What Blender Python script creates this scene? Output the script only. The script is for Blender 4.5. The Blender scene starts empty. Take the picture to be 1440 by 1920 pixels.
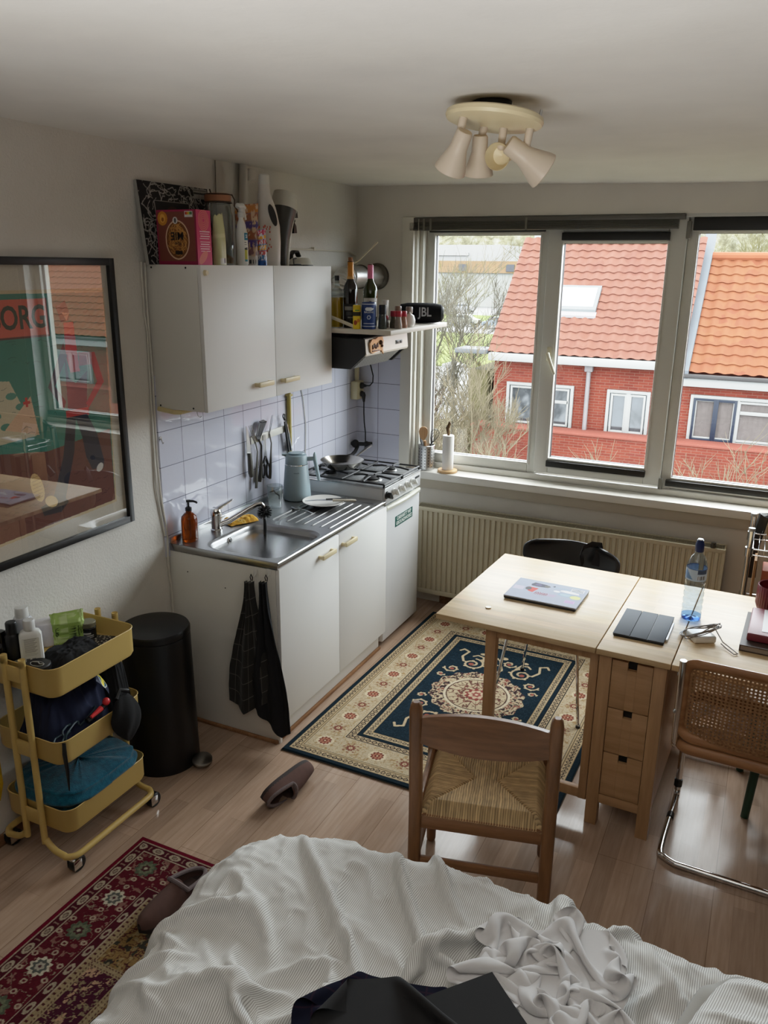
# A bright studio flat: kitchenette, birch gate-leg table, bed, and brick houses across the street.
# Metres.  x = 0 is the kitchen wall, y = 3.82 the window wall, z = 0 the floor.
import bpy, bmesh, math, random
import numpy as np
from mathutils import Vector, Matrix
random.seed(7); NR = np.random.RandomState(11)
S = bpy.context.scene; COL = S.collection
PI = math.pi
R = math.radians

# ------------------------------------------------------------------ materials
def lin(c):
    if isinstance(c, str):
        c = [int(c[i:i+2], 16) for i in (0, 2, 4)]
    out = []
    for v in c:
        v = v/255.0
        out.append(v/12.92 if v <= .04045 else ((v+.055)/1.055)**2.4)
    return tuple(out)

class Nd:
    """tiny node-tree writer"""
    def __init__(s, name):
        s.m = bpy.data.materials.new(name); s.m.use_nodes = True
        s.t = s.m.node_tree; s.t.nodes.clear()
        s.out = s.n('ShaderNodeOutputMaterial')
    def n(s, kind, **k):
        o = s.t.nodes.new(kind)
        for a, v in k.items():
            if a in ('operation', 'data_type', 'blend_type', 'wave_type', 'bands_direction', 'feature', 'distance', 'attribute_name', 'noise_dimensions', 'interpolation', 'use_clamp', 'offset', 'offset_frequency', 'squash', 'squash_frequency', 'wave_profile', 'invert'):
                setattr(o, a, v)
        return o
    def l(s, a, b): s.t.links.new(a, b)
    def coord(s, which='Object', scale=(1, 1, 1), rot=(0, 0, 0)):
        tc = s.n('ShaderNodeTexCoord'); mp = s.n('ShaderNodeMapping')
        mp.inputs['Scale'].default_value = scale; mp.inputs['Rotation'].default_value = rot
        s.l(tc.outputs[which], mp.inputs[0]); return mp.outputs[0]
    def ramp(s, fac, stops):
        r = s.n('ShaderNodeValToRGB'); e = r.color_ramp.elements
        while len(e) > 1: e.remove(e[-1])
        for i, (p, c) in enumerate(stops):
            q = e[0] if i == 0 else e.new(p)
            q.position = p; q.color = (*lin(c), 1) if len(c) != 1 else (c[0],)*3+(1,)
        s.l(fac, r.inputs[0]); return r.outputs[0]
    def mix(s, fac, a, b, blend='MIX'):
        m = s.n('ShaderNodeMix', data_type='RGBA', blend_type=blend)
        for v, i in ((fac, 0), (a, 6), (b, 7)):
            if hasattr(v, 'is_linked'): s.l(v, m.inputs[i])
            elif i == 0: m.inputs[0].default_value = v
            else: m.inputs[i].default_value = (*lin(v), 1)
        return m.outputs[2]
    def math(s, op, a, b=0.0):
        m = s.n('ShaderNodeMath', operation=op)
        for v, i in ((a, 0), (b, 1)):
            if hasattr(v, 'is_linked'): s.l(v, m.inputs[i])
            else: m.inputs[i].default_value = v
        return m.outputs[0]
    def noise(s, vec, scale, detail=3, rough=.5):
        n = s.n('ShaderNodeTexNoise'); n.inputs['Scale'].default_value = scale
        n.inputs['Detail'].default_value = detail; n.inputs['Roughness'].default_value = rough
        if vec is not None: s.l(vec, n.inputs['Vector'])
        return n.outputs[0]
    def bsdf(s, col, rough=.5, metal=0, spec=.5, trans=0, ior=1.45, coat=0, sheen=0, alpha=1):
        b = s.n('ShaderNodeBsdfPrincipled')
        for v, k in ((col, 'Base Color'), (rough, 'Roughness'), (metal, 'Metallic')):
            if hasattr(v, 'is_linked'): s.l(v, b.inputs[k])
            elif k == 'Base Color': b.inputs[k].default_value = (*lin(v), 1)
            else: b.inputs[k].default_value = v
        b.inputs['Specular IOR Level'].default_value = spec
        b.inputs['Transmission Weight'].default_value = trans
        b.inputs['IOR'].default_value = ior
        b.inputs['Coat Weight'].default_value = coat
        b.inputs['Sheen Weight'].default_value = sheen
        b.inputs['Alpha'].default_value = alpha
        s.l(b.outputs[0], s.out.inputs[0]); s.b = b; return b
    def bump(s, h, strength=.2, dist=.01):
        b = s.n('ShaderNodeBump'); b.inputs['Strength'].default_value = strength
        b.inputs['Distance'].default_value = dist
        s.l(h, b.inputs['Height']); s.l(b.outputs[0], s.b.inputs['Normal'])

_mc = {}
def mat(name, col, rough=.5, metal=0, spec=.5, var=.06, vs=9, bump=0, bs=80, **k):
    """plain surface with a faint procedural mottling"""
    if name in _mc: return _mc[name]
    n = Nd(name); v = n.coord()
    c = lin(col)
    f = n.noise(v, vs, 4)
    r = n.n('ShaderNodeMix', data_type='RGBA')
    n.l(f, r.inputs[0])
    r.inputs[6].default_value = tuple(max(0, x*(1-var)) for x in c)+(1,)
    r.inputs[7].default_value = tuple(min(1, x*(1+var)) for x in c)+(1,)
    n.bsdf(r.outputs[2], rough, metal, spec, **k)
    if bump: n.bump(n.noise(v, bs, 3), bump, .004)
    _mc[name] = n.m; return n.m

def vcmat(name, rough=.6, metal=0, spec=.4, bump=0, bs=300, **k):
    """colours read from the mesh's own colour attribute (a drawn pattern)"""
    if name in _mc: return _mc[name]
    n = Nd(name); a = n.n('ShaderNodeVertexColor'); a.layer_name = 'Col'
    n.bsdf(a.outputs[0], rough, metal, spec, **k)
    if bump: n.bump(n.noise(n.coord(), bs, 3), bump, .004)
    _mc[name] = n.m; return n.m

def glass(name, col='ffffff', rough=.0, tint=1.0, fres=1.45):
    """thin glass: see-through with a Fresnel mirror on top"""
    if name in _mc: return _mc[name]
    n = Nd(name); t = n.n('ShaderNodeBsdfTransparent'); g = n.n('ShaderNodeBsdfGlossy')
    t.inputs[0].default_value = tuple(x*tint for x in lin(col))+(1,); g.inputs['Roughness'].default_value = rough
    lw = n.n('ShaderNodeLayerWeight'); lw.inputs[0].default_value = .5; k0 = ((fres-1)/(fres+1))**2
    f = n.math('ADD', n.math('MULTIPLY', n.math('POWER', lw.outputs['Facing'], 5.0), 1-k0), k0)
    m = n.n('ShaderNodeMixShader'); n.l(f, m.inputs[0]); n.l(t.outputs[0], m.inputs[1]); n.l(g.outputs[0], m.inputs[2])
    n.l(m.outputs[0], n.out.inputs[0]); _mc[name] = n.m; return n.m

def wood(name, c1, c2, c3, axis='x', scale=1.0, rough=.45, coat=0, bump=.04, blocks=None):
    """grain streaks along an axis; blocks=(length,width) gives butcher-block staves"""
    if name in _mc: return _mc[name]
    n = Nd(name)
    sc = {'x': (1.5, 16, 16), 'y': (16, 1.5, 16), 'z': (16, 16, 1.5)}[axis]
    v = n.coord('Object', tuple(a*scale for a in sc))
    f = n.noise(v, 3.2, 6, .62)
    c = n.ramp(f, [(.3, c1), (.52, c2), (.72, c3)])
    if blocks:
        rz = 0 if axis == 'x' else PI/2
        b = n.n('ShaderNodeTexBrick'); b.offset = .37; b.offset_frequency = 2
        n.l(n.coord('Object', (1, 1, 1), (0, 0, rz)), b.inputs['Vector'])
        b.inputs['Scale'].default_value = 1; b.inputs['Brick Width'].default_value = blocks[0]; b.inputs['Row Height'].default_value = blocks[1]
        b.inputs['Mortar Size'].default_value = 0.0006; b.inputs['Mortar Smooth'].default_value = .3
        b.inputs['Color1'].default_value = (.80, .80, .80, 1); b.inputs['Color2'].default_value = (1.08, 1.06, 1.03, 1); b.inputs['Mortar'].default_value = (.7, .66, .6, 1)
        b.inputs['Bias'].default_value = .1
        c = n.mix(.8, c, b.outputs[0], 'MULTIPLY')
    n.bsdf(c, rough, 0, .4, coat=coat)
    if bump: n.bump(f, bump, .003)
    _mc[name] = n.m; return n.m

# ------------------------------------------------------------------ mesh builder
class G:
    """collects shapes into ONE mesh; G(thing) takes world coordinates relative to that thing"""
    def __init__(s, org=None):
        s.bm = bmesh.new(); s.o = Vector((0, 0, 0)) if org is None else Vector(org if not hasattr(org, 'location') else org.location)
        s.M = Matrix.Identity(4)
    def at(s, loc=(0, 0, 0), rx=0, ry=0, rz=0, sc=1):
        s.M = Matrix.Translation(loc) @ Matrix.Rotation(rz, 4, 'Z') @ Matrix.Rotation(ry, 4, 'Y') @ Matrix.Rotation(rx, 4, 'X') @ Matrix.Scale(sc, 4); return s
    def v(s, p): return s.bm.verts.new(s.M @ Vector(p) - s.o)
    def faces(s, vs, fs):
        V = [s.v(p) for p in vs]; F = []
        for f in fs:
            try: F.append(s.bm.faces.new([V[i] for i in f]))
            except ValueError: pass
        return V, F
    def faces2(s, vs): s.faces(vs, [tuple(range(len(vs)))]); return s
    def box(s, x0, x1, y0, y1, z0, z1, bev=0, seg=2):
        P = [(x, y, z) for x in (x0, x1) for y in (y0, y1) for z in (z0, z1)]
        V, F = s.faces(P, [(0, 1, 3, 2), (4, 6, 7, 5), (0, 4, 5, 1), (2, 3, 7, 6), (0, 2, 6, 4), (1, 5, 7, 3)])
        if bev:
            E = {e for f in F for e in f.edges}
            bmesh.ops.bevel(s.bm, geom=list(E), offset=bev, segments=seg, profile=.5, affect='EDGES', clamp_overlap=True)
        return s
    def cbox(s, c, d, bev=0, seg=2):
        return s.box(c[0]-d[0]/2, c[0]+d[0]/2, c[1]-d[1]/2, c[1]+d[1]/2, c[2]-d[2]/2, c[2]+d[2]/2, bev, seg)
    def rings(s, rings, closed=False, cap=True, cyc=True):
        """rings: list of equal-length point loops"""
        V = [[s.v(p) for p in r] for r in rings]; n = len(V[0]); m = len(V)
        for i in range(m if closed else m-1):
            a, b = V[i], V[(i+1) % m]
            for j in range(n if cyc else n-1):
                k = (j+1) % n
                try: s.bm.faces.new((a[j], a[k], b[k], b[j]))
                except ValueError: pass
        if cap and not closed and cyc:
            for r, rev in ((V[0], True), (V[-1], False)):
                try: s.bm.faces.new(list(reversed(r)) if rev else r)
                except ValueError: pass
        return s
    def lathe(s, prof, c=(0, 0, 0), n=28, sx=1, sy=1, cap=True, sq=0, axis='z'):
        """prof: (radius, height) pairs; sq>0 squares the section"""
        rr = []
        for r, h in prof:
            ring = []
            for i in range(n):
                a = 2*PI*i/n; ca, sa = math.cos(a), math.sin(a)
                if sq:
                    k = (abs(ca)**(2+sq*6)+abs(sa)**(2+sq*6))**(-1/(2+sq*6))
                    ca, sa = ca*k, sa*k
                x, y = ca*r*sx, sa*r*sy
                p = (x, y, h) if axis == 'z' else ((h, x, y) if axis == 'x' else (y, h, x))
                ring.append((c[0]+p[0], c[1]+p[1], c[2]+p[2]))
            rr.append(ring)
        return s.rings(rr, cap=cap)
    def cyl(s, c, r, h, axis='z', n=24, r2=None, bev=0):
        r2 = r if r2 is None else r2
        if bev: pr = [(r-bev, 0), (r, bev), (r2, h-bev), (r2-bev, h)]
        else: pr = [(r, 0), (r2, h)]
        return s.lathe(pr, c, n, axis=axis)
    def rod(s, a, b, r, n=10, r2=None):
        return s.tube([a, b], [r, r if r2 is None else r2], n)
    def tube(s, pts, r, n=10, closed=False, cap=True, flat=None):
        P = [Vector(p) for p in pts]; m = len(P)
        rad = r if isinstance(r, (list, tuple)) else [r]*m
        T = []
        for i in range(m):
            a = P[i-1] if (i > 0 or closed) else P[i]; b = P[(i+1) % m] if (i < m-1 or closed) else P[i]
            t = (b-a); T.append(t.normalized() if t.length > 1e-9 else Vector((0, 0, 1)))
        up = Vector((0, 0, 1)) if abs(T[0].z) < .9 else Vector((1, 0, 0))
        N = (up - T[0]*up.dot(T[0])).normalized(); rr = []
        for i in range(m):
            N = (N - T[i]*N.dot(T[i]))
            N = N.normalized() if N.length > 1e-6 else T[i].orthogonal().normalized()
            B = T[i].cross(N); f1, f2 = flat or (1, 1)
            rr.append([P[i]+(N*math.cos(2*PI*j/n)*f1+B*math.sin(2*PI*j/n)*f2)*rad[i] for j in range(n)])
        return s.rings(rr, closed=closed, cap=cap)
    def ball(s, c, r, sx=1, sy=1, sz=1, n=18, m=10):
        pr = [(r*math.sin(PI*(i+.02)/(m+.04))*1, -r*math.cos(PI*(i+.02)/(m+.04))*sz) for i in range(m+1)]
        return s.lathe(pr, c, n, sx, sy)
    def prism(s, poly, a, b, axis='z'):
        """poly in the plane across axis, extruded from a to b"""
        def P(p, h): return {'z': (p[0], p[1], h), 'x': (h, p[0], p[1]), 'y': (p[0], h, p[1])}[axis]
        return s.rings([[P(p, a) for p in poly], [P(p, b) for p in poly]])
    def grid(s, A, cycu=False):
        """A: array (m,n,3)"""
        V = [[s.v(p) for p in row] for row in A]; m, n = len(V), len(V[0])
        for i in range(m-1):
            for j in range(n if cycu else n-1):
                s.bm.faces.new((V[i][j], V[i][(j+1) % n], V[i+1][(j+1) % n], V[i+1][j]))
        return s

def dedupe(me): return me
def build(g, name, m, parent=None, smooth=35, recalc=True, two=False):
    if recalc: bmesh.ops.recalc_face_normals(g.bm, faces=g.bm.faces[:])
    me = bpy.data.meshes.new(name); g.bm.to_mesh(me); g.bm.free()
    return link(me, name, m, parent, smooth)
def link(me, name, m, parent=None, smooth=35):
    for x in (m if isinstance(m, (list, tuple)) else [m]): me.materials.append(x)
    if smooth:
        me.polygons.foreach_set('use_smooth', [True]*len(me.polygons))
        if smooth < 180: me.set_sharp_from_angle(angle=R(smooth))
    o = bpy.data.objects.new(name, me); COL.objects.link(o)
    if parent: o.parent = parent
    return o
def tag(o, label, cat, group=None, kind=None):
    o['label'] = label; o['category'] = cat
    if group: o['group'] = group
    if kind: o['kind'] = kind
    return o
def thing(name, label, cat, loc=(0, 0, 0), rz=0, group=None):
    o = bpy.data.objects.new(name, None); COL.objects.link(o); o.empty_display_size = .05
    o.location = loc; o.rotation_euler = (0, 0, rz); return tag(o, label, cat, group)
def single(g, name, m, label, cat, loc=(0, 0, 0), rz=0, group=None, smooth=35, rot=None):
    o = build(g, name, m, None, smooth); o.location = loc; o.rotation_euler = rot or (0, 0, rz)
    return tag(o, label, cat, group)
def struct(g, name, m, parent=None, smooth=0):
    o = build(g, name, m, parent, smooth)
    if not parent: o['kind'] = 'structure'
    return o
def copy_tree(o, parent=None):
    c = o.copy(); COL.objects.link(c)
    if parent: c.parent = parent
    for ch in o.children: copy_tree(ch, c)
    return c

def lettering(txt, m, parent, loc, size, rot, ext=.0006, align='CENTER', xs=1.0, name='lettering', bold=0):
    cu = bpy.data.curves.new('t', 'FONT'); cu.body = txt; cu.size = size; cu.align_x = align; cu.align_y = 'CENTER'
    cu.extrude = ext; cu.offset = bold; cu.resolution_u = 3; cu.space_line = .9
    o = bpy.data.objects.new('t', cu); COL.objects.link(o)
    dg = bpy.context.evaluated_depsgraph_get()
    me = bpy.data.meshes.new_from_object(o.evaluated_get(dg)); bpy.data.objects.remove(o)
    me.transform(Matrix.LocRotScale(None, None, Vector((xs, 1, 1))))
    q = link(me, name, m, parent, 0); q.location = loc; q.rotation_euler = rot; return q

# ------------------------------------------------------------------ drawing patterns into colour attributes
class Can:
    """a small raster; painted() turns it into a sheet of coloured faces"""
    def __init__(s, w, h, n, col):
        s.w, s.h = w, h; s.nx = n; s.ny = int(round(n*h/w))
        y, x = np.mgrid[0:s.ny, 0:s.nx]
        s.X = (x/(s.nx-1))*w; s.Y = (y/(s.ny-1))*h
        s.A = np.zeros((s.ny, s.nx, 3)); s.A[:] = lin(col)
    def put(s, mask, col, a=1.0):
        c = np.array(lin(col)); mk = np.clip(mask.astype(float), 0, 1)[..., None]*a
        s.A = s.A*(1-mk)+c*mk; return s
    def rect(s, x0, y0, x1, y1, col, a=1): return s.put((s.X >= x0) & (s.X <= x1) & (s.Y >= y0) & (s.Y <= y1), col, a)
    def ell(s, cx, cy, rx, ry, col, a=1, rot=0):
        dx, dy = s.X-cx, s.Y-cy; c, q = math.cos(rot), math.sin(rot)
        return s.put(((dx*c+dy*q)/rx)**2+((dy*c-dx*q)/ry)**2 <= 1, col, a)
    def ring(s, cx, cy, rx, ry, wd, col, a=1):
        d = np.sqrt(((s.X-cx)/rx)**2+((s.Y-cy)/ry)**2)
        return s.put(abs(d-1) <= wd/rx, col, a)
    def poly(s, P, col, a=1):
        ins = np.zeros(s.X.shape, bool); n = len(P)
        for i in range(n):
            x1, y1 = P[i]; x2, y2 = P[(i+1) % n]
            if y1 == y2: continue
            c = ((y1 > s.Y) != (y2 > s.Y)) & (s.X < (x2-x1)*(s.Y-y1)/(y2-y1)+x1); ins ^= c
        return s.put(ins, col, a)
    def line(s, P, wd, col, a=1):
        mk = np.zeros(s.X.shape, bool)
        for (x1, y1), (x2, y2) in zip(P, P[1:]):
            x0, x3 = min(x1, x2)-wd, max(x1, x2)+wd; y0, y3 = min(y1, y2)-wd, max(y1, y2)+wd
            j0, j1 = int(max(0, x0/s.w*(s.nx-1))), int(min(s.nx, x3/s.w*(s.nx-1)+2)); i0, i1 = int(max(0, y0/s.h*(s.ny-1))), int(min(s.ny, y3/s.h*(s.ny-1)+2))
            if j1 <= j0 or i1 <= i0: continue
            X, Y = s.X[i0:i1, j0:j1], s.Y[i0:i1, j0:j1]
            dx, dy = x2-x1, y2-y1; L = dx*dx+dy*dy+1e-12
            t = np.clip(((X-x1)*dx+(Y-y1)*dy)/L, 0, 1)
            mk[i0:i1, j0:j1] |= (X-x1-t*dx)**2+(Y-y1-t*dy)**2 <= (wd/2)**2
        return s.put(mk, col, a)
    def grain(s, amt, seed=0):
        s.A = np.clip(s.A*(1+(np.random.RandomState(seed).rand(s.ny, s.nx, 1)-.5)*2*amt), 0, 1); return s

def vnoise(x, y, seed=0):
    """smooth value noise on arrays"""
    xi, yi = np.floor(x).astype(int), np.floor(y).astype(int); fx, fy = x-xi, y-yi
    fx = fx*fx*fx*(fx*(fx*6-15)+10); fy = fy*fy*fy*(fy*(fy*6-15)+10)
    def h(a, b):
        n = (a*374761393+b*668265263+seed*974711) & 0x7fffffff
        n = ((n ^ (n >> 13))*1274126177) & 0x7fffffff
        return ((n ^ (n >> 16)) & 0xffff)/65535.0
    return (h(xi, yi)*(1-fx)+h(xi+1, yi)*fx)*(1-fy)+(h(xi, yi+1)*(1-fx)+h(xi+1, yi+1)*fx)*fy
def fbm(x, y, o=4, seed=0, g=.5):
    t, a, r = 0, 1, 0
    for i in range(o):
        t = t+a*vnoise(x*2**i, y*2**i, seed+i*17); r += a; a *= g
    return t/r

def gridmesh(name, P, A=None, uv=None):
    """P (m,n,3) points -> mesh, A (m,n,3) linear colours"""
    m, n = P.shape[:2]; me = bpy.data.meshes.new(name)
    me.vertices.add(m*n); me.vertices.foreach_set('co', P.reshape(-1).astype(np.float32))
    i = np.arange(m*n).reshape(m, n)
    q = np.stack([i[:-1, :-1], i[:-1, 1:], i[1:, 1:], i[1:, :-1]], -1).reshape(-1, 4)
    me.loops.add(q.size); me.loops.foreach_set('vertex_index', q.reshape(-1).astype(np.int32))
    me.polygons.add(len(q)); me.polygons.foreach_set('loop_start', np.arange(0, q.size, 4, dtype=np.int32))
    me.update(calc_edges=True)
    if A is not None:
        ca = me.color_attributes.new('Col', 'FLOAT_COLOR', 'POINT')
        c = np.ones((m*n, 4), np.float32); c[:, :3] = A.reshape(-1, 3); ca.data.foreach_set('color', c.reshape(-1))
    if uv is not None:
        u = me.uv_layers.new(name='UVMap'); u.data.foreach_set('uv', uv.reshape(-1, 2)[q.reshape(-1)].astype(np.float32).reshape(-1))
    me.validate(); return me
def painted(can, name, m, parent, o, u, w, smooth=0, bulge=None):
    """sheet at corner o, spanning unit axes u (canvas x) and w (canvas y)"""
    o, u, w = np.array(o, float), np.array(u, float), np.array(w, float)
    P = o+can.X[..., None]*u+can.Y[..., None]*w
    if bulge is not None: P = P+bulge
    return link(gridmesh(name, P, can.A), name, m, parent, smooth)
def wrap(can, r, n=None):
    """canvas bent round a cylinder of radius r (x becomes arc) -> points"""
    a = can.X/r; return np.stack([r*np.sin(a), -r*np.cos(a), can.Y], -1)
def curved(can, name, m, parent, c, r, a0):
    """label wrapped on a cylinder centred c, its middle facing angle a0"""
    a = a0+(can.X-can.w/2)/r
    P = np.stack([c[0]+r*np.cos(a), c[1]+r*np.sin(a), c[2]+can.Y], -1)
    return link(gridmesh(name, P, can.A), name, m, parent, 180)
CAMA = None

def cloth(P, L, ground, steps=160, iters=6, g=2.0, damp=.94, bend=.25, seed=0, fric=.6, pin=None):
    """a small position-based cloth: P (m,n,3) start, L rest spacing, ground(x, y) -> height it may not sink below"""
    P = P.copy(); Q = P.copy(); dt = 1/40; P0 = P.copy()
    def con(a, b_, l, k):
        d = P[b_]-P[a]; ln = np.sqrt((d*d).sum(-1, keepdims=True))+1e-9; c = d*((ln-l)/ln*.5*k); P[a] += c; P[b_] -= c
    sl = np.s_
    H2 = [(sl[:, s_:-1:2], sl[:, s_+1::2]) for s_ in (0, 1)]; V2 = [(sl[s_:-1:2, :], sl[s_+1::2, :]) for s_ in (0, 1)]
    def prs(step, ax):
        out = []
        n_ = P.shape[1 if ax == 'h' else 0]
        for s_ in range(2*step):
            i = np.arange(s_, n_-step, 2*step); 
            if len(i): out.append((sl[:, i], sl[:, i+step]) if ax == 'h' else (sl[i, :], sl[i+step, :]))
        return out
    ST = prs(1, 'h')+prs(1, 'v'); BD = prs(2, 'h')+prs(2, 'v'); BD4 = prs(5, 'h')+prs(5, 'v')
    sh1 = [(sl[i0:-1:2, j0:-1:2], sl[i0+1::2, j0+1::2]) for i0 in (0, 1) for j0 in (0, 1)]
    def trim(a, b_):
        return a, b_
    m_, n_ = P.shape[:2]
    SH = []
    for i0 in (0, 1):
        for j0 in (0, 1):
            ii = np.arange(i0, m_-1, 2); jj = np.arange(j0, n_-1, 2); A_, B_ = np.meshgrid(ii, jj, indexing='ij')
            SH.append(((A_, B_), (A_+1, B_+1))); SH.append(((A_, B_+1), (A_+1, B_)))
    for st in range(steps):
        vel = (P-Q)*damp; Q = P.copy(); P = P+vel; P[..., 2] -= g*dt*dt
        for it in range(iters):
            for a, b_ in ST: con(a, b_, L, 1.0)
            for a, b_ in SH: con(a, b_, L*1.41421, .6)
            for a, b_ in BD: con(a, b_, 2*L, bend)
            for a, b_ in BD4: con(a, b_, 5*L, bend*.25)
            h = ground(P[..., 0], P[..., 1]); low = P[..., 2] < h
            P[..., 2] = np.where(low, h, P[..., 2])
            if pin is not None: P[pin] = P0[pin]
        low = P[..., 2] < ground(P[..., 0], P[..., 1])+.002
        P[low, :2] = Q[low, :2]+(P[low, :2]-Q[low, :2])*(1-fric)
    return P
def smooth_up(P, k=2, passes=1):
    """finer grid by cubic-ish interpolation"""
    for _ in range(passes):
        p = np.pad(P, ((1, 1), (1, 1), (0, 0)), 'edge'); P = P*.5+(p[:-2, 1:-1]+p[2:, 1:-1]+p[1:-1, :-2]+p[1:-1, 2:])*.125
    for ax in (0, 1):
        for _ in range(k-1):
            a = np.moveaxis(P, ax, 0); p = np.concatenate([2*a[:1]-a[1:2], a, 2*a[-1:]-a[-2:-1]])
            mid = (9*(a[:-1]+a[1:])-p[:-3]-p[3:])/16
            o = np.empty((2*len(a)-1,)+a.shape[1:]); o[::2] = a; o[1::2] = mid; P = np.moveaxis(o, 0, ax)
    return P
# ================================================================== the room
H = 2.482; W = 3.821
XR, YB = 3.35, -1.9
def plaster(name, col, bs, st, dist=.004, rough=.85):
    n = Nd(name); v = n.coord('Object')
    c = n.ramp(n.noise(v, 2.2, 4), [(.3, [int(k*.94) for k in col]), (.7, col)])
    n.bsdf(c, rough, 0, .25)
    h = n.mix(.35, n.noise(v, bs, 4, .6), n.noise(v, bs*.25, 3), 'MIX'); n.bump(h, st, dist); return n.m
M_wall = plaster('wall_plaster', (216, 212, 204), 95, .55, .006)
M_wallf = plaster('wall_paint', (214, 209, 199), 30, .10)
M_wallb = plaster('wall_low_bounce', (70, 62, 55), 30, .10)  # unseen walls, toned dark to cut the light they bounce back
M_ceil = plaster('ceiling_paint', (220, 217, 211), 9, .25, .01)

n = Nd('laminate_floor')                                   # three-strip laminate running to the window
v = n.coord('Object', (1, 1, 1), (0, 0, PI/2))
b = n.n('ShaderNodeTexBrick', offset=.41, offset_frequency=2); n.l(v, b.inputs['Vector'])
for k, x in (('Scale', 1), ('Brick Width', .62), ('Row Height', .066), ('Mortar Size', .0007), ('Mortar Smooth', .2), ('Bias', 0)): b.inputs[k].default_value = x
b.inputs['Color1'].default_value = (.66, .64, .62, 1); b.inputs['Color2'].default_value = (1.08, 1.05, 1.02, 1); b.inputs['Mortar'].default_value = (.66, .62, .58, 1)
b2 = n.n('ShaderNodeTexBrick', offset=.5, offset_frequency=2); n.l(v, b2.inputs['Vector'])
for k, x in (('Scale', 1), ('Brick Width', 1.28), ('Row Height', .198), ('Mortar Size', .0016), ('Mortar Smooth', .1)): b2.inputs[k].default_value = x
b2.inputs['Color1'].default_value = b2.inputs['Color2'].default_value = (1, 1, 1, 1); b2.inputs['Mortar'].default_value = (.72, .68, .64, 1)
g_ = n.noise(n.coord('Object', (22, 1.6, 1)), 3, 5, .6)
c = n.ramp(g_, [(.25, (160, 134, 114)), (.5, (174, 148, 128)), (.75, (186, 161, 142))])
c = n.mix(.75, c, b.outputs[0], 'MULTIPLY'); c = n.mix(1, c, b2.outputs[0], 'MULTIPLY')
n.bsdf(c, n.ramp(n.noise(n.coord(), 5, 4), [(.3, (88,)*3), (.7, (128,)*3)]), 0, .30)
n.bump(g_, .03, .002); M_floor = n.m

struct(G().box(-.12, XR+.1, YB-.1, W+.3, -.12, 0), 'floor', M_floor)
struct(G().box(-.14, 0, YB-.1, W+.3, 0, H+.1), 'wall_left', M_wall)
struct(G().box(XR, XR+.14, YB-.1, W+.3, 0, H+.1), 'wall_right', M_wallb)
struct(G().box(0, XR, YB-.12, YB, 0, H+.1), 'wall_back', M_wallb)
WX0, WX1, WZ0, WZ1 = .345, 2.86, .81, 2.31
g = G().box(0, WX0, W, W+.3, 0, H+.1).box(WX1, XR, W, W+.3, 0, H+.1).box(WX0, WX1, W, W+.3, 0, WZ0).box(WX0, WX1, W, W+.3, WZ1, H+.1)
struct(g, 'wall_far', M_wallf)
# the old plaster ceiling sags a little towards the window wall
nx, ny = 40, 70
xs, ys = np.meshgrid(np.linspace(0, XR, nx), np.linspace(YB, W, ny))
sm = lambda t: np.clip(t, 0, 1)**2*(3-2*np.clip(t, 0, 1))
zs = H-.040*sm(xs/2.4)*sm((ys-3.2)/.6)+.008*(fbm(xs*1.3, ys*1.3, 3, 5)-.5)*sm((W-ys)/.3)
P = np.stack([xs, ys, zs], -1)
o = link(gridmesh('ceiling', P), 'ceiling', M_ceil, None, 180); o['kind'] = 'structure'
struct(G().box(-.14, XR+.14, YB-.12, W+.3, H+.1, H+.2), 'ceiling_deck', M_ceil)
M_skirt = wood('skirting_wood', (96, 66, 44), (120, 86, 60), (140, 104, 74), 'y', 1, .5)
struct(G().box(0, .014, YB, 1.99, 0, .045, .003), 'baseboard_left', M_skirt)
struct(G().box(.6, XR, W-.014, W, 0, .06, .003), 'baseboard_far', M_skirt)

# wall tiles
def tiles(name, axis, off):
    n = Nd(name); tc = n.n('ShaderNodeTexCoord'); sp = n.n('ShaderNodeSeparateXYZ'); cb = n.n('ShaderNodeCombineXYZ')
    n.l(tc.outputs['Object'], sp.inputs[0])
    n.l(n.math('SUBTRACT', sp.outputs[axis], off[0]), cb.inputs[0]); n.l(n.math('SUBTRACT', sp.outputs['Z'], off[1]), cb.inputs[1])
    b = n.n('ShaderNodeTexBrick', offset=0); n.l(cb.outputs[0], b.inputs['Vector'])
    for k, x in (('Scale', 1), ('Brick Width', .155), ('Row Height', .155), ('Mortar Size', .0016), ('Mortar Smooth', .15)): b.inputs[k].default_value = x
    for k, c in (('Color1', (203, 205, 220)), ('Color2', (212, 213, 226)), ('Mortar', (92, 92, 112))): b.inputs[k].default_value = (*lin(c), 1)
    n.bsdf(b.outputs[0], n.ramp(b.outputs['Fac'], [(0, (32,)*3), (1, (190,)*3)]), 0, .5)
    h = n.mix(.5, n.noise(cb.outputs[0], 7, 3), b.outputs['Fac'], 'SUBTRACT'); n.bump(h, .32, .008); return n.m
struct(G().box(0, .009, 1.985, W, .80, 1.60), 'trim_1', tiles('tile_left', 'Y', (1.981-.155, .895-.155)))
struct(G().box(.009, .302, W-.009, W, .80, 1.60), 'trim_2', tiles('tile_far', 'X', (0.0, .895-.155)))

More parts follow.
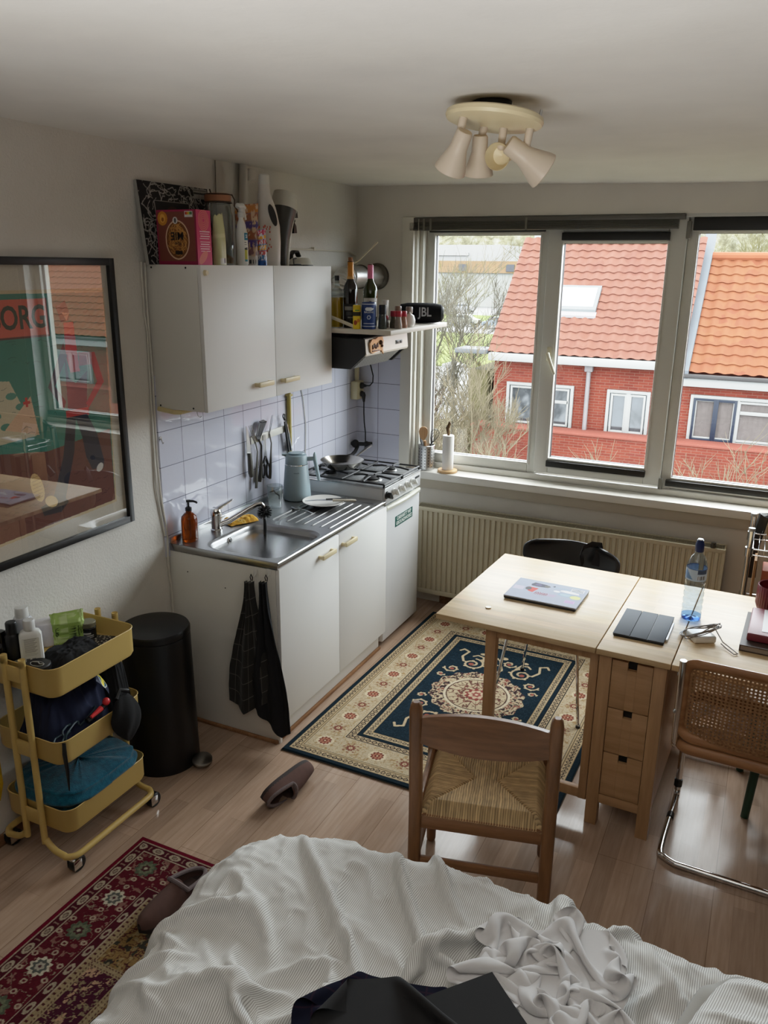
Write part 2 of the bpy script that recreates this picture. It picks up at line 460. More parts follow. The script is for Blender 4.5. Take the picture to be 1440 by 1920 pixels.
# ------------------------------------------------------------------ windows
M_pvc = mat('white_pvc', (216, 216, 210), .35, 0, .5, .03)
M_pvcg = mat('grey_pvc', (190, 190, 186), .4, 0, .5, .04)
M_rubber = mat('black_rubber', (18, 18, 19), .55)
M_blk = mat('black_cassette', (26, 25, 23), .45)
M_pane = glass('window_glass', 'f4f8f6', 0, .97)
def frame(g, x0, x1, z0, z1, w, y0, y1, bev=.004):
    g.box(x0, x0+w, y0, y1, z0, z1, bev); g.box(x1-w, x1, y0, y1, z0, z1, bev)
    g.box(x0+w, x1-w, y0, y1, z0, z0+w, bev); g.box(x0+w, x1-w, y0, y1, z1-w, z1, bev); return g
def window(name, ox, oz, gx, gz, y0, y1, yg):
    f = struct(frame2(G(), ox, oz, gx, gz, y0, y1), name, M_pvc, None, 35)
    build(frame(G(), gx[0]-.006, gx[1]+.006, gz[0]-.006, gz[1]+.006, .008, yg-.012, yg+.012, 0), 'gasket', M_rubber, f)
    build(G().faces2([(gx[0]-.004, yg, gz[0]-.004), (gx[1]+.004, yg, gz[0]-.004), (gx[1]+.004, yg, gz[1]+.004), (gx[0]-.004, yg, gz[1]+.004)]), 'pane', M_pane, f, 0)
    return f
def frame2(g, ox, oz, gx, gz, y0, y1, bev=.006):
    g.box(ox[0], gx[0], y0, y1, oz[0], oz[1], bev); g.box(gx[1], ox[1], y0, y1, oz[0], oz[1], bev)
    g.box(gx[0], gx[1], y0, y1, oz[0], gz[0], bev); g.box(gx[0], gx[1], y0, y1, gz[1], oz[1], bev)
    d = .012                                                          # glazing bead
    g.box(gx[0]-d, gx[0], y0-.006, y0, gz[0]-d, gz[1]+d, .002).box(gx[1], gx[1]+d, y0-.006, y0, gz[0]-d, gz[1]+d, .002)
    g.box(gx[0], gx[1], y0-.006, y0, gz[0]-d, gz[0], .002).box(gx[0], gx[1], y0-.006, y0, gz[1], gz[1]+d, .002); return g
window('window_1', (.405, 1.128), (.885, 2.30), (.46, 1.079), (.945, 2.216), 3.925, 3.985, 3.953)
w2 = window('window_2', (1.128, 1.838), (.90, 2.30), (1.211, 1.748), (.993, 2.171), 3.895, 3.965, 3.94)
window('window_3', (1.838, 2.80), (.885, 2.30), (1.892, 2.735), (.95, 2.22), 3.925, 3.985, 3.953)
g = G().cbox((1.176, 3.889, 1.585), (.026, .012, .075), .004).rod((1.176, 3.885, 1.585), (1.176, 3.855, 1.585), .009, 12)
g.tube([(1.176, 3.85, 1.592), (1.182, 3.85, 1.575), (1.202, 3.852, 1.525), (1.222, 3.856, 1.478)], [.011, .011, .010, .009], 10)
build(g, 'handle', mat('handle_cream', (220, 214, 190), .35), w2)
g = G().cbox((1.842, 3.90, 2.235), (.022, .022, .085), .004).cbox((1.842, 3.895, .915), (.022, .02, .06), .004)
build(g, 'hinge', mat('hinge_grey', (120, 118, 110), .5), w2)
# reveal lining: a white board on the left, moulded strips, lintel board
g = G().box(.302, .372, 3.806, 3.835, .862, 2.31, .003).box(.345, .385, 3.835, 3.95, .862, 2.31, .003).box(.385, .408, 3.87, 3.99, .862, 2.31, .004)
struct(g, 'trim_3', mat('trim_paint', (216, 213, 202), .5), None, 35)
struct(G().box(.345, 2.86, 3.835, 4.0, 2.295, 2.33).box(2.80, 2.87, 3.83, 4.0, .86, 2.31, .003), 'trim_4', M_pvcg)
M_sill = mat('sill_paint', (222, 220, 212), .35, var=.04)
g = G().box(.40, 3.0, 3.771, 3.925, .806, .852, .006).box(.40, 2.86, 3.90, 3.93, .852, .885, .004)
struct(g, 'sill', M_sill, None, 35)
struct(G().box(.40, 3.0, 3.795, 3.825, .745, .806, .003), 'trim_5', mat('apron_paint', (176, 168, 152), .6), None, 35)
struct(G().box(.345, 2.87, 3.985, 4.15, .84, .89, .004), 'trim_6', mat('outer_sill', (150, 148, 142), .5))

# blind cassettes and the raised Venetian blind
def strip(x0, x1, z0, z1, y0, y1, label):
    t = thing('blind_cassette', label, 'blind', ((x0+x1)/2, y0, z0), 0, 'black blind cassettes on the windows')
    build(G(t).box(x0, x1, y0, y1, z0+.006, z1, .003), 'housing', M_blk, t)
    build(G(t).box(x0+.004, x1-.004, y0+.004, y1-.002, z0, z0+.006, .001), 'lower_rail', mat('rail_pale', (196, 196, 190), .4), t)
strip(.428, 1.105, 2.226, 2.250, 3.905, 3.924, 'thin black blind cassette along the top of the left window')
strip(1.205, 1.757, 2.180, 2.226, 3.874, 3.894, 'black blind cassette on top of the middle opening sash')
strip(1.203, 1.757, .938, .980, 3.874, 3.894, 'black blind rail along the bottom of the middle sash')
strip(1.862, 2.79, 2.226, 2.296, 3.890, 3.924, 'deep black blind cassette over the right window')
strip(1.866, 2.79, .898, .938, 3.900, 3.924, 'dirty black blind rail along the bottom of the right window')
t = thing('venetian_blind', 'grey metal Venetian blind pulled all the way up over the windows', 'blind', (1.08, 3.84, 2.24))
M_slat = mat('blind_grey', (88, 86, 80), .4, .3)
build(G(t).box(.346, 1.83, 3.808, 3.846, 2.282, 2.306, .002), 'headrail', M_slat, t)
g = G(t)
for k in range(7): g.box(.348, 1.80, 3.806, 3.85, 2.246+k*.0052, 2.2485+k*.0052, 0)
build(g, 'slats', mat('slat_grey', (74, 72, 66), .45, .3), t)
build(G(t).box(.348, 1.80, 3.806, 3.850, 2.238, 2.246, .002), 'bottom_rail', M_slat, t)
for x in (.43, .47, 1.02): build(G(t).box(x, x+.012, 3.803, 3.806, 2.236, 2.30), 'ladder_tape', mat('tape_grey', (110, 107, 98), .7), t)
build(G(t).tube([(.405, 3.803, 2.30), (.402, 3.800, 1.9), (.400, 3.802, 1.45)], .0016, 6), 'pull_cord', mat('cord_white', (210, 206, 194), .8), t)

# ------------------------------------------------------------------ radiator
M_rad = mat('radiator_cream', (190, 182, 158), .4, var=.05)
t = thing('radiator', 'long cream ribbed panel radiator under the windowsill', 'radiator', (1.35, 3.74, .1))
a = []
xs = np.linspace(.475, 2.215, 53*8+1)
ph = (xs-.475)/.0328 % 1
dep = np.where((ph > .32) & (ph < .68), .010, 0)
g = G(t); P0 = np.stack([xs, 3.693+dep, np.full_like(xs, .125)], -1); P1 = P0.copy(); P1[:, 2] = .635
g.grid(np.stack([P0, P1]))
build(g, 'front_panel', M_rad, t, 20)
g = G(t).box(.47, 2.223, 3.690, 3.70, .632, .655, .004).box(.47, 2.223, 3.690, 3.70, .10, .13, .004).box(.47, .478, 3.690, 3.79, .10, .655, .002).box(2.215, 2.223, 3.690, 3.79, .10, .655, .002).box(.47, 2.223, 3.778, 3.79, .10, .655, .002)
build(g, 'casing', M_rad, t)
g = G(t)
for k in range(4): g.box(.478, 2.215, 3.705+k*.019, 3.712+k*.019, .646, .654)
for k in range(30): g.box(.49+k*.059, .494+k*.059, 3.70, 3.78, .645, .653)
build(g, 'top_grille', mat('radiator_grille', (150, 142, 120), .5), t)
build(G(t).cyl((2.16, 3.70, .655), .012, .03).box(2.145, 2.175, 3.69, 3.712, .660, .676, .003), 'vent_key', mat('dark_bracket', (60, 56, 48), .5), t)
g = G().tube([(2.24, 3.75, .02), (2.24, 3.75, .14), (2.225, 3.75, .16)], .009, 10)
single(g, 'radiator_pipe', M_rad, 'cream pipe rising from the floor to the right end of the radiator', 'pipe')

# ================================================================== kitchen
M_lam = mat('white_laminate', (222, 219, 211), .38, var=.025, vs=3)
M_door = mat('door_white', (226, 225, 222), .48, var=.02, vs=3)
M_knob = mat('handle_beige', (216, 200, 160), .4)
M_steel = mat('stainless', (190, 190, 190), .28, 1, .5, .05, 30)
M_chrome = mat('chrome', (222, 222, 222), .08, 1, .5, .01)
M_black = mat('black_plastic', (16, 16, 18), .42)
M_dark = mat('dark_gap', (30, 29, 28), .7)
def grip(par, x, y0, y1, z, name='handle'):
    g = G(par).box(x-.003, x+.022, y0, y0+.012, z-.008, z+.008, .002).box(x-.003, x+.022, y1-.012, y1, z-.008, z+.008, .002)
    g.box(x+.018, x+.030, y0, y1, z-.011, z+.011, .004)
    return g
t = thing('wall_cabinet', 'white two-door wall cabinet hanging over the sink', 'cabinet', (.13, 2.5, 1.466))
k0, k1, kb, kt = 1.988, 3.023, 1.466, 2.041
g = G(t).box(.002, .2535, k0, k0+.018, kb, kt, .001).box(.002, .2535, k1-.018, k1, kb, kt, .001).box(.002, .2535, k0+.018, k1-.018, kb, kb+.018).box(.002, .2535, k0+.018, k1-.018, kt-.018, kt)
g.box(.002, .012, k0+.018, k1-.018, kb+.018, kt-.018)
build(g, 'carcass', M_lam, t)
for a, b_, y0, y1, zz in ((k0, 2.4975, 2.326, 2.441, 1.538), (2.5015, k1, 2.535, 2.663, 1.534)):
    dd = build(G(t).box(.2555, .2725, a, b_, kb, kt, .0015), 'door', M_door, t)
    h = build(grip(t, .2725, y0, y1, zz), 'handle', M_knob, dd)
build(G(t).cyl((.2725, 2.012, 2.012), .011, .012, 'x', 16, .009), 'bumper', M_knob, t)
for x, z in ((.03, 2.03), (.20, 2.03), (.03, 1.478), (.20, 1.478)): build(G(t).cyl((x, k0-.001, z), .004, .002, 'y', 10), 'screw_cap', M_dark, t)
g = G().tube([(.02, 1.985, 1.463), (.10, 1.985, 1.455), (.12, 2.0, 1.454), (.12, 2.3, 1.455)], .010, 8)
single(g, 'conduit', mat('cream_conduit', (206, 190, 140), .5), 'short cream conduit under the wall cabinet bottom', 'pipe')
build(G(t).tube([(.21, 1.995, 1.467), (.214, 1.996, 1.448), (.222, 2.0, 1.442), (.23, 2.0, 1.448)], .0018, 6), 'cup_hook', M_steel, t)

# base cabinet
t = thing('sink_cabinet', 'white two-door base cabinet under the steel sink', 'cabinet', (.28, 2.53, 0))
c0, c1, hh = 2.008, 3.054, .838
g = G(t).box(.004, .5595, c0, c0+.018, 0, hh, .001).box(.004, .5595, c1-.018, c1, .11, hh, .001).box(.004, .5595, c0+.018, c1-.018, .11, .126).box(.004, .014, c0+.018, c1-.018, .126, hh)
build(g, 'carcass', M_lam, t)
build(G(t).box(.520, .537, c0+.018, c1-.0, 0, .11), 'plinth', M_lam, t)
for a, b_, y0, y1, zz in ((c0, 2.5275, 2.325, 2.464, .780), (2.5315, c1, 2.527, 2.675, .776)):
    y0 = max(y0, a+.012)
    dd = build(G(t).box(.5615, .5785, a, b_, .113, .832, .0015), 'door', M_door, t)
    build(grip(t, .5785, y0+.008, y1-.008, zz), 'handle', M_knob, dd)
for x, z in ((.10, .74), (.30, .70)): build(G(t).cyl((x, c0-.001, z), .003, .002, 'y', 8), 'screw_cap', M_dark, t)
struct(G().box(.005, .545, c0-.014, c0, 0, .016, .004).box(.537, .552, c0-.014, c1, 0, .016, .004), 'trim_7', wood('quarter_round', (120, 82, 52), (146, 104, 70), (160, 120, 84), 'y', 1, .5), None, 35)

# stainless worktop with basin and drainer pressed into one sheet
t = thing('sink_worktop', 'stainless steel worktop with pressed sink basin and ribbed drainer', 'worktop', (.28, 2.53, .838))
nx, ny = 200, 350
X, Y = np.meshgrid(np.linspace(.0, .57, nx), np.linspace(c0, c1, ny))
def sdf(X, Y, x0, x1, y0, y1, r):
    qx = abs(X-(x0+x1)/2)-(x1-x0)/2+r; qy = abs(Y-(y0+y1)/2)-(y1-y0)/2+r
    return np.hypot(np.maximum(qx, 0), np.maximum(qy, 0))+np.minimum(np.maximum(qx, qy), 0)-r
Z = np.full(X.shape, .8605)
d = sdf(X, Y, .165, .545, 2.045, 2.44, .075)
Z -= .004*sm(-(d-.012)/.01)
Z -= .145*sm(-d/.028)
d2 = sdf(X, Y, .215, .560, 2.50, 2.99, .03)
rib = np.zeros(X.shape)
for k in range(7):
    xc = .245+k*.047
    rib += np.exp(-((X-xc)/.0042)**2)*sm((Y-2.515)/.02)*sm((2.965-Y)/.03)
Z += -.005*sm(-d2/.008)+.0042*rib*sm(-d2/.01)
dh = np.hypot(X-.36, Y-2.25)
Z -= .004*sm((.05-dh)/.02)
build(G(t).grid(np.stack([X, Y, Z], -1)), 'top_sheet', mat('sheet_steel', (172, 172, 172), .36, 1, .5, .06, 30), t, 180)
g = G(t).tube([(.566, c0+.004, .853), (.566, c1, .853)], .0085, 12).box(.555, .572, c0, c1, .828, .852, .002)
g.box(.0, .572, c0-.003, c0+.003, .828, .860, .001).box(.0, .56, c0, c1, .826, .832)
build(g, 'edge', mat('edge_steel', (176, 176, 176), .22, 1), t)
build(G(t).box(.009, .016, c0, c1, .858, .885, .002), 'upstand', M_steel, t)
# stopper and overflow
g = G(t).lathe([(.003, .716), (.03, .714), (.034, .717), (.036, .7135)], (.36, 2.25, 0), 20)
build(g, 'drain', M_chrome, t)
g = G(t).at((.1745, 2.225, .832), 0, R(72), 0).lathe([(.014, -.006), (.014, .003), (.011, .005), (.009, .002), (.0, .002)], n=20)
ov = build(g, 'overflow', M_chrome, t)
build(G(t).at((.1745, 2.225, .832), 0, R(72), 0).lathe([(.0085, .003), (.005, .0045), (0, .0045)], n=12), 'overflow_plug', M_black, ov)

# tap
t = thing('mixer_tap', 'chrome single-lever mixer tap with long low spout behind the sink', 'tap', (.093, 2.238, .860))
build(G(t).lathe([(.027, 0), (.027, .012), (.023, .016), (.023, .072), (.026, .078), (.026, .098), (.018, .112), (0, .114)], (.093, 2.238, .860), 24), 'body', M_chrome, t)
build(G(t).tube([(.105, 2.243, .892), (.14, 2.27, .908), (.20, 2.335, .955), (.225, 2.372, .972), (.238, 2.392, .972), (.242, 2.398, .962), (.243, 2.40, .945)], [.014, .0135, .0125, .012, .012, .0125, .013], 14), 'spout', M_chrome, t)
build(G(t).tube([(.093, 2.238, .968), (.10, 2.29, .978), (.105, 2.345, .988)], [.017, .011, .008], 12, flat=(.6, 1.3)), 'lever', M_chrome, t)

# amber soap bottle
t = thing('soap_bottle', 'amber glass soap dispenser with black pump at the near sink corner', 'soap bottle', (.066, 2.080, .8608))
n = Nd('amber_glass'); n.bsdf((150, 62, 10), .04, 0, .5, .72, 1.3); M_amber = n.m
build(G().lathe([(0, 0), (.033, 0), (.036, .004), (.036, .095), (.033, .112), (.020, .126), (.013, .130), (.013, .142), (0, .142)]), 'bottle', M_amber, t)
g = G().lathe([(.0145, .138), (.0145, .152), (.008, .156), (.005, .158), (.005, .176), (.009, .178), (.009, .187), (0, .188)], n=18)
g.tube([(0, 0, .182), (.025, .004, .184), (.040, .006, .181), (.044, .006, .176)], [.006, .0055, .005, .004], 8)
build(g, 'pump', M_black, t); build(G().rod((0, 0, .14), (.012, -.01, .01), .0025, 6), 'dip_tube', mat('tube_clear', (190, 120, 50), .4), t)

# yellow cloth
cn = Can(.15, .10, 60, (226, 168, 60))
for k in range(24):
    x, y = NR.rand()*.15, NR.rand()*.1
    cn.ell(x, y, .006+.004*NR.rand(), .006, (176, 120, 30), .8)
for k in range(16): cn.ring(NR.rand()*.15, NR.rand()*.1, .007, .007, .002, (240, 204, 120), .8)
X, Y = cn.X, cn.Y
Z = .012+.024*fbm(X*28, Y*28, 3, 9)*sm(np.minimum(np.minimum(X, .15-X), np.minimum(Y, .1-Y))/.02)+.010*np.sin(Y*70)*sm((X-.02)/.05)
P = np.stack([X-.075+.012*fbm(Y*20, X*20, 2, 3), Y-.05+.01*fbm(X*22, Y*5, 2, 8), Z-.0115], -1)
o = link(gridmesh('dishcloth', P, cn.A), 'dishcloth', vcmat('cloth_yellow', .9), None, 180)
sol = o.modifiers.new('s', 'SOLIDIFY'); sol.thickness = .004; sol.offset = 1
o.location = (.105, 2.40, .8625); o.rotation_euler = (0, 0, 1.1); tag(o, 'crumpled patterned yellow dishcloth behind the sink tap', 'cloth')

# washing-up brush standing in the sink
t = thing('dish_brush', 'black dish brush standing head up in the sink', 'brush', (.265, 2.382, .7095))
a, b_ = Vector((0, 0, .004)), Vector((.006, -.012, .232))
build(G().tube([a, a.lerp(b_, .3), a.lerp(b_, .7), b_], [.012, .010, .0075, .007], 12), 'handle', M_black, t)
g = G().ball(b_, .016)
for k in range(260):
    u, w_ = NR.rand()*2*PI, NR.rand()*1.9-.9
    d = Vector((math.cos(u)*math.sqrt(1-w_*w_), math.sin(u)*math.sqrt(1-w_*w_), w_)) if abs(w_) < 1 else Vector((0, 0, 1))
    g.tube([b_+d*.012, b_+d*.036], [.0013, .0007], 4, cap=False)
build(g, 'bristles', M_black, t)

# tumbler
t = thing('tumbler', 'clear drinking glass beside the kettle', 'glass', (.118, 2.695, .8608))
M_clear = glass('clear_glass', 'f2f6f6', .0, .90, 1.8)
build(G().lathe([(0, .0), (.032, 0), (.034, .003), (.040, .115), (.0385, .116), (.0325, .012), (0, .010)], n=32), 'glass_body', M_clear, t)
tag(t, 'clear drinking glass holding a little dark residue, standing beside the kettle', 'glass')
build(G().tube([(-.03, 0, .075), (-.012, .012, .082), (.008, -.004, .074), (.022, .006, .062), (.026, .0, .045)], .0035, 7), 'dark_stirrer', M_black, t)

# kettle
t = thing('kettle', 'pale blue electric kettle with slanted open handle on the drainer', 'kettle', (.132, 2.885, .862))
M_kb = mat('kettle_blue', (152, 172, 180), .40, var=.03)
build(G().lathe([(0, 0), (.070, 0), (.074, .004), (.074, .02), (.060, .185), (.0585, .187)], n=40), 'body', M_kb, t)
build(G().lathe([(.0592, .185), (.0592, .190)], n=40, cap=False), 'chrome_band', M_chrome, t)
build(G().lathe([(.0588, .190), (.056, .232), (.054, .236), (.044, .239), (0, .240)], n=40), 'collar', M_kb, t)
va = math.atan2(-.66-2.885, 2.32-.132); rt = Vector((-math.sin(va), math.cos(va), 0)); fw = Vector((math.cos(va), math.sin(va), 0))
g = G().at((0, 0, .2395), 0, 0, va).lathe([(.0, 0), (.034, 0), (.038, .003), (.036, .008), (0, .010)], n=30, sx=1, sy=1.15)
build(g, 'lid', mat('kettle_lid', (132, 154, 164), .4), t)
g = G().at((0, 0, 0), 0, 0, va).prism([(-.052, .226), (-.075, .236), (-.072, .242), (-.048, .242)], -.013, .013, 'x')
build(g, 'spout', M_kb, t)
def rp(u, h): return tuple(rt*u+Vector((0, 0, h)))
g = G().tube([rp(.050, .212), rp(.092, .214)], [.012, .011], 12, flat=(1, .9))
g.tube([rp(.097, .248), rp(.096, .235), rp(.097, .21), rp(.106, .16), rp(.116, .105), rp(.118, .095)], [.004, .010, .013, .0125, .011, .006], 14, flat=(.75, 1))
build(g, 'handle', M_kb, t)
c_ = fw*.066+Vector((0, 0, .150))
lettering('PHILIPS', mat('print_grey', (52, 66, 74), .5), t, fw*.0640+Vector((0, 0, .150)), .0085, (R(90-4), 0, va+PI/2))

# plate with knives
t = thing('plate', 'white dinner plate with two table knives on it, on the drainer', 'plate', (.315, 2.845, .862))
M_cer = mat('white_ceramic', (232, 230, 224), .2, var=.02)
build(G().lathe([(0, .004), (.055, .004), (.062, .0), (.068, .004), (.105, .018), (.109, .021), (.107, .023), (.066, .009), (0, .008)], n=48), 'dish', M_cer, t)
def knife(label, loc, rz, hm, L=.105, tilt=0, bl=.11, grp=None, nm='knife'):
    k = thing(nm, label, 'knife', loc, rz, grp); k.rotation_euler = (0, tilt, rz)
    build(G().prism([(0, -.008), (bl*.8, -.009), (bl, .004), (bl*.85, .010), (0, .009)], -.0009, .0009), 'blade', M_steel, k)
    build(G().tube([(-L, 0, 0), (-L*.9, 0, 0), (-L*.4, 0, 0), (0, 0, 0)], [.007, .010, .0085, .009], 10, flat=(.75, 1)), 'handle', hm, k); return k
knife('knife with dark grey handle lying across the dinner plate', (.335, 2.838, .892), R(218), mat('handle_slate', (58, 58, 58), .45), .11, .0)
knife('knife with cream handle lying across the dinner plate', (.372, 2.842, .893), R(205), mat('handle_cream2', (206, 198, 182), .45), .12, .0)
def spoon(label, loc, rz):
    k = thing('teaspoon', label, 'spoon', loc, rz)
    build(G().ball((.0, 0, .004), .022, 1.35, .8, .16), 'bowl', M_steel, k); build(G().tube([(.025, 0, .004), (.07, 0, .008), (.13, 0, .004)], [.003, .0028, .005], 8, flat=(.5, 1.2)), 'handle', M_steel, k)
spoon('steel teaspoon lying on the drainer between kettle and plate', (.225, 2.72, .862), R(-20))

# things on the tiled wall: x is the distance from the wall
t = thing('magnetic_strip', 'white magnetic knife rack on the tiles holding cooking tools', 'knife rack', (.016, 2.80, 1.21))
build(G(t).at((0, 2.80, 1.208), R(1.5)).box(.009, .024, -.16, .16, -.018, .018, .002), 'bar', mat('rack_white', (218, 216, 206), .4), t)
M_tool = mat('tool_grey', (96, 98, 100), .35, .6); M_nylon = mat('nylon_dark', (70, 72, 76), .4); M_hg = mat('handle_grey', (84, 82, 76), .4, .5)
# coordinates below are (y, z)
t = thing('chef_knife', 'large chef knife with grey handle, first on the rack', 'knife', (.028, 2.61, 1.15))
build(G(t).prism([(2.598, 1.286), (2.596, 1.14), (2.628, 1.14), (2.626, 1.20), (2.612, 1.26)], .0245, .027, 'x'), 'blade', M_steel, t)
build(G(t).tube([(.030, 2.612, 1.15), (.034, 2.610, 1.10), (.034, 2.612, 1.05), (.032, 2.620, 1.03)], [.010, .012, .013, .011], 10, flat=(1, 1.2)), 'handle', M_hg, t)
t = thing('spatula', 'slotted fish slice leaning right on the knife rack', 'spatula', (.028, 2.70, 1.1))
g = G(t)
A_ = [(2.672, 1.222), (2.712, 1.210), (2.768, 1.282), (2.735, 1.296), (2.700, 1.288)]
g.prism([(2.672, 1.222), (2.680, 1.219), (2.722, 1.288), (2.712, 1.291), (2.700, 1.288)], .030, .033, 'x')
for k in range(4): 
    y = 2.684+k*.009; g.prism([(y, 1.217), (y+.004, 1.2155), (y+.046, 1.284), (y+.041, 1.287)], .030, .033, 'x')
g.prism([(2.706, 1.212), (2.714, 1.214), (2.770, 1.281), (2.762, 1.286)], .030, .033, 'x').prism([(2.668, 1.224), (2.690, 1.198), (2.704, 1.196), (2.716, 1.214), (2.700, 1.222)], .030, .033, 'x').prism([(2.712, 1.284), (2.760, 1.278), (2.771, 1.283), (2.74, 1.297), (2.705, 1.294)], .030, .033, 'x')
build(g, 'blade', M_nylon, t)
build(G(t).tube([(.031, 2.694, 1.205), (.034, 2.712, 1.17), (.034, 2.708, 1.10), (.034, 2.690, 1.0), (.034, 2.686, .985)], [.006, .006, .006, .011, .009], 10, flat=(.7, 1.2)), 'handle', M_hg, t)
def fork(label, y, z, lean, tines, L):
    t = thing('serving_fork', label, 'fork', (.028, y, z))
    g = G(t)
    for k in range(tines):
        u = (k-(tines-1)/2)*.012
        g.tube([(.0268, y+u+lean*.9, z+.09), (.0268, y+u*.9+lean*.3, z+.03), (.0268, y, z)], [.0014, .002, .003], 6)
    build(g, 'tines', M_steel, t)
    build(G(t).tube([(.0268, y, z), (.034, y+.004, z-.05), (.034, y-.014, z-.20), (.034, y-.018, z-.235)], [.004, .004, .009, .008], 10, flat=(.7, 1.2)), 'handle', M_hg, t)
fork('two-pronged steel meat fork hanging on the knife rack', 2.800, 1.215, .035, 2, .2)
fork('thin steel fork behind the knife and fish slice', 2.672, 1.195, -.045, 3, .2)
t = thing('scissors', 'black-handled kitchen scissors hanging blades up on the rack', 'scissors', (.03, 2.74, 1.1))
build(G(t).prism([(2.742, 1.22), (2.738, 1.10), (2.750, 1.10), (2.748, 1.215)], .028, .030, 'x').prism([(2.750, 1.22), (2.752, 1.10), (2.764, 1.10), (2.755, 1.215)], .0305, .0325, 'x'), 'blades', M_steel, t)
g = G(t)
for s_, yc, zc in ((-1, 2.728, 1.035), (1, 2.772, 1.025)):
    g.tube([(.031, yc+.016*math.cos(a), zc+.036*math.sin(a)) for a in np.linspace(0, 2*PI, 17)[:-1]], .0055, 8, closed=True)
    g.tube([(.031, 2.750, 1.105), (.031, yc, zc+.034)], [.006, .007], 8)
build(g, 'grips', M_black, t)
t = thing('tongs', 'black and steel tongs hanging at the far end of the rack', 'tongs', (.032, 2.97, 1.19))
build(G(t).tube([(.030, 2.935, 1.275+.012*0), (.030, 2.942, 1.262)], .005, 8).tube([(.030, 2.935+.009*math.cos(a), 1.284+.011*math.sin(a)) for a in np.linspace(0, 2*PI, 13)[:-1]], .003, 6, closed=True), 'hanging_loop', M_black, t)
build(G(t).tube([(.032, 2.940, 1.255), (.034, 2.955, 1.18), (.034, 2.972, 1.09)], [.007, .012, .010], 8, flat=(.6, 1)).tube([(.032, 2.948, 1.255), (.034, 2.972, 1.18), (.034, 2.996, 1.09)], [.007, .010, .009], 8, flat=(.6, 1)), 'arms', M_black, t)
build(G(t).tube([(.042, 2.950, 1.24), (.042, 2.966, 1.17), (.042, 2.990, 1.09)], [.003, .005, .005], 8, flat=(.6, 1)), 'inner_arm', M_chrome, t)
single(G().tube([(.021, 3.003, 1.462), (.021, 3.003, .99)], .0115, 12).cbox((.021, 3.003, 1.385), (.03, .032, .012), .002), 'gas_pipe', mat('pipe_yellow', (176, 158, 84), .45), 'yellowish painted gas pipe running down the tiles', 'pipe')
single(G().tube([(.0125, 3.105, 1.541), (.0125, 3.12, 1.46), (.013, 3.160, 1.35), (.013, 3.185, 1.20), (.013, 3.178, 1.06), (.014, 3.165, .95), (.022, 3.06, .895), (.035, 3.02, .866)], .0028, 6), 'power_cable', mat('cable_white', (216, 214, 206), .5), 'thin white cable hanging over the tiles behind the kettle', 'cable')
single(G().tube([(.010, 1.994, 1.335), (.016, 1.994, 1.330), (.022, 1.994, 1.312), (.026, 1.994, 1.318)], .0022, 6).cyl((.009, 1.994, 1.335), .008, .003, 'x', 12), 'wall_hook', M_steel, 'small steel hook on the tiles at the near edge', 'hook')

# towels on the cabinet end, on two hooks
def towel(label, x0, ztop, zb, wt, wb, y, m, seed, sk, group=None):
    t = thing('kitchen_towel', label, 'towel', (x0, y, ztop), 0)
    nu, nv = 46, 80
    U, V = np.meshgrid(np.linspace(-.5, .5, nu), np.linspace(0, 1, nv))
    w = wt+(wb-wt)*sm(V*1.15)**.9
    bot = zb+ (.5-abs(U-sk))*-.16+.06
    z = ztop-V*(ztop-bot)
    x = x0+U*w+(V**1.3)*sk*.10
    yy = y-.014-.026*(np.cos(U*2*PI*(2.4)+seed)*.5+.5)*(1-.35*V)-.012*fbm(U*6, V*5, 3, seed)
    P = np.stack([x, yy, z], -1)-np.array([x0, y, ztop])
    o = link(gridmesh('cloth', P, None, np.stack([U*.4+.3, V*.55], -1)), 'cloth', m, t, 180)
    sl = o.modifiers.new('s', 'SOLIDIFY'); sl.thickness = .003
    build(G().tube([(-.003, -.010, -.004), (-.006, -.012, .012), (0, -.014, .026), (.006, -.012, .012), (.003, -.010, -.004)], .0022, 6), 'loop', M_black, t)
def checked(name, base, line, sc):
    n = Nd(name); tc = n.n('ShaderNodeTexCoord'); b = n.n('ShaderNodeTexBrick', offset=0); n.l(tc.outputs['UV'], b.inputs['Vector'])
    for k, x in (('Scale', 1), ('Brick Width', sc), ('Row Height', sc), ('Mortar Size', .0016), ('Mortar Smooth', .2)): b.inputs[k].default_value = x
    b.inputs['Color1'].default_value = b.inputs['Color2'].default_value = (*lin(base), 1); b.inputs['Mortar'].default_value = (*lin(line), 1)
    n.bsdf(b.outputs[0], .95, 0, .1, sheen=.15); return n.m
towel('charcoal tea towel with thin pale check, left of the two on the cabinet end', .452, .772, .15, .035, .22, 2.0, checked('check_charcoal', (42, 41, 40), (92, 90, 86), .07), 2, -.16)
towel('plain black tea towel on the right hook of the cabinet end', .530, .785, .08, .035, .19, 1.995, mat('towel_black', (16, 17, 22), .95, var=.3, vs=40), 5, .22)
for x, z, s_ in ((.462, .80, 'left'), (.530, .812, 'right')):
    single(G().cbox((x, c0-.002, z), (.022, .004, .034), .002).tube([(x, c0-.004, z-.002), (x, c0-.012, z-.014), (x, c0-.018, z-.012), (x, c0-.020, z-.002)], .002, 6), 'adhesive_hook', mat('hook_white', (226, 224, 218), .4), 'small white adhesive hook holding the %s towel on the cabinet end' % ('checked' if s_ == 'left' else 'black'), 'hook')

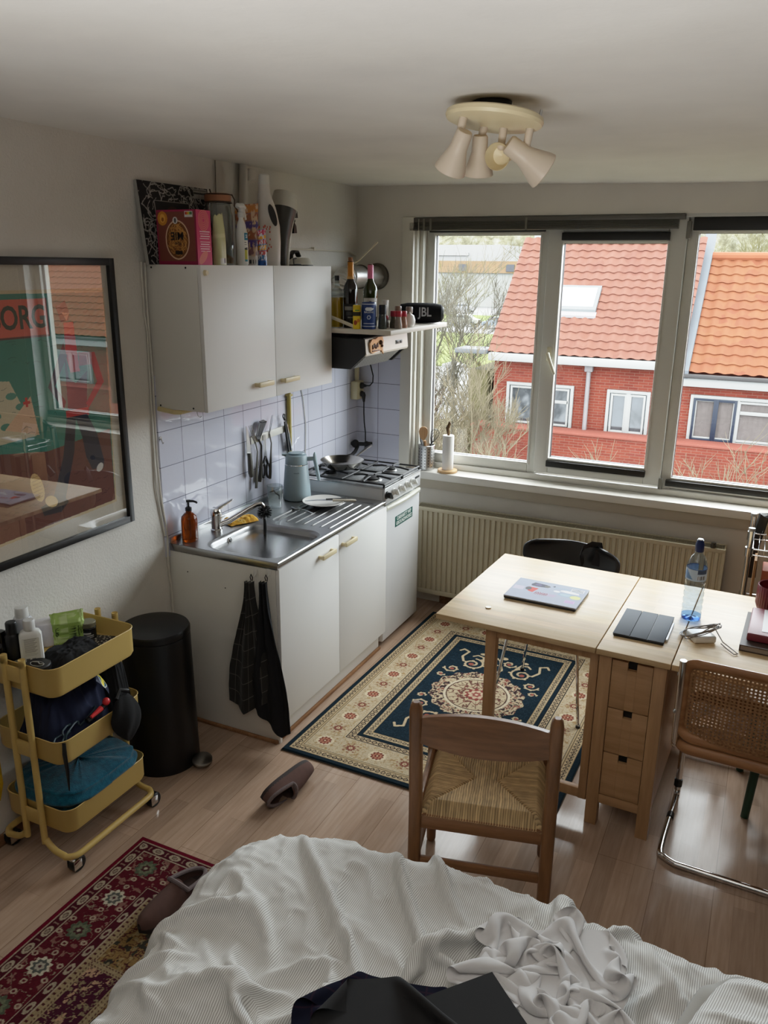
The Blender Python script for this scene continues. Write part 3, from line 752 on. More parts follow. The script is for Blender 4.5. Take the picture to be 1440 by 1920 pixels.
# fridge and hob
t = thing('fridge', 'slim white under-counter fridge with a green sticker, below the gas hob', 'fridge', (.28, 3.31, 0))
M_fr = mat('fridge_white', (224, 226, 228), .3, var=.02)
build(G(t).box(.02, .515, 3.068, 3.548, .03, .826, .004), 'body', M_fr, t)
for x, y in ((.06, 3.1), (.06, 3.51), (.48, 3.1), (.48, 3.51)): build(G(t).cyl((x, y, 0), .016, .032), 'foot', M_black, t)
dd = build(G(t).box(.519, .556, 3.066, 3.550, .035, .805, .008, 3), 'door', M_fr, t)
g = G(t); yy = np.linspace(3.085, 3.53, 24)
pr_ = [[(.553, y, .820), (.566+.010*math.sin(PI*(y-3.085)/.445), y, .822), (.570+.012*math.sin(PI*(y-3.085)/.445), y, .812-.0*y), (.566+.011*math.sin(PI*(y-3.085)/.445), y, .797), (.553, y, .795)] for y in yy]
g.rings(pr_); build(g, 'handle', mat('handle_pale', (222, 222, 206), .3), dd)
st = build(G(t).box(.556, .5572, 3.212, 3.447, .668, .728), 'sticker', mat('sticker_green', (18, 84, 76), .5), dd)
for s_, z in (('CARHARTT WIP', .712), ('GROUNDWORKS', .685)):
    q = lettering(s_, mat('sticker_print', (226, 232, 226), .5), st, (.5576-.28, 3.33-3.31, z), .029, (R(90), 0, R(90)), .0003, xs=.92, bold=.0006)

t = thing('gas_hob', 'white four-burner gas hob with black pan supports and steel trim', 'hob', (.28, 3.31, .83))
build(G(t).box(.02, .545, 3.070, 3.552, .828, .918, .004), 'body', M_fr, t)
build(G(t).box(.545, .559, 3.070, 3.552, .829, .919, .005), 'control_panel', mat('panel_silver', (206, 206, 206), .3, .3), t)
build(G(t).box(.018, .562, 3.066, 3.556, .9175, .923, .002), 'steel_rim', M_steel, t)
build(G(t).box(.036, .545, 3.082, 3.540, .9205, .9255, .002), 'cooktop', mat('hob_enamel', (150, 152, 154), .22, .4), t)
M_iron = mat('cast_black', (14, 14, 15), .5)
for k, (x, y) in enumerate(((.425, 3.19), (.425, 3.43), (.165, 3.19), (.165, 3.43))):
    r_ = (.046, .030, .036, .036)[k]
    b_ = build(G(t).lathe([(r_*1.15, .925), (r_*1.2, .930), (r_*1.0, .936)], (x, y, 0), 24), 'burner', mat('burner_alu', (150, 150, 150), .4, .8), t)
    build(G(t).lathe([(r_*.95, .936), (r_*.98, .943), (r_*.8, .948), (0, .949)], (x, y, 0), 24), 'burner_cap', M_iron, b_)
for y0, y1 in ((3.078, 3.306), (3.314, 3.544)):
    g = G(t); ym = (y0+y1)/2
    for a, c_ in (((.03, y0), (.55, y0)), ((.03, y1), (.55, y1)), ((.03, y0), (.03, y1)), ((.55, y0), (.55, y1)), ((.29, y0), (.29, y1))):
        g.tube([(a[0], a[1], .941), (c_[0], c_[1], .941)], .0048, 8)
    for xc in (.165, .425):
        for dx, dy in ((1, 0), (-1, 0), (0, 1), (0, -1)):
            L = .115 if dx else (y1-y0)/2
            g.tube([(xc+dx*L*.98, ym+dy*L*.98, .944), (xc+dx*L*.5, ym+dy*L*.5, .952), (xc+dx*.026, ym+dy*.026, .952)], [.0055, .0055, .004], 8)
    for x, y in ((.03, y0), (.55, y0), (.03, y1), (.55, y1)): g.cyl((x, y, .925), .006, .016, n=10)
    build(g, 'pan_support', M_iron, t)
for k, y in enumerate((3.092, 3.176, 3.260, 3.345, 3.420)):  # first knob and grip coloured black to stand for shadow
    kn = build(G(t).cyl((.558, y, .882), .021, .004, 'x', 24).cyl((.562, y, .882), .017, .018, 'x', 24, .014, .002), 'knob', M_black if k == 0 else mat('knob_white', (220, 220, 216), .3), t)
    build(G(t).at((.570, y, .882), R(35+k*3), 0, 0).box(0, .024, -.006, .006, -.021, .021, .003), 'knob_grip', M_black if k == 0 else mat('knob_white', (220, 220, 216), .3), kn)
build(G(t).box(.5585, .561, 3.47, 3.53, .884, .897, .0005), 'badge', mat('badge_dark', (46, 46, 48), .4), t)
M_ss = mat('pan_steel', (176, 172, 164), .18, 1)
t = thing('frying_pan', 'steel frying pan with long shiny handle on the back left burner', 'pan', (.205, 3.255, .957))
build(G().lathe([(0, .0), (.078, 0), (.092, .008), (.122, .044), (.124, .046), (.121, .046), (.090, .011), (.076, .004), (0, .003)], n=48), 'pan_body', M_ss, t)
d = Vector((.15, .99, 0)).normalized()
build(G().tube([d*.118+Vector((0, 0, .038)), d*.16+Vector((0, 0, .050)), d*.24+Vector((0, 0, .072)), d*.29+Vector((0, 0, .080))], [.007, .006, .007, .006], 10, flat=(.6, 1.4)), 'handle', M_chrome, t)

# gas tap in the corner
t = thing('gas_tap', 'black gas tap and hose coupling low in the tiled corner', 'gas tap', (.05, 3.76, .94))
g = G(t).tube([(.0085, 3.74, .985), (.05, 3.745, .985), (.10, 3.765, .985)], .012, 12).ball((.035, 3.742, .985), .024, 1, 1, 1.1)
build(g, 'valve_body', M_black, t)
build(G(t).tube([(.10, 3.765, .985), (.13, 3.785, .985)], [.016, .013], 12).ball((.10, 3.765, .985), .019), 'lever', M_black, t)
build(G(t).tube([(.05, 3.742, .97), (.055, 3.70, .945), (.06, 3.64, .935), (.05, 3.60, .934)], .011, 10), 'hose', mat('hose_dark', (42, 42, 42), .6), t)
# socket with two plugs
t = thing('power_socket', 'cream surface-mounted double socket in the tiled corner', 'socket', (.03, 3.78, 1.30))
M_cream = mat('socket_cream', (214, 204, 164), .4)
build(G(t).box(.009, .058, 3.725, 3.811, 1.262, 1.372, .006, 3), 'housing', M_cream, t)
build(G(t).tube([(.030, 3.77, 1.372), (.030, 3.77, 1.44), (.036, 3.775, 1.55)], [.012, .015, .015], 10), 'conduit', M_cream, t)
for z in (1.345, 1.295): build(G(t).cyl((.058, 3.768, z), .021, .003, 'x', 20), 'outlet', mat('outlet_cream', (190, 180, 140), .5), t)
t = thing('hood_cable', 'black plug and curved cable from the upper outlet up to the hood', 'cable', (.07, 3.768, 1.345))
build(G(t).lathe([(.019, 0), (.019, .012), (.010, .020), (.007, .034), (0, .036)], (.0612, 3.768, 1.345), 16, axis='x'), 'plug', M_black, t)
build(G(t).tube([(.09, 3.768, 1.345), (.12, 3.768, 1.348), (.14, 3.768, 1.37), (.142, 3.768, 1.41), (.125, 3.768, 1.47), (.105, 3.75, 1.538)], .004, 8), 'lead', M_black, t)
t = thing('stove_cable', 'black plug and lead hanging from the lower outlet behind the hob', 'cable', (.07, 3.768, 1.295))
build(G(t).lathe([(.017, 0), (.017, .010), (.010, .018), (0, .02)], (.0612, 3.768, 1.295), 16, axis='x').tube([(.070, 3.768, 1.300), (.078, 3.768, 1.285), (.080, 3.768, 1.245)], [.016, .014, .006], 10), 'plug', M_black, t)
build(G(t).tube([(.080, 3.768, 1.25), (.080, 3.768, 1.18), (.083, 3.768, 1.12), (.092, 3.766, 1.06), (.094, 3.764, .97), (.090, 3.75, .945)], .004, 8), 'lead', M_black, t)

# hood
t = thing('range_hood', 'black and white cooker hood under the bottle shelf', 'cooker hood', (.23, 3.30, 1.54))
hp = [(.004, 1.539), (.375, 1.539), (.458, 1.612), (.462, 1.622), (.455, 1.692), (.004, 1.697)]
build(G(t).prism(hp, 3.030, 3.052, 'y').prism(hp, 3.525, 3.548, 'y').box(.004, .44, 3.052, 3.525, 1.66, 1.695), 'casing', mat('hood_black', (20, 20, 24), .4), t)
build(G(t).prism([(.440, 1.608), (.460, 1.608), (.466, 1.618), (.459, 1.692), (.44, 1.692)], 3.032, 3.546, 'y'), 'front_panel', mat('hood_white', (222, 214, 204), .3), t)
n = Nd('filter_mesh'); v = n.coord('Object', (1, 1, 1)); b = n.n('ShaderNodeTexBrick', offset=.5)
n.l(v, b.inputs['Vector']); 
for k, x in (('Scale', 1), ('Brick Width', .014), ('Row Height', .010), ('Mortar Size', .0022)): b.inputs[k].default_value = x
b.inputs['Color1'].default_value = b.inputs['Color2'].default_value = (.03, .03, .033, 1); b.inputs['Mortar'].default_value = (.34, .34, .33, 1)
n.bsdf(b.outputs[0], .45, .3); M_filter = n.m
build(G(t).prism([(.372, 1.545), (.380, 1.541), (.458, 1.610), (.450, 1.616)], 3.052, 3.46, 'y'), 'filter', M_filter, t)
g = G(t).box(.4635, .4665, 3.385, 3.465, 1.642, 1.664, .001); sw = build(g, 'switch_plate', mat('switch_grey', (150, 146, 140), .4), t)
build(G(t).box(.4665, .470, 3.390, 3.412, 1.646, 1.660, .001).box(.4665, .470, 3.436, 3.458, 1.646, 1.660, .001), 'switch', M_black, sw)
t = thing('relief_magnet', 'bronze and cream relief souvenir magnet stuck to the hood front', 'magnet', (.47, 3.16, 1.65))
build(G(t).prism([(3.065, 1.628), (3.060, 1.672), (3.085, 1.690), (3.12, 1.688), (3.15, 1.697), (3.20, 1.696), (3.215, 1.672), (3.205, 1.640), (3.215, 1.606), (3.19, 1.628), (3.13, 1.624), (3.085, 1.618)], .466, .474, 'x'), 'plaque', mat('bronze_cream', (196, 150, 104), .35, .3, .5, .5, 60), t)
g = G(t)
for k in range(4): g.box(.474, .479, 3.082+k*.018, 3.093+k*.018, 1.640+(k % 2)*.006, 1.662+(k % 2)*.006, .002)
g.ball((.476, 3.175, 1.668), .012).ball((.476, 3.190, 1.650), .008).box(.474, .478, 3.08, 3.16, 1.628, 1.634, .001)
build(g, 'relief', mat('bronze_dark', (72, 46, 30), .4, .4), t)

# shelf
t = thing('spice_shelf', 'white board shelf above the cooker hood full of bottles', 'shelf', (.3, 3.4, 1.70))
build(G(t).box(.002, .600, 3.030, 3.790, 1.717, 1.740, .002), 'board', mat('shelf_white', (206, 198, 186), .45), t)
SH = 1.7402
t = thing('wooden_lath', 'thin pale lath resting slantwise at the near end of the shelf', 'lath', (.33, 3.05, SH))
build(G(t).tube([(.245, 3.044, 1.799), (.41, 3.044, 1.745)], .006, 4, flat=(1.4, .5)), 'strip', mat('lath_cream', (206, 196, 172), .6), t)
def lab(w, h, col, n=60): return Can(w, h, n, col)
def face(x, y): return math.atan2(-.66-y, 2.32-x)
# oil bottle
t = thing('oil_bottle', 'square clear bottle half full of yellow oil at the shelf corner', 'bottle', (.275, 3.080, SH))
build(G().lathe([(0, 0), (.026, 0), (.027, .003), (.027, .165), (.022, .185), (.011, .20), (.0105, .235), (0, .236)], n=32, sq=.6), 'bottle', M_clear, t)
build(G().lathe([(0, .004), (.0245, .004), (.0245, .150), (0, .150)], n=32, sq=.6), 'oil', mat('oil_yellow', (190, 148, 16), .15), t)
build(G().cyl((0, 0, .232), .013, .024), 'cap', M_black, t)
def wine(label, loc, h, r, gcol, foil, foilh, lb, lz, lh):
    t = thing('wine_bottle', label, 'bottle', (*loc, SH)); s = h/.32
    build(G().lathe([(0, .004), (r*.6, 0), (r*.96, .0), (r, .004), (r, .185*s), (r*.9, .205*s), (r*.5, .232*s), (r*.40, .25*s), (.0132, .31*s), (.0145, .312*s), (.0145, .32*s), (0, h)], n=32), 'glass', mat('bottle_'+gcol, gcol, .06, 0, .6, .02), t)
    build(G().lathe([(.0155, h-foilh), (.0148, h-.004), (.012, h+.001), (0, h+.001)], n=24), 'foil', mat('foil_'+foil, foil, .35, .2), t)
    c, z0 = lb
    curved(c, 'label', vcmat('print', .5), t, (0, 0, z0), r+.0006, face(*loc)); return t
c = lab(.09, .075, (26, 24, 26)); c.rect(.012, .044, .078, .062, (150, 146, 140), .7); c.rect(.02, .018, .07, .036, (60, 58, 60)); c.rect(.03, .006, .06, .012, (120, 116, 110))
t = wine('dark bottle with orange neck foil behind the yellow can', (.335, 3.110), .325, .036, '1c1614', 'c07c26', .085, (c, .045), 0, 0)
build(G().cyl((0, 0, .240), .0178, .012), 'neck_band', mat('band_tan', (196, 148, 84), .5), t); build(G().cyl((0, 0, .322), .011, .022), 'cork', mat('cork', (140, 92, 60), .8), t)
c = lab(.085, .095, (216, 212, 206)); c.ell(.0425, .072, .010, .008, (40, 36, 40)); c.rect(.02, .052, .066, .055, (120, 116, 116)); c.rect(.025, .040, .06, .043, (150, 146, 146))
wine('green wine bottle with pink foil and white label', (.375, 3.255), .312, .037, '2c3416', 'cf6f90', .082, (c, .05), 0, 0)
# tins
c = lab(.12, .112, (222, 190, 40)); c.rect(0, .062, .12, .082, (40, 34, 14)); c.rect(.0, .094, .12, .112, (206, 176, 30)); c.ell(.052, .030, .010, .012, (150, 60, 30)); c.ell(.068, .040, .008, .009, (206, 120, 40)); c.rect(.05, .086, .075, .092, (60, 120, 50))
t = thing('yellow_spice_tin', 'narrow yellow spice tin with a black band, front of the shelf', 'tin', (.402, 3.050, SH))
build(G().lathe([(0, 0), (.0185, 0), (.019, .001), (.019, .113), (.017, .117), (0, .117)]), 'tin', mat('tin_yellow', (216, 184, 40), .35), t)
curved(c, 'label', vcmat('print', .5), t, (0, 0, .002), .0195, face(.4, 3.05))
c = lab(.16, .118, (30, 56, 116)); c.ell(.08, .092, .020, .009, (226, 232, 240)); c.poly([(.096, .092), (.106, .101), (.104, .088)], (226, 232, 240)); c.ring(.08, .052, .008, .008, .0015, (210, 218, 232)); c.rect(.045, .028, .115, .030, (200, 208, 226)); c.rect(.05, .020, .11, .022, (200, 208, 226)); c.rect(0, .008, .16, .010, (214, 220, 232)); c.rect(0, .1135, .16, .118, (200, 206, 220))
t = thing('salt_canister', 'blue and white sea salt canister in front of the pink-capped bottle', 'canister', (.447, 3.095, SH))
build(G().lathe([(0, 0), (.035, 0), (.036, .002), (.036, .127), (.034, .131), (0, .131)], n=36), 'tin', mat('tin_blue', (30, 52, 108), .35), t)
curved(c, 'label', vcmat('print', .5), t, (0, 0, .006), .0366, face(.447, 3.095))
a = face(.447, 3.095); lettering('BALEINE', mat('print_white', (228, 232, 238), .5), t, (.0376*math.cos(a), .0376*math.sin(a), .083), .0125, (R(90), 0, a+PI/2), .0002)
t = thing('pepper_grinder', 'glass pepper grinder with black top beside the blue canister', 'grinder', (.507, 3.130, SH))
build(G().lathe([(0, 0), (.020, 0), (.023, .006), (.021, .045), (.018, .072), (0, .073)], n=24), 'jar', mat('pepper_dark', (62, 66, 62), .15, 0, .6, .5, 90), t)
build(G().lathe([(.0195, .073), (.0195, .115), (.017, .118), (0, .118)], n=24), 'cap', M_black, t)
def shaker(label, loc, h, fill, cap, r=.020, name='spice_shaker', grp=None):
    t = thing(name, label, 'spice jar', (*loc, SH), 0, grp)
    build(G().lathe([(0, 0), (r*.9, 0), (r, .006), (r*.98, .02), (r*.72, h*.6), (r*.74, h*.70)], n=22), 'jar', mat('fill_'+fill, fill, .15, 0, .6, .35, 120), t)
    build(G().lathe([(r*.80, h*.68), (r*.84, h*.70), (r*.84, h*.95), (r*.74, h), (0, h)], n=22), 'cap', mat('cap_'+cap, cap, .35), t)
shaker('red-capped shaker of dark green herbs, next to the grinder', (.533, 3.205), .086, '5c5646', 'a02434')
shaker('red-capped shaker with pale spice, nearest the shelf edge', (.572, 3.180), .088, '8c8076', 'a82838')
shaker('red-capped shaker of reddish spice beside the white pot', (.566, 3.258), .084, '96705c', 'a02434')
shaker('low red-capped shaker half hidden behind the herbs', (.480, 3.225), .060, '5a4a40', '9c2030', .017)
shaker('brown-lidded spice jar behind the red-capped shakers', (.500, 3.330), .105, '8a7058', '7a6250', .022)
shaker('clear spice jar with a grey lid behind the red-capped shakers', (.545, 3.375), .100, '9a8a78', '8c8078', .022)
t = thing('white_sugar_pot', 'round white china pot with a thin spoon, beside the speaker', 'pot', (.562, 3.345, SH))
build(G().lathe([(0, 0), (.018, 0), (.029, .018), (.030, .034), (.022, .058), (.010, .066), (.005, .068), (.006, .074), (0, .076)], n=28), 'pot_body', M_cer, t)
single(G().lathe([(0, 0), (.014, 0), (.017, .12), (.018, .135), (.016, .135), (.0, .12)], n=20), 'white_beaker', M_cer, 'slim white beaker behind the blue canister', 'cup', (.44, 3.30, SH))
# speaker
t = thing('bluetooth_speaker', 'black cylindrical fabric speaker lying at the window end of the shelf', 'speaker', (.500, 3.640, SH+.0555), 0)
ax = face(.505, 3.64)+PI/2; t.rotation_euler = (0, 0, ax)
n = Nd('speaker_mesh'); n.bsdf((20, 20, 24), .8, 0, .2); n.bump(n.noise(n.coord(), 700, 2), .4, .002)
build(G().lathe([(0, -.122), (.034, -.122), (.047, -.112), (.054, -.075), (.0555, 0), (.054, .075), (.047, .112), (.034, .122), (0, .122)], n=32, axis='x'), 'body', n.m, t)
build(G().lathe([(.0, -.126), (.030, -.126), (.034, -.121)], n=24, axis='x'), 'bass_radiator', M_black, t); build(G().lathe([(.034, .121), (.030, .126), (0, .126)], n=24, axis='x'), 'bass_radiator', M_black, t)
lettering('JBL', mat('logo_grey', (176, 178, 186), .35, .5), t, (.022, -.0557, 0.006), .068, (R(90), 0, 0), .0012, xs=.8, bold=.0010)

# aluminium duct
t = thing('exhaust_duct', 'ribbed aluminium exhaust duct from the hood into the wall', 'duct', (.14, 3.5, 1.74))
pp = [(.14, 3.34, 1.70), (.14, 3.34, 1.86)]
for a in np.linspace(0, PI/2, 9): pp.append((.14, 3.34+.11-.11*math.cos(a), 1.875+.11*math.sin(a)))
pts, rad = [], []
for i in range(len(pp)-1):
    for k in range(8):
        q = Vector(pp[i]).lerp(Vector(pp[i+1]), k/8); pts.append(q)
L = 0
for i, q in enumerate(pts):
    if i: L += (q-pts[i-1]).length
    rad.append(.056+.0035*math.sin(L*2*PI/.016))
M_alu = mat('duct_alu', (200, 200, 198), .3, 1)
build(G(t).tube(pts, rad, 28), 'flexible_elbow', M_alu, t, 60)
build(G(t).cyl((.14, 3.45, 1.985), .060, .36, 'y', 36), 'straight_pipe', M_alu, t)
build(G(t).lathe([(.060, 3.79), (.074, 3.80), (.076, 3.819)], (.14, 0, 1.985), 36, axis='y'), 'wall_collar', mat('alu_dark', (96, 92, 84), .5, .8), t)
build(G(t).tube([(.14+.0625*math.cos(a), 3.60, 1.985+.0625*math.sin(a)) for a in np.linspace(0, 2*PI, 33)[:-1]], .004, 6, closed=True), 'clamp_ring', mat('alu_dark', (96, 92, 84), .5, .8), t)
single(G().tube([(.012, 3.05, 2.124), (.012, 3.70, 2.121), (.013, 3.78, 2.10), (.014, 3.80, 2.03), (.02, 3.80, 1.9)], .005, 8).cbox((.010, 3.30, 2.128), (.02, .012, .018), .002), 'wall_conduit', mat('pipe_white', (206, 200, 184), .5), 'thin white conduit along the wall above the duct', 'pipe')
single(G().tube([(.335, 3.42, 2.165), (.22, 3.42, 2.07), (.17, 3.42, 2.045)], .004, 6), 'bamboo_skewer', mat('skewer', (206, 196, 170), .6), 'thin pale stick poking up beside the duct', 'stick')
# pipes down to the cabinet
single(G().tube([(.024, 2.66, H-.004), (.024, 2.645, 2.30), (.024, 2.64, 2.042)], .019, 14).cbox((.03, 2.70, 2.44), (.04, .05, .05), .012, 3), 'water_pipe', M_wallf, 'painted white pipe from ceiling to wall cabinet', 'pipe')
single(G().tube([(.006, 2.472, H-.005), (.006, 2.466, 2.30), (.006, 2.463, 2.2), (.006, 2.46, 2.05)], .0025, 6), 'aerial_cable', mat('cable_grey', (120, 112, 100), .6), 'thin grey cable running down from the ceiling behind the jar', 'cable')
M_cab = mat('cable_paint', (206, 202, 192), .6)
single(G().tube([(.008, 2.02, 2.06), (.008, 1.978, 2.045), (.008, 1.972, 1.9), (.008, 1.975, 1.6), (.008, 1.965, 1.25), (.008, 1.972, 1.1), (.008, 1.995, .92), (.009, 1.995, .88), (.012, 1.985, .78), (.016, 1.99, .66), (.016, 1.99, .45), (.016, 1.985, .10)], .0045, 8), 'wall_cable', M_cab, 'white cable pinned beside the tiles down to the floor', 'cable')
single(G().tube([(.006, 1.958, 2.05), (.006, 1.955, 1.85), (.006, 1.965, 1.78), (.006, 1.955, 1.4), (.006, 1.950, 1.12), (.006, 1.985, .9)], .0035, 8), 'bell_wire', M_cab, 'second thin white wire left of the pinned cable', 'cable')
# ================================================================== on top of the wall cabinet
K = 2.0412
# canvas print leaning on the wall
cn = Can(.44, .315, 190, (22, 21, 22))
rs = np.random.RandomState(4)
for k in range(260):
    x, y, a = rs.rand()*.44, rs.rand()*.315, rs.rand()*6.3
    if .085 < x < .30 and y < .245: continue
    P = [(x, y)]
    for j in range(5):
        a += rs.randn()*.8; x += .012*math.cos(a); y += .012*math.sin(a); P.append((x, y))
    cn.line(P, .0025+.002*rs.rand(), (176, 172, 166), .75)
cn.rect(.085, 0, .30, .245, (26, 26, 27)); cn.line([(.085, 0), (.085, .245), (.30, .245), (.30, 0)], .003, (150, 146, 140))
cn.ell(.19, .20, .035, .028, (52, 38, 32)); cn.ell(.19, .16, .036, .026, (150, 66, 40)); cn.ell(.19, .12, .06, .03, (60, 44, 38))
cn.rect(.34, .27, .435, .312, (150, 148, 142), .8); cn.line([(.345, .292), (.43, .292)], .006, (40, 40, 40)); cn.line([(.345, .303), (.43, .303)], .003, (40, 40, 40))
t = thing('canvas_print', 'black and white scribbled canvas print leaning on the wall above the cabinet', 'picture', (.06, 2.17, K))
a = .14
o0 = Vector((.058, 1.945, K)); up = Vector((-math.sin(a), .03, math.cos(a))); al = Vector((0, 1, 0))
g = G(t)
N = Vector((math.cos(a), 0, math.sin(a)))
g.rings([[o0, o0+al*.44, o0+al*.44+up*.315, o0+up*.315], [o0-N*.016, o0+al*.44-N*.016, o0+al*.44+up*.315-N*.016, o0+up*.315-N*.016]])
build(g, 'stretched_canvas', mat('canvas_edge', (150, 148, 142), .8), t)
painted(cn, 'print', vcmat('print_matt', .8), t, o0+N*.0006-Vector(t.location), al, up)
# noodle box
t = thing('noodle_box', 'pink and brown noodle box standing upside down at the cabinet corner', 'box', (.156, 2.045, K))
x0, x1, y0, y1, h = .062, .253, 2.0, 2.090, .203
build(G(t).box(x0, x1, y0, y1, K, K+h, .001), 'carton', mat('box_pink', (150, 34, 74), .5, var=.03), t)
cn = Can(.191, .203, 150, (116, 62, 50))
cn.rect(0, 0, .191, .014, (134, 26, 62)); cn.rect(0, .196, .191, .203, (150, 34, 74)); cn.rect(0, 0, .007, .203, (134, 34, 62)); cn.rect(.184, 0, .191, .203, (134, 30, 62))
cn.ell(.030, .172, .024, .026, (196, 128, 44)); cn.ell(.030, .172, .013, .016, (226, 164, 70)); cn.ell(.031, .168, .006, .008, (150, 84, 30))
cn.ell(.098, .092, .058, .073, (206, 170, 140)); cn.ell(.098, .092, .053, .068, (110, 64, 30))
for k in range(150):
    a = rs.rand()*6.3; r_ = math.sqrt(rs.rand())*.9; x, y = .098+.05*r_*math.cos(a), .092+.065*r_*math.sin(a); b_ = a+1.6+rs.randn()*.5
    cn.line([(x-.012*math.cos(b_), y-.012*math.sin(b_)), (x, y+.003*rs.randn()), (x+.012*math.cos(b_+.5), y+.012*math.sin(b_+.5))], .0022, (196, 140, 70) if k % 3 else (150, 96, 44), .85)
cn.ell(.091, .164, .012, .013, (196, 190, 186)); cn.ell(.091, .164, .005, .009, (60, 60, 64))
cn.rect(.138, .176, .176, .197, (200, 196, 190))
for k, c in enumerate(((176, 50, 40), (206, 120, 40), (196, 180, 60), (80, 140, 70), (60, 90, 60))): cn.rect(.141+k*.0066, .184, .1476+k*.0066, .195, c)
cn.rect(.084, .038, .120, .052, (34, 22, 18))
painted(cn, 'front_print', vcmat('print', .5), t, Vector((x0, y0-.0006, K))-Vector(t.location), (1, 0, 0), (0, 0, 1))
cn = Can(.09, .203, 80, (206, 66, 114))
for k in range(5): cn.ring(.045, .165, .008+.006*k, .009+.007*k, .0014, (226, 140, 120), .8)
for k in range(9): cn.rect(.018+.002*(k % 3), .122-k*.0085-(.004 if k > 3 else 0), .080-.004*(k % 2), .125-k*.0085-(.004 if k > 3 else 0), (240, 216, 224))
cn.ell(.035, .028, .034, .016, (222, 130, 120), .8, .7)
painted(cn, 'side_print', vcmat('print', .5), t, Vector((x1+.0006, y0, K))-Vector(t.location), (0, 1, 0), (0, 0, 1))
lettering('MIE', mat('print_black', (22, 16, 14), .6), t, (x0+.098-.156, y0-.0012-2.045, .108), .040, (R(90), PI, 0), .0003, bold=.001)
lettering('FIJNE', mat('print_black', (22, 16, 14), .6), t, (x0+.100-.156, y0-.0012-2.045, .080), .015, (R(90), PI, 0), .0003)
# clip-top jar
t = thing('clip_top_jar', 'big glass clip-top jar with copper-coloured lid behind the pale packet', 'jar', (.105, 2.345, K))
build(G().lathe([(0, 0), (.054, 0), (.060, .006), (.060, .20), (.054, .228), (.052, .255), (.050, .255), (.052, .225), (.057, .20), (.057, .01), (0, .006)], n=36), 'glass_body', M_clear, t)
build(G().lathe([(.053, .256), (.056, .258), (.056, .280), (.048, .288), (0, .290)], n=36), 'lid', mat('lid_copper', (176, 122, 90), .45, .2), t)
build(G().tube([(.058*math.cos(a), .058*math.sin(a), .252) for a in np.linspace(0, 2*PI, 33)[:-1]], .002, 6, closed=True).tube([(.058*math.cos(a), .058*math.sin(a), .284) for a in np.linspace(0, 2*PI, 33)[:-1]], .002, 6, closed=True).tube([(.058, .02, .285), (.068, .025, .262), (.064, .026, .24), (.075, .03, .225), (.082, .034, .20)], .0025, 6).tube([(-.02, -.02, .29), (-.025, -.02, .305)], .003, 6), 'wire_clamp', mat('wire_dark', (60, 48, 38), .4, .7), t)
build(G().lathe([(0, .007), (.055, .007), (.056, .03), (.03, .045), (0, .05)], n=30), 'contents', mat('jar_lentils', (170, 140, 100), .8, var=.4, vs=160), t)
# pale pasta packet
t = thing('pasta_packet', 'pale yellow-green plastic packet standing in front of the glass jar', 'packet', (.205, 2.205, K))
nu, nv = 40, 40; U, V = np.meshgrid(np.linspace(0, 2*PI, nu), np.linspace(0, 1, nv))
sx = .031*(1-.10*V**6)*(1+.10*fbm(U*2, V*6, 2, 3)); sy = .020*(1-.95*V**4)+.0015
P = np.stack([sy*np.cos(U), sx*np.sign(np.sin(U))*abs(np.sin(U))**.7, V*.195*(1+.03*np.sin(U))+.004*np.sin(U*7)*V**6], -1)
cn = Can(1, 1, 40, (206, 208, 160)); cn.X[:] = U/(2*PI); cn.Y[:] = V
cn.rect(.9, .02, 1, .14, (226, 226, 216)); cn.rect(0, .02, .1, .14, (226, 226, 216))
for k in range(6): cn.rect(.0+k*.018, .03, .008+k*.018, .13, (60, 60, 60))
cn.rect(0, .55, 1, .62, (222, 222, 180))
o = link(gridmesh('bag', P, cn.A[:nv, :nu]), 'bag', vcmat('print_gloss', .25), t, 180)
# spray bottle
t = thing('spray_bottle', 'white trigger spray bottle with a blue label, in front of the detergent pouch', 'spray bottle', (.205, 2.365, K))
M_wp = mat('white_plastic', (220, 220, 216), .35, var=.02)
build(G().lathe([(0, 0), (.026, 0), (.028, .004), (.028, .13), (.022, .165), (.012, .185), (.012, .20), (0, .20)], n=30, sx=.75, sy=1), 'bottle', M_wp, t)
g = G().lathe([(.0135, .193), (.0135, .212), (.010, .216)], n=20).tube([(0, -.022, .232), (0, -.02, .238), (0, .012, .240), (0, .030, .232)], [.010, .012, .012, .008], 10).tube([(0, 0, .205), (0, 0, .236)], .010, 10).tube([(0, .018, .228), (0, .026, .212), (0, .036, .186)], [.006, .005, .004], 8, flat=(1.6, .7))
build(g, 'trigger_head', mat('trigger_white', (206, 208, 206), .35), t)
c = Can(.046, .13, 50, (222, 222, 214)); c.rect(0, .098, .046, .128, (30, 120, 150)); c.rect(.006, .012, .04, .062, (190, 186, 60)); c.rect(.006, .012, .04, .02, (60, 140, 150)); c.poly([(.006, .062), (.04, .070), (.04, .058)], (46, 46, 46)); c.rect(.010, .088, .034, .0905, (80, 80, 84)); c.rect(.014, .079, .036, .0815, (80, 80, 84))
P = np.stack([.0215*np.cos((c.X-.023)/.0285)+.0002, .0286*np.sin((c.X-.023)/.0285), c.Y+.004], -1)
ll = link(gridmesh('label', P, c.A), 'label', vcmat('print', .5), t, 180); ll.rotation_euler = (0, 0, -.45)
q = lettering('HG', mat('print_white', (228, 232, 238), .5), t, (.0200, -.0065, .117), .017, (R(90), 0, R(90)-.45), .0002, bold=.0008)
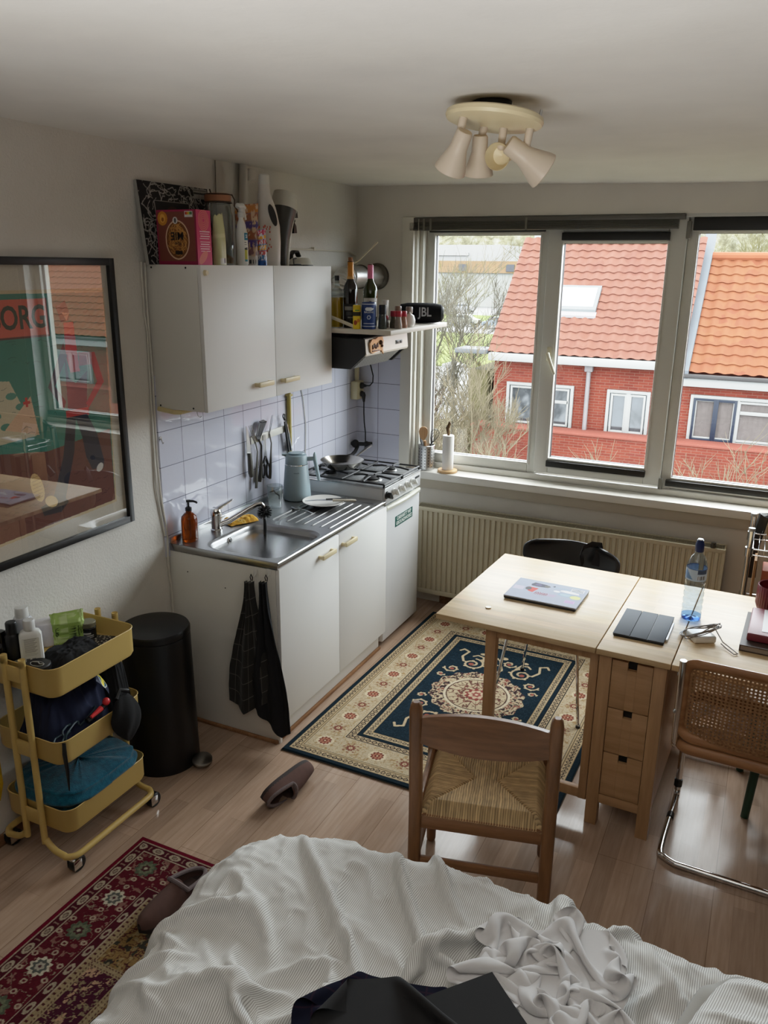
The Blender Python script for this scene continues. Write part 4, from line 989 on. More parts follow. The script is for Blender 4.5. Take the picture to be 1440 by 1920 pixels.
# detergent pouches
def pouch(name, label, loc, w, h, cols, rz, seed):
    t = thing(name, label, 'packet', (*loc, K), rz)
    U, V = np.meshgrid(np.linspace(-1, 1, 40), np.linspace(0, 1, 60))
    th = .020*np.sqrt(np.maximum(0, 1-U**2))*(1-V**2*.95)+.0005
    c = Can(2, 1, 40, cols[0]); c.X[:] = 0; 
    A = np.zeros((60, 40, 3)); A[:] = lin(cols[0])
    ns = fbm((U+1)*5, V*14, 3, seed); bands = [(0, .16, cols[1]), (.30, .42, cols[2]), (.44, .56, cols[3]), (.60, .72, cols[2]), (.74, .84, cols[3]), (.86, 1, cols[4])]
    for a0, a1, cc in bands: A[(V >= a0) & (V < a1)] = lin(cc)
    A[(ns > .6) & (V > .15)] = lin(cols[5]); A[(abs(V-.06) < .03) & (U > -.1) & (U < .5) & ((U*30).astype(int) % 2 == 0)] = lin((50, 50, 50))
    w_ = w/2*(1-.10*np.sin(V*PI)*.6)
    for s_, nm in ((1, 'front_face'), (-1, 'back_face')):
        P = np.stack([s_*th+.002*(ns-.5), U*w_, V*h*(1+.03*U)], -1)
        link(gridmesh(nm, P, A), nm, vcmat('print_gloss', .25), t, 180)
pouch('detergent_pouch', 'purple and orange detergent pouch between the spray and softener bottles', (.150, 2.488), .115, .255, [(130, 96, 96), (196, 186, 170), (74, 58, 120), (150, 90, 60), (186, 120, 60), (200, 170, 140)], -.5, 2)
pouch('sachet', 'small blue and red glossy sachet at the foot of the softener bottle', (.222, 2.492), .040, .150, [(60, 120, 180), (40, 90, 170), (200, 90, 90), (226, 160, 60), (206, 80, 110), (226, 226, 236)], -.5, 7)
# softener bottle
t = thing('softener_bottle', 'tall white fabric softener bottle with loop handle and red floral print', 'bottle', (.165, 2.612, K), -.92)
# flat profile in the plane (y, z) with an oval handle hole
out = [(-.052, 0), (.052, 0), (.062, .012), (.066, .10), (.064, .17), (.048, .245), (.024, .305), (.022, .345), (-.026, .345), (-.030, .30), (-.046, .22), (-.058, .12), (-.060, .012)]
nu, nv = 36, 50
V = np.linspace(0, 1, nv); zz = V*.345
lo = np.interp(zz, [0, .012, .12, .22, .30, .345], [-.054, -.060, -.058, -.046, -.030, -.026]); hi = np.interp(zz, [0, .012, .10, .17, .245, .305, .345], [.054, .062, .066, .064, .048, .026, .022])
dep = np.interp(zz, [0, .012, .2, .29, .345], [.034, .040, .038, .026, .0235])
rr = []
for z, l, h_, d_ in zip(zz, lo, hi, dep):
    m_, w_ = (l+h_)/2, (h_-l)/2
    rr.append([(d_*math.copysign(abs(math.cos(a))**.8, math.cos(a)), m_+w_*math.copysign(abs(math.sin(a))**.8, math.sin(a)), z) for a in np.linspace(0, 2*PI, nu+1)[:-1]])
bd = build(G().rings(rr), 'bottle', mat('softener_white', (214, 208, 200), .4, var=.03), t)
build(G().at((0, 0, 0)).prism([(.030+.015*math.cos(a)+.012*math.sin(a)*-1, .215+.046*math.sin(a)) for a in np.linspace(0, 2*PI, 21)[:-1]], -.0415, .0415, 'x'), 'handle_hole', mat('hole_dark', (52, 50, 48), .8), t)
build(G().lathe([(.0235, .343), (.0245, .347), (.0235, .382), (.019, .388), (0, .388)], (0, -.002, 0), 24), 'cap', mat('cap_clear', (214, 212, 204), .3), t)
g = G()
for k in range(26):
    y, z = -.035+.055*rs.rand(), .06+.11*rs.rand(); g.at((.0385+.0015, y, z), 0, PI/2, 0).lathe([(0, 0), (.004+.003*rs.rand(), 0), (.003, .0006), (0, .0006)], n=7, sx=1, sy=.6)
build(g, 'floral_print', mat('print_red', (196, 96, 76), .5), t)
# electric appliance and its base
t = thing('appliance_base', 'white domed appliance base with black foot plate at the far cabinet end', 'appliance base', (.135, 2.945, K))
build(G().lathe([(0, 0), (.070, 0), (.070, .005), (0, .005)], n=36).cyl((.045, -.03, -.0005), .008, .006).cyl((.03, .045, -.0005), .008, .006), 'foot_plate', M_black, t)
build(G().lathe([(.069, .005), (.066, .012), (.052, .034), (.046, .038), (0, .039)], n=36), 'dome', mat('appl_white', (206, 204, 194), .35), t)
build(G().tube([(-.02, -.045, .02), (-.02, -.045, .05), (-.02, -.02, .066), (-.02, .012, .066), (-.02, .030, .045)], .012, 10, flat=(1.3, .6)), 'socket_arch', M_black, t)
build(G().tube([(.02, -.06, .006), (.06, -.085, .005), (.05, -.13, .006), (.03, -.10, .03), (.02, -.06, .035)], .004, 8), 'cord', M_black, t)
t = thing('kitchen_appliance', 'tilted white and dark grey flared kitchen appliance beside the softener bottle', 'appliance', (.115, 2.835, K))
g = G(); rr = []
sp = [((0, .0, 0), .016), ((0, -.004, .05), .020), ((0, -.006, .12), .032), ((0, .004, .20), .050), ((0, .020, .262), .062)]
for c_, r_ in sp: rr.append([(c_[0]+r_*.9*math.cos(a), c_[1]+r_*math.sin(a), c_[2]-.25*r_*math.sin(a)*(c_[2] > .1)) for a in np.linspace(0, 2*PI, 33)[:-1]])
build(g.rings(rr), 'body', mat('appl_grey', (70, 70, 68), .35), t)
rr = []
for c_, r_ in (((0, .0185, .256), .0632), ((0, .028, .30), .066), ((0, .034, .325), .060), ((0, .036, .332), .03)): rr.append([(c_[0]+r_*.92*math.cos(a), c_[1]+r_*math.sin(a), c_[2]-.3*r_*math.sin(a)) for a in np.linspace(0, 2*PI, 33)[:-1]])
build(G().rings(rr), 'collar', mat('appl_white', (206, 204, 194), .35), t)
build(G().tube([(.012, .012, .0), (.014, .018, .08), (.018, .034, .17), (.020, .068, .25), (.02, .088, .30)], [.010, .012, .013, .014, .010], 12, flat=(1, .9)), 'side_band', mat('appl_gloss', (212, 210, 202), .12), t)
build(G().prism([(.078, .232), (.104, .222), (.098, .262), (.088, .262)], -.004, .022, 'x').prism([(.064, .150), (.094, .152), (.088, .185), (.072, .20)], -.004, .022, 'x').ball((.012, .078, .208), .010), 'hinge_lugs', M_black, t)

# ================================================================== framed poster on the left wall
t = thing('framed_poster', 'big vintage-style poster in a thin black frame on the left wall', 'picture', (.01, 1.42, 1.545))
py0, py1, pz0, pz1 = 1.055, 1.788, 1.028, 2.062
g = G(t); fw_ = .026
g.box(.004, .026, py0, py0+fw_, pz0, pz1, .001).box(.004, .026, py1-fw_, py1, pz0, pz1, .001).box(.004, .026, py0+fw_, py1-fw_, pz0, pz0+fw_, .001).box(.004, .026, py0+fw_, py1-fw_, pz1-fw_, pz1, .001)
build(g, 'frame', mat('frame_black', (20, 20, 21), .4), t)
ax0, az0, aw, ah = py0+.02, pz0+.02, .693, .994
cn = Can(aw, ah, 420, (196, 188, 172))
def q_(y, z): return (y-ax0, z-az0)
cn.poly([q_(1.10, 1.105), q_(1.712, 1.128), q_(1.742, 1.955), q_(1.10, 1.955)], (196, 176, 140))
cn.poly([q_(1.11, 1.115), q_(1.705, 1.138), q_(1.735, 1.94), q_(1.11, 1.945)], (64, 124, 108))
cn.poly([q_(1.11, 1.115), q_(1.705, 1.138), q_(1.71, 1.425), q_(1.40, 1.395), q_(1.11, 1.435)], (104, 62, 52))
cn.rect(*q_(1.11, 1.80), *q_(1.462, 1.925), (206, 96, 78)); cn.line([q_(1.11, 1.80), q_(1.462, 1.80), q_(1.462, 1.925)], .006, (96, 52, 46))
cn.poly([q_(1.11, 1.45), q_(1.36, 1.46), q_(1.27, 1.66), q_(1.18, 1.67), q_(1.11, 1.66)], (196, 182, 150))
for k in range(7): cn.ell(*q_(1.13+.035*k, 1.49+.02*(k*5 % 7)), .022, .012, (80, 134, 116))
cn.poly([q_(1.23, 1.50), q_(1.35, 1.60), q_(1.37, 1.46)], (212, 172, 140)); cn.rect(*q_(1.315, 1.575), *q_(1.345, 1.585), (196, 60, 50)); cn.rect(*q_(1.325, 1.565), *q_(1.335, 1.598), (196, 60, 50))
for k in range(90):
    y, z = 1.13+.56*rs.rand(), 1.44+.46*rs.rand(); L = .006+.016*rs.rand()
    if z > 1.79 and y < 1.48: continue
    cn.line([q_(y, z), q_(y+L, z+.004*rs.randn()), q_(y+2*L, z+.004*rs.randn())], .0018, (40, 78, 70), .8)
for k in range(60):
    y, z = 1.12+.56*rs.rand(), 1.15+.23*rs.rand()
    cn.line([q_(y, z), q_(y+.012, z+.006*rs.randn()), q_(y+.025, z+.004)], .002, (66, 36, 32), .8)
# striding figure: red scarf, dark suit, white-soled shoes
cn.poly([q_(1.50, 1.895), q_(1.545, 1.915), q_(1.56, 1.88), q_(1.555, 1.845), q_(1.52, 1.84)], (60, 52, 56)); cn.poly([q_(1.525, 1.875), q_(1.56, 1.87), q_(1.545, 1.845)], (206, 150, 120))
cn.poly([q_(1.53, 1.84), q_(1.575, 1.84), q_(1.585, 1.66), q_(1.54, 1.66), q_(1.525, 1.72)], (190, 48, 60))
cn.poly([q_(1.52, 1.77), q_(1.53, 1.64), q_(1.56, 1.62), q_(1.62, 1.66), q_(1.60, 1.50), q_(1.51, 1.50)], (58, 48, 60))
cn.poly([q_(1.52, 1.77), q_(1.43, 1.62), q_(1.49, 1.53), q_(1.505, 1.56), q_(1.462, 1.62), q_(1.53, 1.72)], (66, 48, 56))
cn.poly([q_(1.585, 1.73), q_(1.665, 1.725), q_(1.70, 1.61), q_(1.61, 1.52), q_(1.60, 1.54), q_(1.665, 1.615), q_(1.645, 1.68), q_(1.585, 1.68)], (150, 52, 60))
cn.rect(*q_(1.50, 1.495), *q_(1.61, 1.525), (186, 58, 54))
cn.poly([q_(1.50, 1.50), q_(1.545, 1.50), q_(1.52, 1.37), q_(1.45, 1.19), q_(1.40, 1.22), q_(1.465, 1.36)], (40, 40, 52))
cn.poly([q_(1.54, 1.50), q_(1.60, 1.50), q_(1.64, 1.42), q_(1.665, 1.31), q_(1.66, 1.28), q_(1.60, 1.285), q_(1.575, 1.34), q_(1.565, 1.42)], (38, 40, 54))
cn.ell(*q_(1.64, 1.285), .020, .014, (196, 190, 180), 1, .6); cn.poly([q_(1.34, 1.20), q_(1.44, 1.225), q_(1.47, 1.19), q_(1.43, 1.16), q_(1.35, 1.165)], (36, 36, 46))
cn.ell(*q_(1.335, 1.275), .026, .055, (196, 162, 110), 1, .25); cn.ell(*q_(1.39, 1.21), .030, .020, (206, 174, 120), 1, -.5)
for k in range(7): cn.line([q_(1.315, 1.235+.013*k), q_(1.355, 1.24+.013*k)], .0016, (120, 90, 60), .8)
cn.poly([q_(1.11, 1.15), q_(1.16, 1.17), q_(1.15, 1.30), q_(1.11, 1.33)], (170, 44, 40))
cn.grain(.06, 3)
painted(cn, 'print', vcmat('print_matt', .8), t, Vector((.0085, ax0, az0))-Vector(t.location), (0, 1, 0), (0, 0, 1))
lettering('BORG', mat('poster_ink', (54, 60, 44), .7), t, (-.0005, 1.455-1.42, 1.862-1.545), .108, (R(90), 0, R(90)), .0002, 'RIGHT', xs=.82, bold=.0022)
build(G(t).faces2([(.0175, py0+.02, pz0+.02), (.0175, py1-.02, pz0+.02), (.0175, py1-.02, pz1-.02), (.0175, py0+.02, pz1-.02)]), 'glazing', glass('picture_glass', 'ffffff', 0, 1, 2.3), t, 0)

# ================================================================== ceiling spotlight
M_lampc = mat('lamp_cream', (214, 198, 160), .4); M_lampw = mat('lamp_white', (200, 184, 164), .4)
t = thing('ceiling_spotlight', 'cream round ceiling fitting with four drooping spotlight heads', 'ceiling lamp', (1.545, 1.655, 2.44))
L0 = Vector(t.location); t.rotation_euler = (0, 0, 0)
g = G().at((0, 0, 0), R(-4.5), R(4.5), 0).lathe([(0, -.022), (.118, -.022), (.130, -.018), (.134, -.010), (.132, .0), (.126, .004), (.05, .006), (0, .006)], n=48)
build(g, 'plate', M_lampc, t)
build(G().lathe([(0, .0), (.05, .0), (.055, .040), (0, .040)], (-.02, .03, 0), 20), 'junction_box', M_dark, t)
build(G().at((.115, .03, -.010)).rod((0, 0, -.005), (.004, .006, .022), .004), 'screw', M_steel, t)
im_r = Vector((.904, .427, 0)); im_d = Vector((.0, .0, -1)); im_f = Vector((-.427, .904, 0))
def head(x, dpt, lean, sp, cream, back=.055, sc=1.3):
    """stem under the plate, then a flared can: axis given in picture-plane terms at the lamp"""
    top = im_r*x+im_f*dpt+Vector((0, 0, -.02-.010*x/.1)); el = top+im_r*lean+Vector((0, 0, -.048))
    build(G().tube([top, el], [.0115, .0105], 12).ball(el, .0125), 'stem', M_lampw, t)
    ax_ = (im_r*sp[0]+im_f*sp[1]+Vector((0, 0, sp[2]))).normalized()
    b0 = el-ax_*back+Vector((0, 0, -.026)); prof = [(.0, 0), (.020, 0), (.0235, .005), (.0245, .046), (.030, .064), (.043, .100), (.0455, .112), (.044, .114), (.030, .07), (0, .062)]
    q = ax_.to_track_quat('Z', 'Y').to_matrix().to_4x4()
    g = G(); g.M = Matrix.Translation(b0) @ q @ Matrix.Scale(sc, 4)
    g.lathe(prof, n=32); build(g, 'lamp_shade', M_lampc if cream else M_lampw, t)
head(-.088, -.035, -.010, (-.30, .42, -.80), 0, .045, .98)
head(-.022, .055, -.010, (.02, .30, -.95), 0, .05, .92)
head(.030, .035, -.004, (-.42, -.80, -.16), 1, .06, .80)
head(.098, .000, -.008, (.86, .10, -.56), 0, .062, 1.12)

# ================================================================== window sill
t = thing('utensil_holder', 'perforated steel utensil holder on the left end of the windowsill', 'utensil holder', (.468, 3.852, .8525))
build(G().lathe([(0, 0), (.048, 0), (.050, .002), (.050, .148), (.047, .150), (.047, .006), (0, .004)], n=48), 'can', M_steel, t)
g = G()
for k in range(14):
    a = 2*PI*k/14
    for j in range(7):
        z = .022+.018*j+(.009 if 0 else 0)
        g.at((.0502*math.cos(a), .0502*math.sin(a), z), 0, PI/2, 0); g.M = Matrix.Translation((.0498*math.cos(a), .0498*math.sin(a), z)) @ Matrix.Rotation(a, 4, 'Z') @ Matrix.Rotation(PI/2, 4, 'Y')
        g.lathe([(.0036, 0), (.0034, .0007), (0, .0007)], n=10)
build(g, 'holes', M_dark, t)
M_beech = wood('beech', (176, 130, 90), (198, 154, 112), (210, 170, 130), 'z', 1, .55)
fv = Vector((.42, -.9, 0)).normalized(); rv = Vector((.9, .42, 0)).normalized()
def put(name, label, cat, loc, a, b_): pass
t = thing('wooden_spoon', 'wooden cooking spoon standing in the steel holder', 'spoon', (.468, 3.852, .862))
g = G().tube([(0, 0, 0), tuple(rv*-.005+Vector((0, 0, .10))), tuple(rv*-.012+Vector((0, 0, .165)))], [.006, .006, .009], 10)
P = [rv*(-.022+.026*math.cos(a)*(1-.25*math.sin(a)*-1))+Vector((0, 0, .210+.042*math.sin(a))) for a in np.linspace(0, 2*PI, 25)[:-1]]
g.rings([[p+fv*.006 for p in P], [p-fv*.003 for p in P]])
build(g, 'spoon', M_beech, t); 
t = thing('whisk', 'black wire balloon whisk standing in the steel holder', 'whisk', (.476, 3.852, .862))
g = G().tube([(0, 0, 0), tuple(rv*.018+Vector((0, 0, .145)))], .006, 10); build(g, 'handle', M_black, t)
g = G(); b0 = rv*.018+Vector((0, 0, .143)); ax_ = (rv*.35+Vector((0, 0, 1))).normalized(); sd = rv.cross(ax_).normalized(); s2 = ax_.cross(sd)
for k in range(5):
    a = PI*k/5; dv = s2*math.cos(a)+sd*math.sin(a)
    g.tube([b0+ax_*(.105*(1-math.cos(u))/2*1.0)+dv*(.028*math.sin(u)) if 0 else b0+ax_*.100*math.sin(u)**.9+dv*.030*math.sin(2*u)*(1 if u < PI/2 else 1)*.9 for u in np.linspace(.02, PI-.02, 19)], .0013, 5)
build(g, 'wires', M_black, t)
single(G().tube([(0, 0, 0), tuple(rv*-.02+fv*-.01+Vector((0, 0, .13))), tuple(rv*-.03+fv*-.012+Vector((0, 0, .16))), tuple(rv*-.036+fv*-.012+Vector((0, 0, .20)))], [.005, .006, .014, .012], 8, flat=(.4, 1)), 'black_spatula', M_black, 'black plastic spatula mostly hidden behind the wooden spoon', 'spatula', (.462, 3.858, .862))
t = thing('paper_towel_roll', 'white kitchen paper roll on a round wooden stand on the sill', 'paper towel', (.615, 3.836, .8525))
st = build(G().lathe([(0, 0), (.058, 0), (.060, .003), (.060, .013), (.057, .016), (0, .016)], n=40), 'stand', wood('stand_wood', (190, 146, 100), (206, 166, 120), (216, 180, 136), 'x', 1, .5), t)
n = Nd('tissue'); n.bsdf((232, 230, 226), .9, 0, .2); n.bump(n.noise(n.coord(), 160, 2), .25, .003)
build(G().lathe([(.018, .017), (.033, .017), (.034, .020), (.034, .222), (.033, .225), (.018, .225)], n=40), 'roll', n.m, t)
build(G().lathe([(.0, .016), (.010, .016), (.010, .225), (0, .225)], n=16), 'pole', M_beech, t)
t = thing('dried_pod', 'brown dried seed pod or feather standing in the top of the paper roll', 'ornament', (.616, 3.836, 1.075))
build(G().tube([(0, 0, 0), (-.004, 0, .02), tuple(rv*-.008+Vector((0, 0, .045))), tuple(rv*.004+Vector((0, 0, .075))), tuple(rv*.0+Vector((0, 0, .088)))], [.008, .010, .0115, .0095, .003], 12, flat=(1, .7)), 'pod', wood('pod', (70, 48, 30), (104, 76, 48), (150, 116, 76), 'z', 2, .6), t)
# ================================================================== rugs
def rosette(cn, cx, cy, r, cols, ph=0):
    dx, dy = cn.X-cx, cn.Y-cy; rr = np.hypot(dx, dy)/r; th = np.arctan2(dy, dx)+ph
    cn.put(rr < 1+.12*np.cos(th*10), cols[0]); cn.put(rr < .72+.10*np.cos(th*8), cols[1]); cn.put(rr < .42+.06*np.cos(th*6), cols[2]); cn.put(rr < .16, cols[3])
def scroll(cn, cx, cy, s, a0, dirn, col, wd, turns=1.6):
    P = []
    for k in range(46):
        u = k/45; a = a0+dirn*u*turns*2*PI; r_ = s*(1-u*.86); P.append((cx+r_*math.cos(a), cy+r_*math.sin(a)))
    cn.line(P, wd, col)
    for k in range(2, 30, 5): cn.ell(P[k][0]*1.0+(P[k][0]-cx)*.16, P[k][1]+(P[k][1]-cy)*.16, wd*.75, wd*.6, col)
    cn.ell(P[-1][0], P[-1][1], wd*1.3, wd*1.3, (150, 84, 72))
def rugmesh(name, cn, label, loc, rz, thick, m):
    P = np.stack([cn.X-cn.w/2, cn.Y-cn.h/2, np.full(cn.X.shape, thick)+.0012*fbm(cn.X*90, cn.Y*90, 2, 4)], -1)
    e = np.minimum(np.minimum(cn.X, cn.w-cn.X), np.minimum(cn.Y, cn.h-cn.Y)); P[..., 2] -= thick*.8*(1-np.clip(e/.006, 0, 1))
    t = thing(name, label, 'rug', loc, rz)
    link(gridmesh('pile', P, cn.A), 'pile', m, t, 180)
    build(G().box(-cn.w/2, cn.w/2, -cn.h/2, cn.h/2, 0, thick*.5, .001), 'backing', mat('rug_backing', (70, 62, 52), .9), t); return t
M_rug = vcmat('rug_pile', .95, 0, .1, .35, 900)
NAVY, CREAM, BEI, WINE, INK = (21, 36, 46), (192, 175, 146), (170, 146, 110), (116, 58, 52), (24, 26, 34)
w, h = 1.20, 1.68
cn = Can(w, h, 470, NAVY)
E_ = np.minimum(np.minimum(cn.X, w-cn.X), np.minimum(cn.Y, h-cn.Y))
along = np.where(np.minimum(cn.X, w-cn.X) < np.minimum(cn.Y, h-cn.Y), cn.Y, cn.X)
band = lambda a, b_: (E_ >= a) & (E_ < b_)
def chain(a, b_, base, dark, per, k=0):
    cn.put(band(a, b_), base); mid = (a+b_)/2; hw = (b_-a)/2
    u = (along/per) % 1; vv = (E_-mid)/hw
    cn.put(band(a, b_) & ((abs(np.hypot((u-.5)*2.1, vv)-.62) < .16) | (np.hypot((u-.5)*2.1, vv) < .2) | (np.hypot(np.minimum(u, 1-u)*2.4, vv) < .22)), dark)
cn.put(band(.028, .062), BEI); chain(.030, .060, (190, 168, 134), INK, .026)
cn.put(band(.062, .066), INK); cn.put(band(.066, .072), (186, 164, 128)); cn.put(band(.072, .076), INK)
cn.put(band(.076, .208), CREAM)
vine = fbm(cn.X*34, cn.Y*34, 3, 2); cn.put(band(.080, .204) & (abs(vine-.5) < .030), BEI); cn.put(band(.080, .204) & (abs(fbm(cn.X*48+9, cn.Y*48, 2, 8)-.5) < .035), (164, 136, 96))
cn.put(band(.208, .213), INK); chain(.213, .244, (186, 164, 132), INK, .030)
cn.put(band(.244, .249), INK); cn.put(band(.249, .268), NAVY); cn.put(band(.268, .271), BEI); chain(.271, .296, (186, 166, 134), INK, .024); cn.put(band(.296, .301), BEI)
mid = .142
def border_rosettes(nx, ny):
    for k in range(nx):
        for y in (mid, h-mid): yield mid+(w-2*mid)*k/(nx-1), y, k
    for k in range(1, ny-1):
        for x in (mid, w-mid): yield x, mid+(h-2*mid)*k/(ny-1), k
for x, y, k in border_rosettes(8, 13):
    if k % 2 == 0: cn.ell(x, y, .042, .036, (216, 200, 168)); rosette(cn, x, y, .028, (WINE, (176, 120, 96), (112, 48, 48), (214, 190, 150)))
    else: rosette(cn, x, y, .022, ((132, 92, 76), (120, 60, 54), (206, 186, 150), WINE), .3); [cn.ell(x+.034*math.cos(a), y+.034*math.sin(a), .006, .004, (136, 92, 72)) for a in np.linspace(0, 2*PI, 9)[:-1]]
cx, cy = w/2, h/2
field = E_ > .305
cn.put(field & (fbm(cn.X*200, cn.Y*200, 1, 3) > .6), (28, 46, 58))
# medallion
dx, dy = (cn.X-cx), (cn.Y-cy); rr = np.hypot(dx, dy); th = np.arctan2(dy, dx)
edge = .232*(1+.035*np.cos(16*th))
cn.put(rr < edge, (196, 178, 146))
speck = fbm(cn.X*85, cn.Y*85, 2, 12); cn.put((rr < edge) & (rr > .165) & (speck > .57), (60, 44, 48)); cn.put((rr < edge) & (rr > .165) & (speck < .33), (128, 72, 66))
cn.put(abs(rr-.160) < .006, (214, 200, 172)); cn.put(abs(rr-.150) < .003, (80, 56, 54))
cn.put((rr < .146) & (speck > .62), (104, 70, 62))
cn.put((rr < .14) & (rr > .06) & (abs(np.sin(th*10)) < .16), (96, 60, 58)); cn.put(abs(rr-.085-.012*np.cos(th*10)) < .004, (120, 66, 60))
rosette(cn, cx, cy, .055, ((134, 66, 62), (206, 178, 150), (150, 84, 78), (216, 190, 160)))
SC = (196, 176, 142)
for sx_ in (-1, 1):
    for sy_ in (-1, 1):
        X_ = lambda u: cx+sx_*u
        Y_ = lambda u: cy+sy_*u
        fl = sx_*sy_
        scroll(cn, X_(.135), Y_(.300), .062, (PI/2 if sy_ > 0 else -PI/2)+0, fl, SC, .011)
        scroll(cn, X_(.215), Y_(.205), .040, 0 if sx_ > 0 else PI, -fl, SC, .009, 1.3)
        scroll(cn, X_(.245), Y_(.125), .022, 0, fl, SC, .007, 1.2)
        scroll(cn, X_(.045), Y_(.385), .036, 0, -fl, SC, .009, 1.3)
        cn.line([(X_(.19), Y_(.31)), (X_(.215), Y_(.36)), (X_(.200), Y_(.425)), (X_(.235), Y_(.445)), (X_(.250), Y_(.420))], .012, SC)
        cn.line([(X_(.09), Y_(.345)), (X_(.105), Y_(.395)), (X_(.14), Y_(.405)), (X_(.16), Y_(.385))], .011, SC)
        cn.ell(X_(.120), Y_(.43), .016, .012, SC); cn.ell(X_(.0), Y_(.435), .02, .016, SC); cn.line([(X_(.0), Y_(.25)), (X_(.03), Y_(.30)), (X_(.01), Y_(.345))], .010, SC)
cn.grain(.22, 5)
rugmesh('patterned_rug', cn, 'navy and cream rug with a round medallion, beside the kitchen units', (1.205, 2.795, .0005), R(-1.2), .010, M_rug)
# red bedside rug
w, h = 1.30, 1.95
cn = Can(w, h, 520, (92, 20, 32))
E_ = np.minimum(np.minimum(cn.X, w-cn.X), np.minimum(cn.Y, h-cn.Y)); along = np.where(np.minimum(cn.X, w-cn.X) < np.minimum(cn.Y, h-cn.Y), cn.Y, cn.X)
DR, CR = (70, 18, 28), (176, 160, 136)
cn.put(E_ < .022, (104, 14, 34)); cn.put(band(.022, .026), CR, .8); cn.put(band(.026, .062), DR)
u = (along/.075) % 1; cn.put(band(.030, .058) & (abs(np.hypot((u-.5)*3.4, (E_-.044)/.013)-.8) < .25), CR, .9); cn.put(band(.030, .058) & (np.hypot((u-.5)*4, (E_-.044)/.010) < .5), CR, .6); cn.put(band(.034, .054) & (abs(np.minimum(u, 1-u)-abs(E_-.044)*1.4) < .03) & (np.minimum(u, 1-u) < .1), (150, 120, 104), .8)
cn.put(band(.062, .066), CR, .85); cn.put(band(.066, .198), (84, 20, 30))
vine = fbm(cn.X*24, cn.Y*24, 3, 21); cn.put(band(.07, .194) & (abs(vine-.5) < .010), (146, 130, 108), .9); cn.put(band(.07, .194) & (fbm(cn.X*70, cn.Y*70, 2, 23) > .70), (134, 96, 84), .9)
mid = .130
for k in range(0, 14):
    for side in (0, 1, 2):
        if side == 0: x, y = mid, h-mid-.155*k
        elif side == 1: x, y = mid+.155*(k+1), h-mid
        else: x, y = w-mid, h-mid-.155*k
        if y < .05 or x > w-.06: continue
        if (k+(side == 1)) % 2: rosette(cn, x, y, .034, ((196, 184, 160), (84, 84, 78), (168, 158, 140), (70, 40, 44)))
        else: rosette(cn, x, y, .036, ((78, 84, 66), (104, 108, 84), (70, 36, 38), (170, 160, 136)), .2)
        for a in np.linspace(0, 2*PI, 7)[:-1]: cn.ring(x+.062*math.cos(a+.5), y+.058*math.sin(a+.5), .008, .007, .0028, (170, 150, 128))
cn.put(band(.198, .202), CR, .85); cn.put(band(.202, .232), DR); cn.put(band(.205, .229) & (abs(np.hypot((u-.5)*3.6, (E_-.217)/.010)-.8) < .3), CR, .8); cn.put(band(.232, .236), CR, .85); cn.put(band(.236, .252), (150, 128, 96)); cn.put(band(.239, .249) & ((along/.02 % 1) < .4), (70, 30, 32))
fx, fy = (cn.X-.252), (h-.252-cn.Y); pw, ph = .142, .262
inn = E_ > .252
ix, iy = np.floor(fx/pw).astype(int), np.floor(fy/ph).astype(int); px_, py_ = fx/pw % 1, fy/ph % 1
pal = [(132, 104, 62), (66, 22, 38), (134, 98, 60), (36, 30, 40), (126, 98, 60), (82, 24, 34)]
idx = (ix*2+iy*1+(ix % 2)*1) % 6
for k in range(6): cn.put(inn & (idx == k), pal[k])
d1 = fbm(cn.X*62, cn.Y*62, 3, 31); d2 = fbm(cn.X*40+3, cn.Y*40, 3, 37)
cn.put(inn & (abs(d1-.5) < .05) & (idx % 2 == 0), (74, 34, 34)); cn.put(inn & (d2 > .66) & (idx % 2 == 0), (52, 48, 40)); cn.put(inn & (d1 > .68) & (idx % 2 == 1), (176, 140, 110)); cn.put(inn & (abs(d2-.5) < .025) & (idx % 2 == 1), (140, 120, 90)); cn.put(inn & (d1 < .30), (150, 134, 100), .7)
med = np.hypot((px_-.5)*2.0, (py_-.55)*2.4); cn.put(inn & (abs(med-.55) < .07) & (idx % 3 == 2), (60, 24, 34)); cn.put(inn & (med < .4) & (idx % 3 == 2) & (d1 > .5), (170, 150, 110))
cn.put(inn & ((px_ < .10) | (px_ > .90) | (py_ < .05) | (py_ > .95)), (150, 130, 98)); cn.put(inn & ((abs(px_-.05) < .018) | (abs(px_-.95) < .018) | (abs(py_-.026) < .010) | (abs(py_-.974) < .010)) & (((cn.X+cn.Y)/.012 % 1) < .5), (80, 44, 40))
cn.A *= .74; cn.grain(.25, 6)  # whole rug darkened in its colours for the shade it lies in
rugmesh('bedside_rug', cn, 'dark red panelled rug sticking out beside the bed', (.432+w/2, 1.251-h/2, .0005), R(-.3), .010, M_rug)

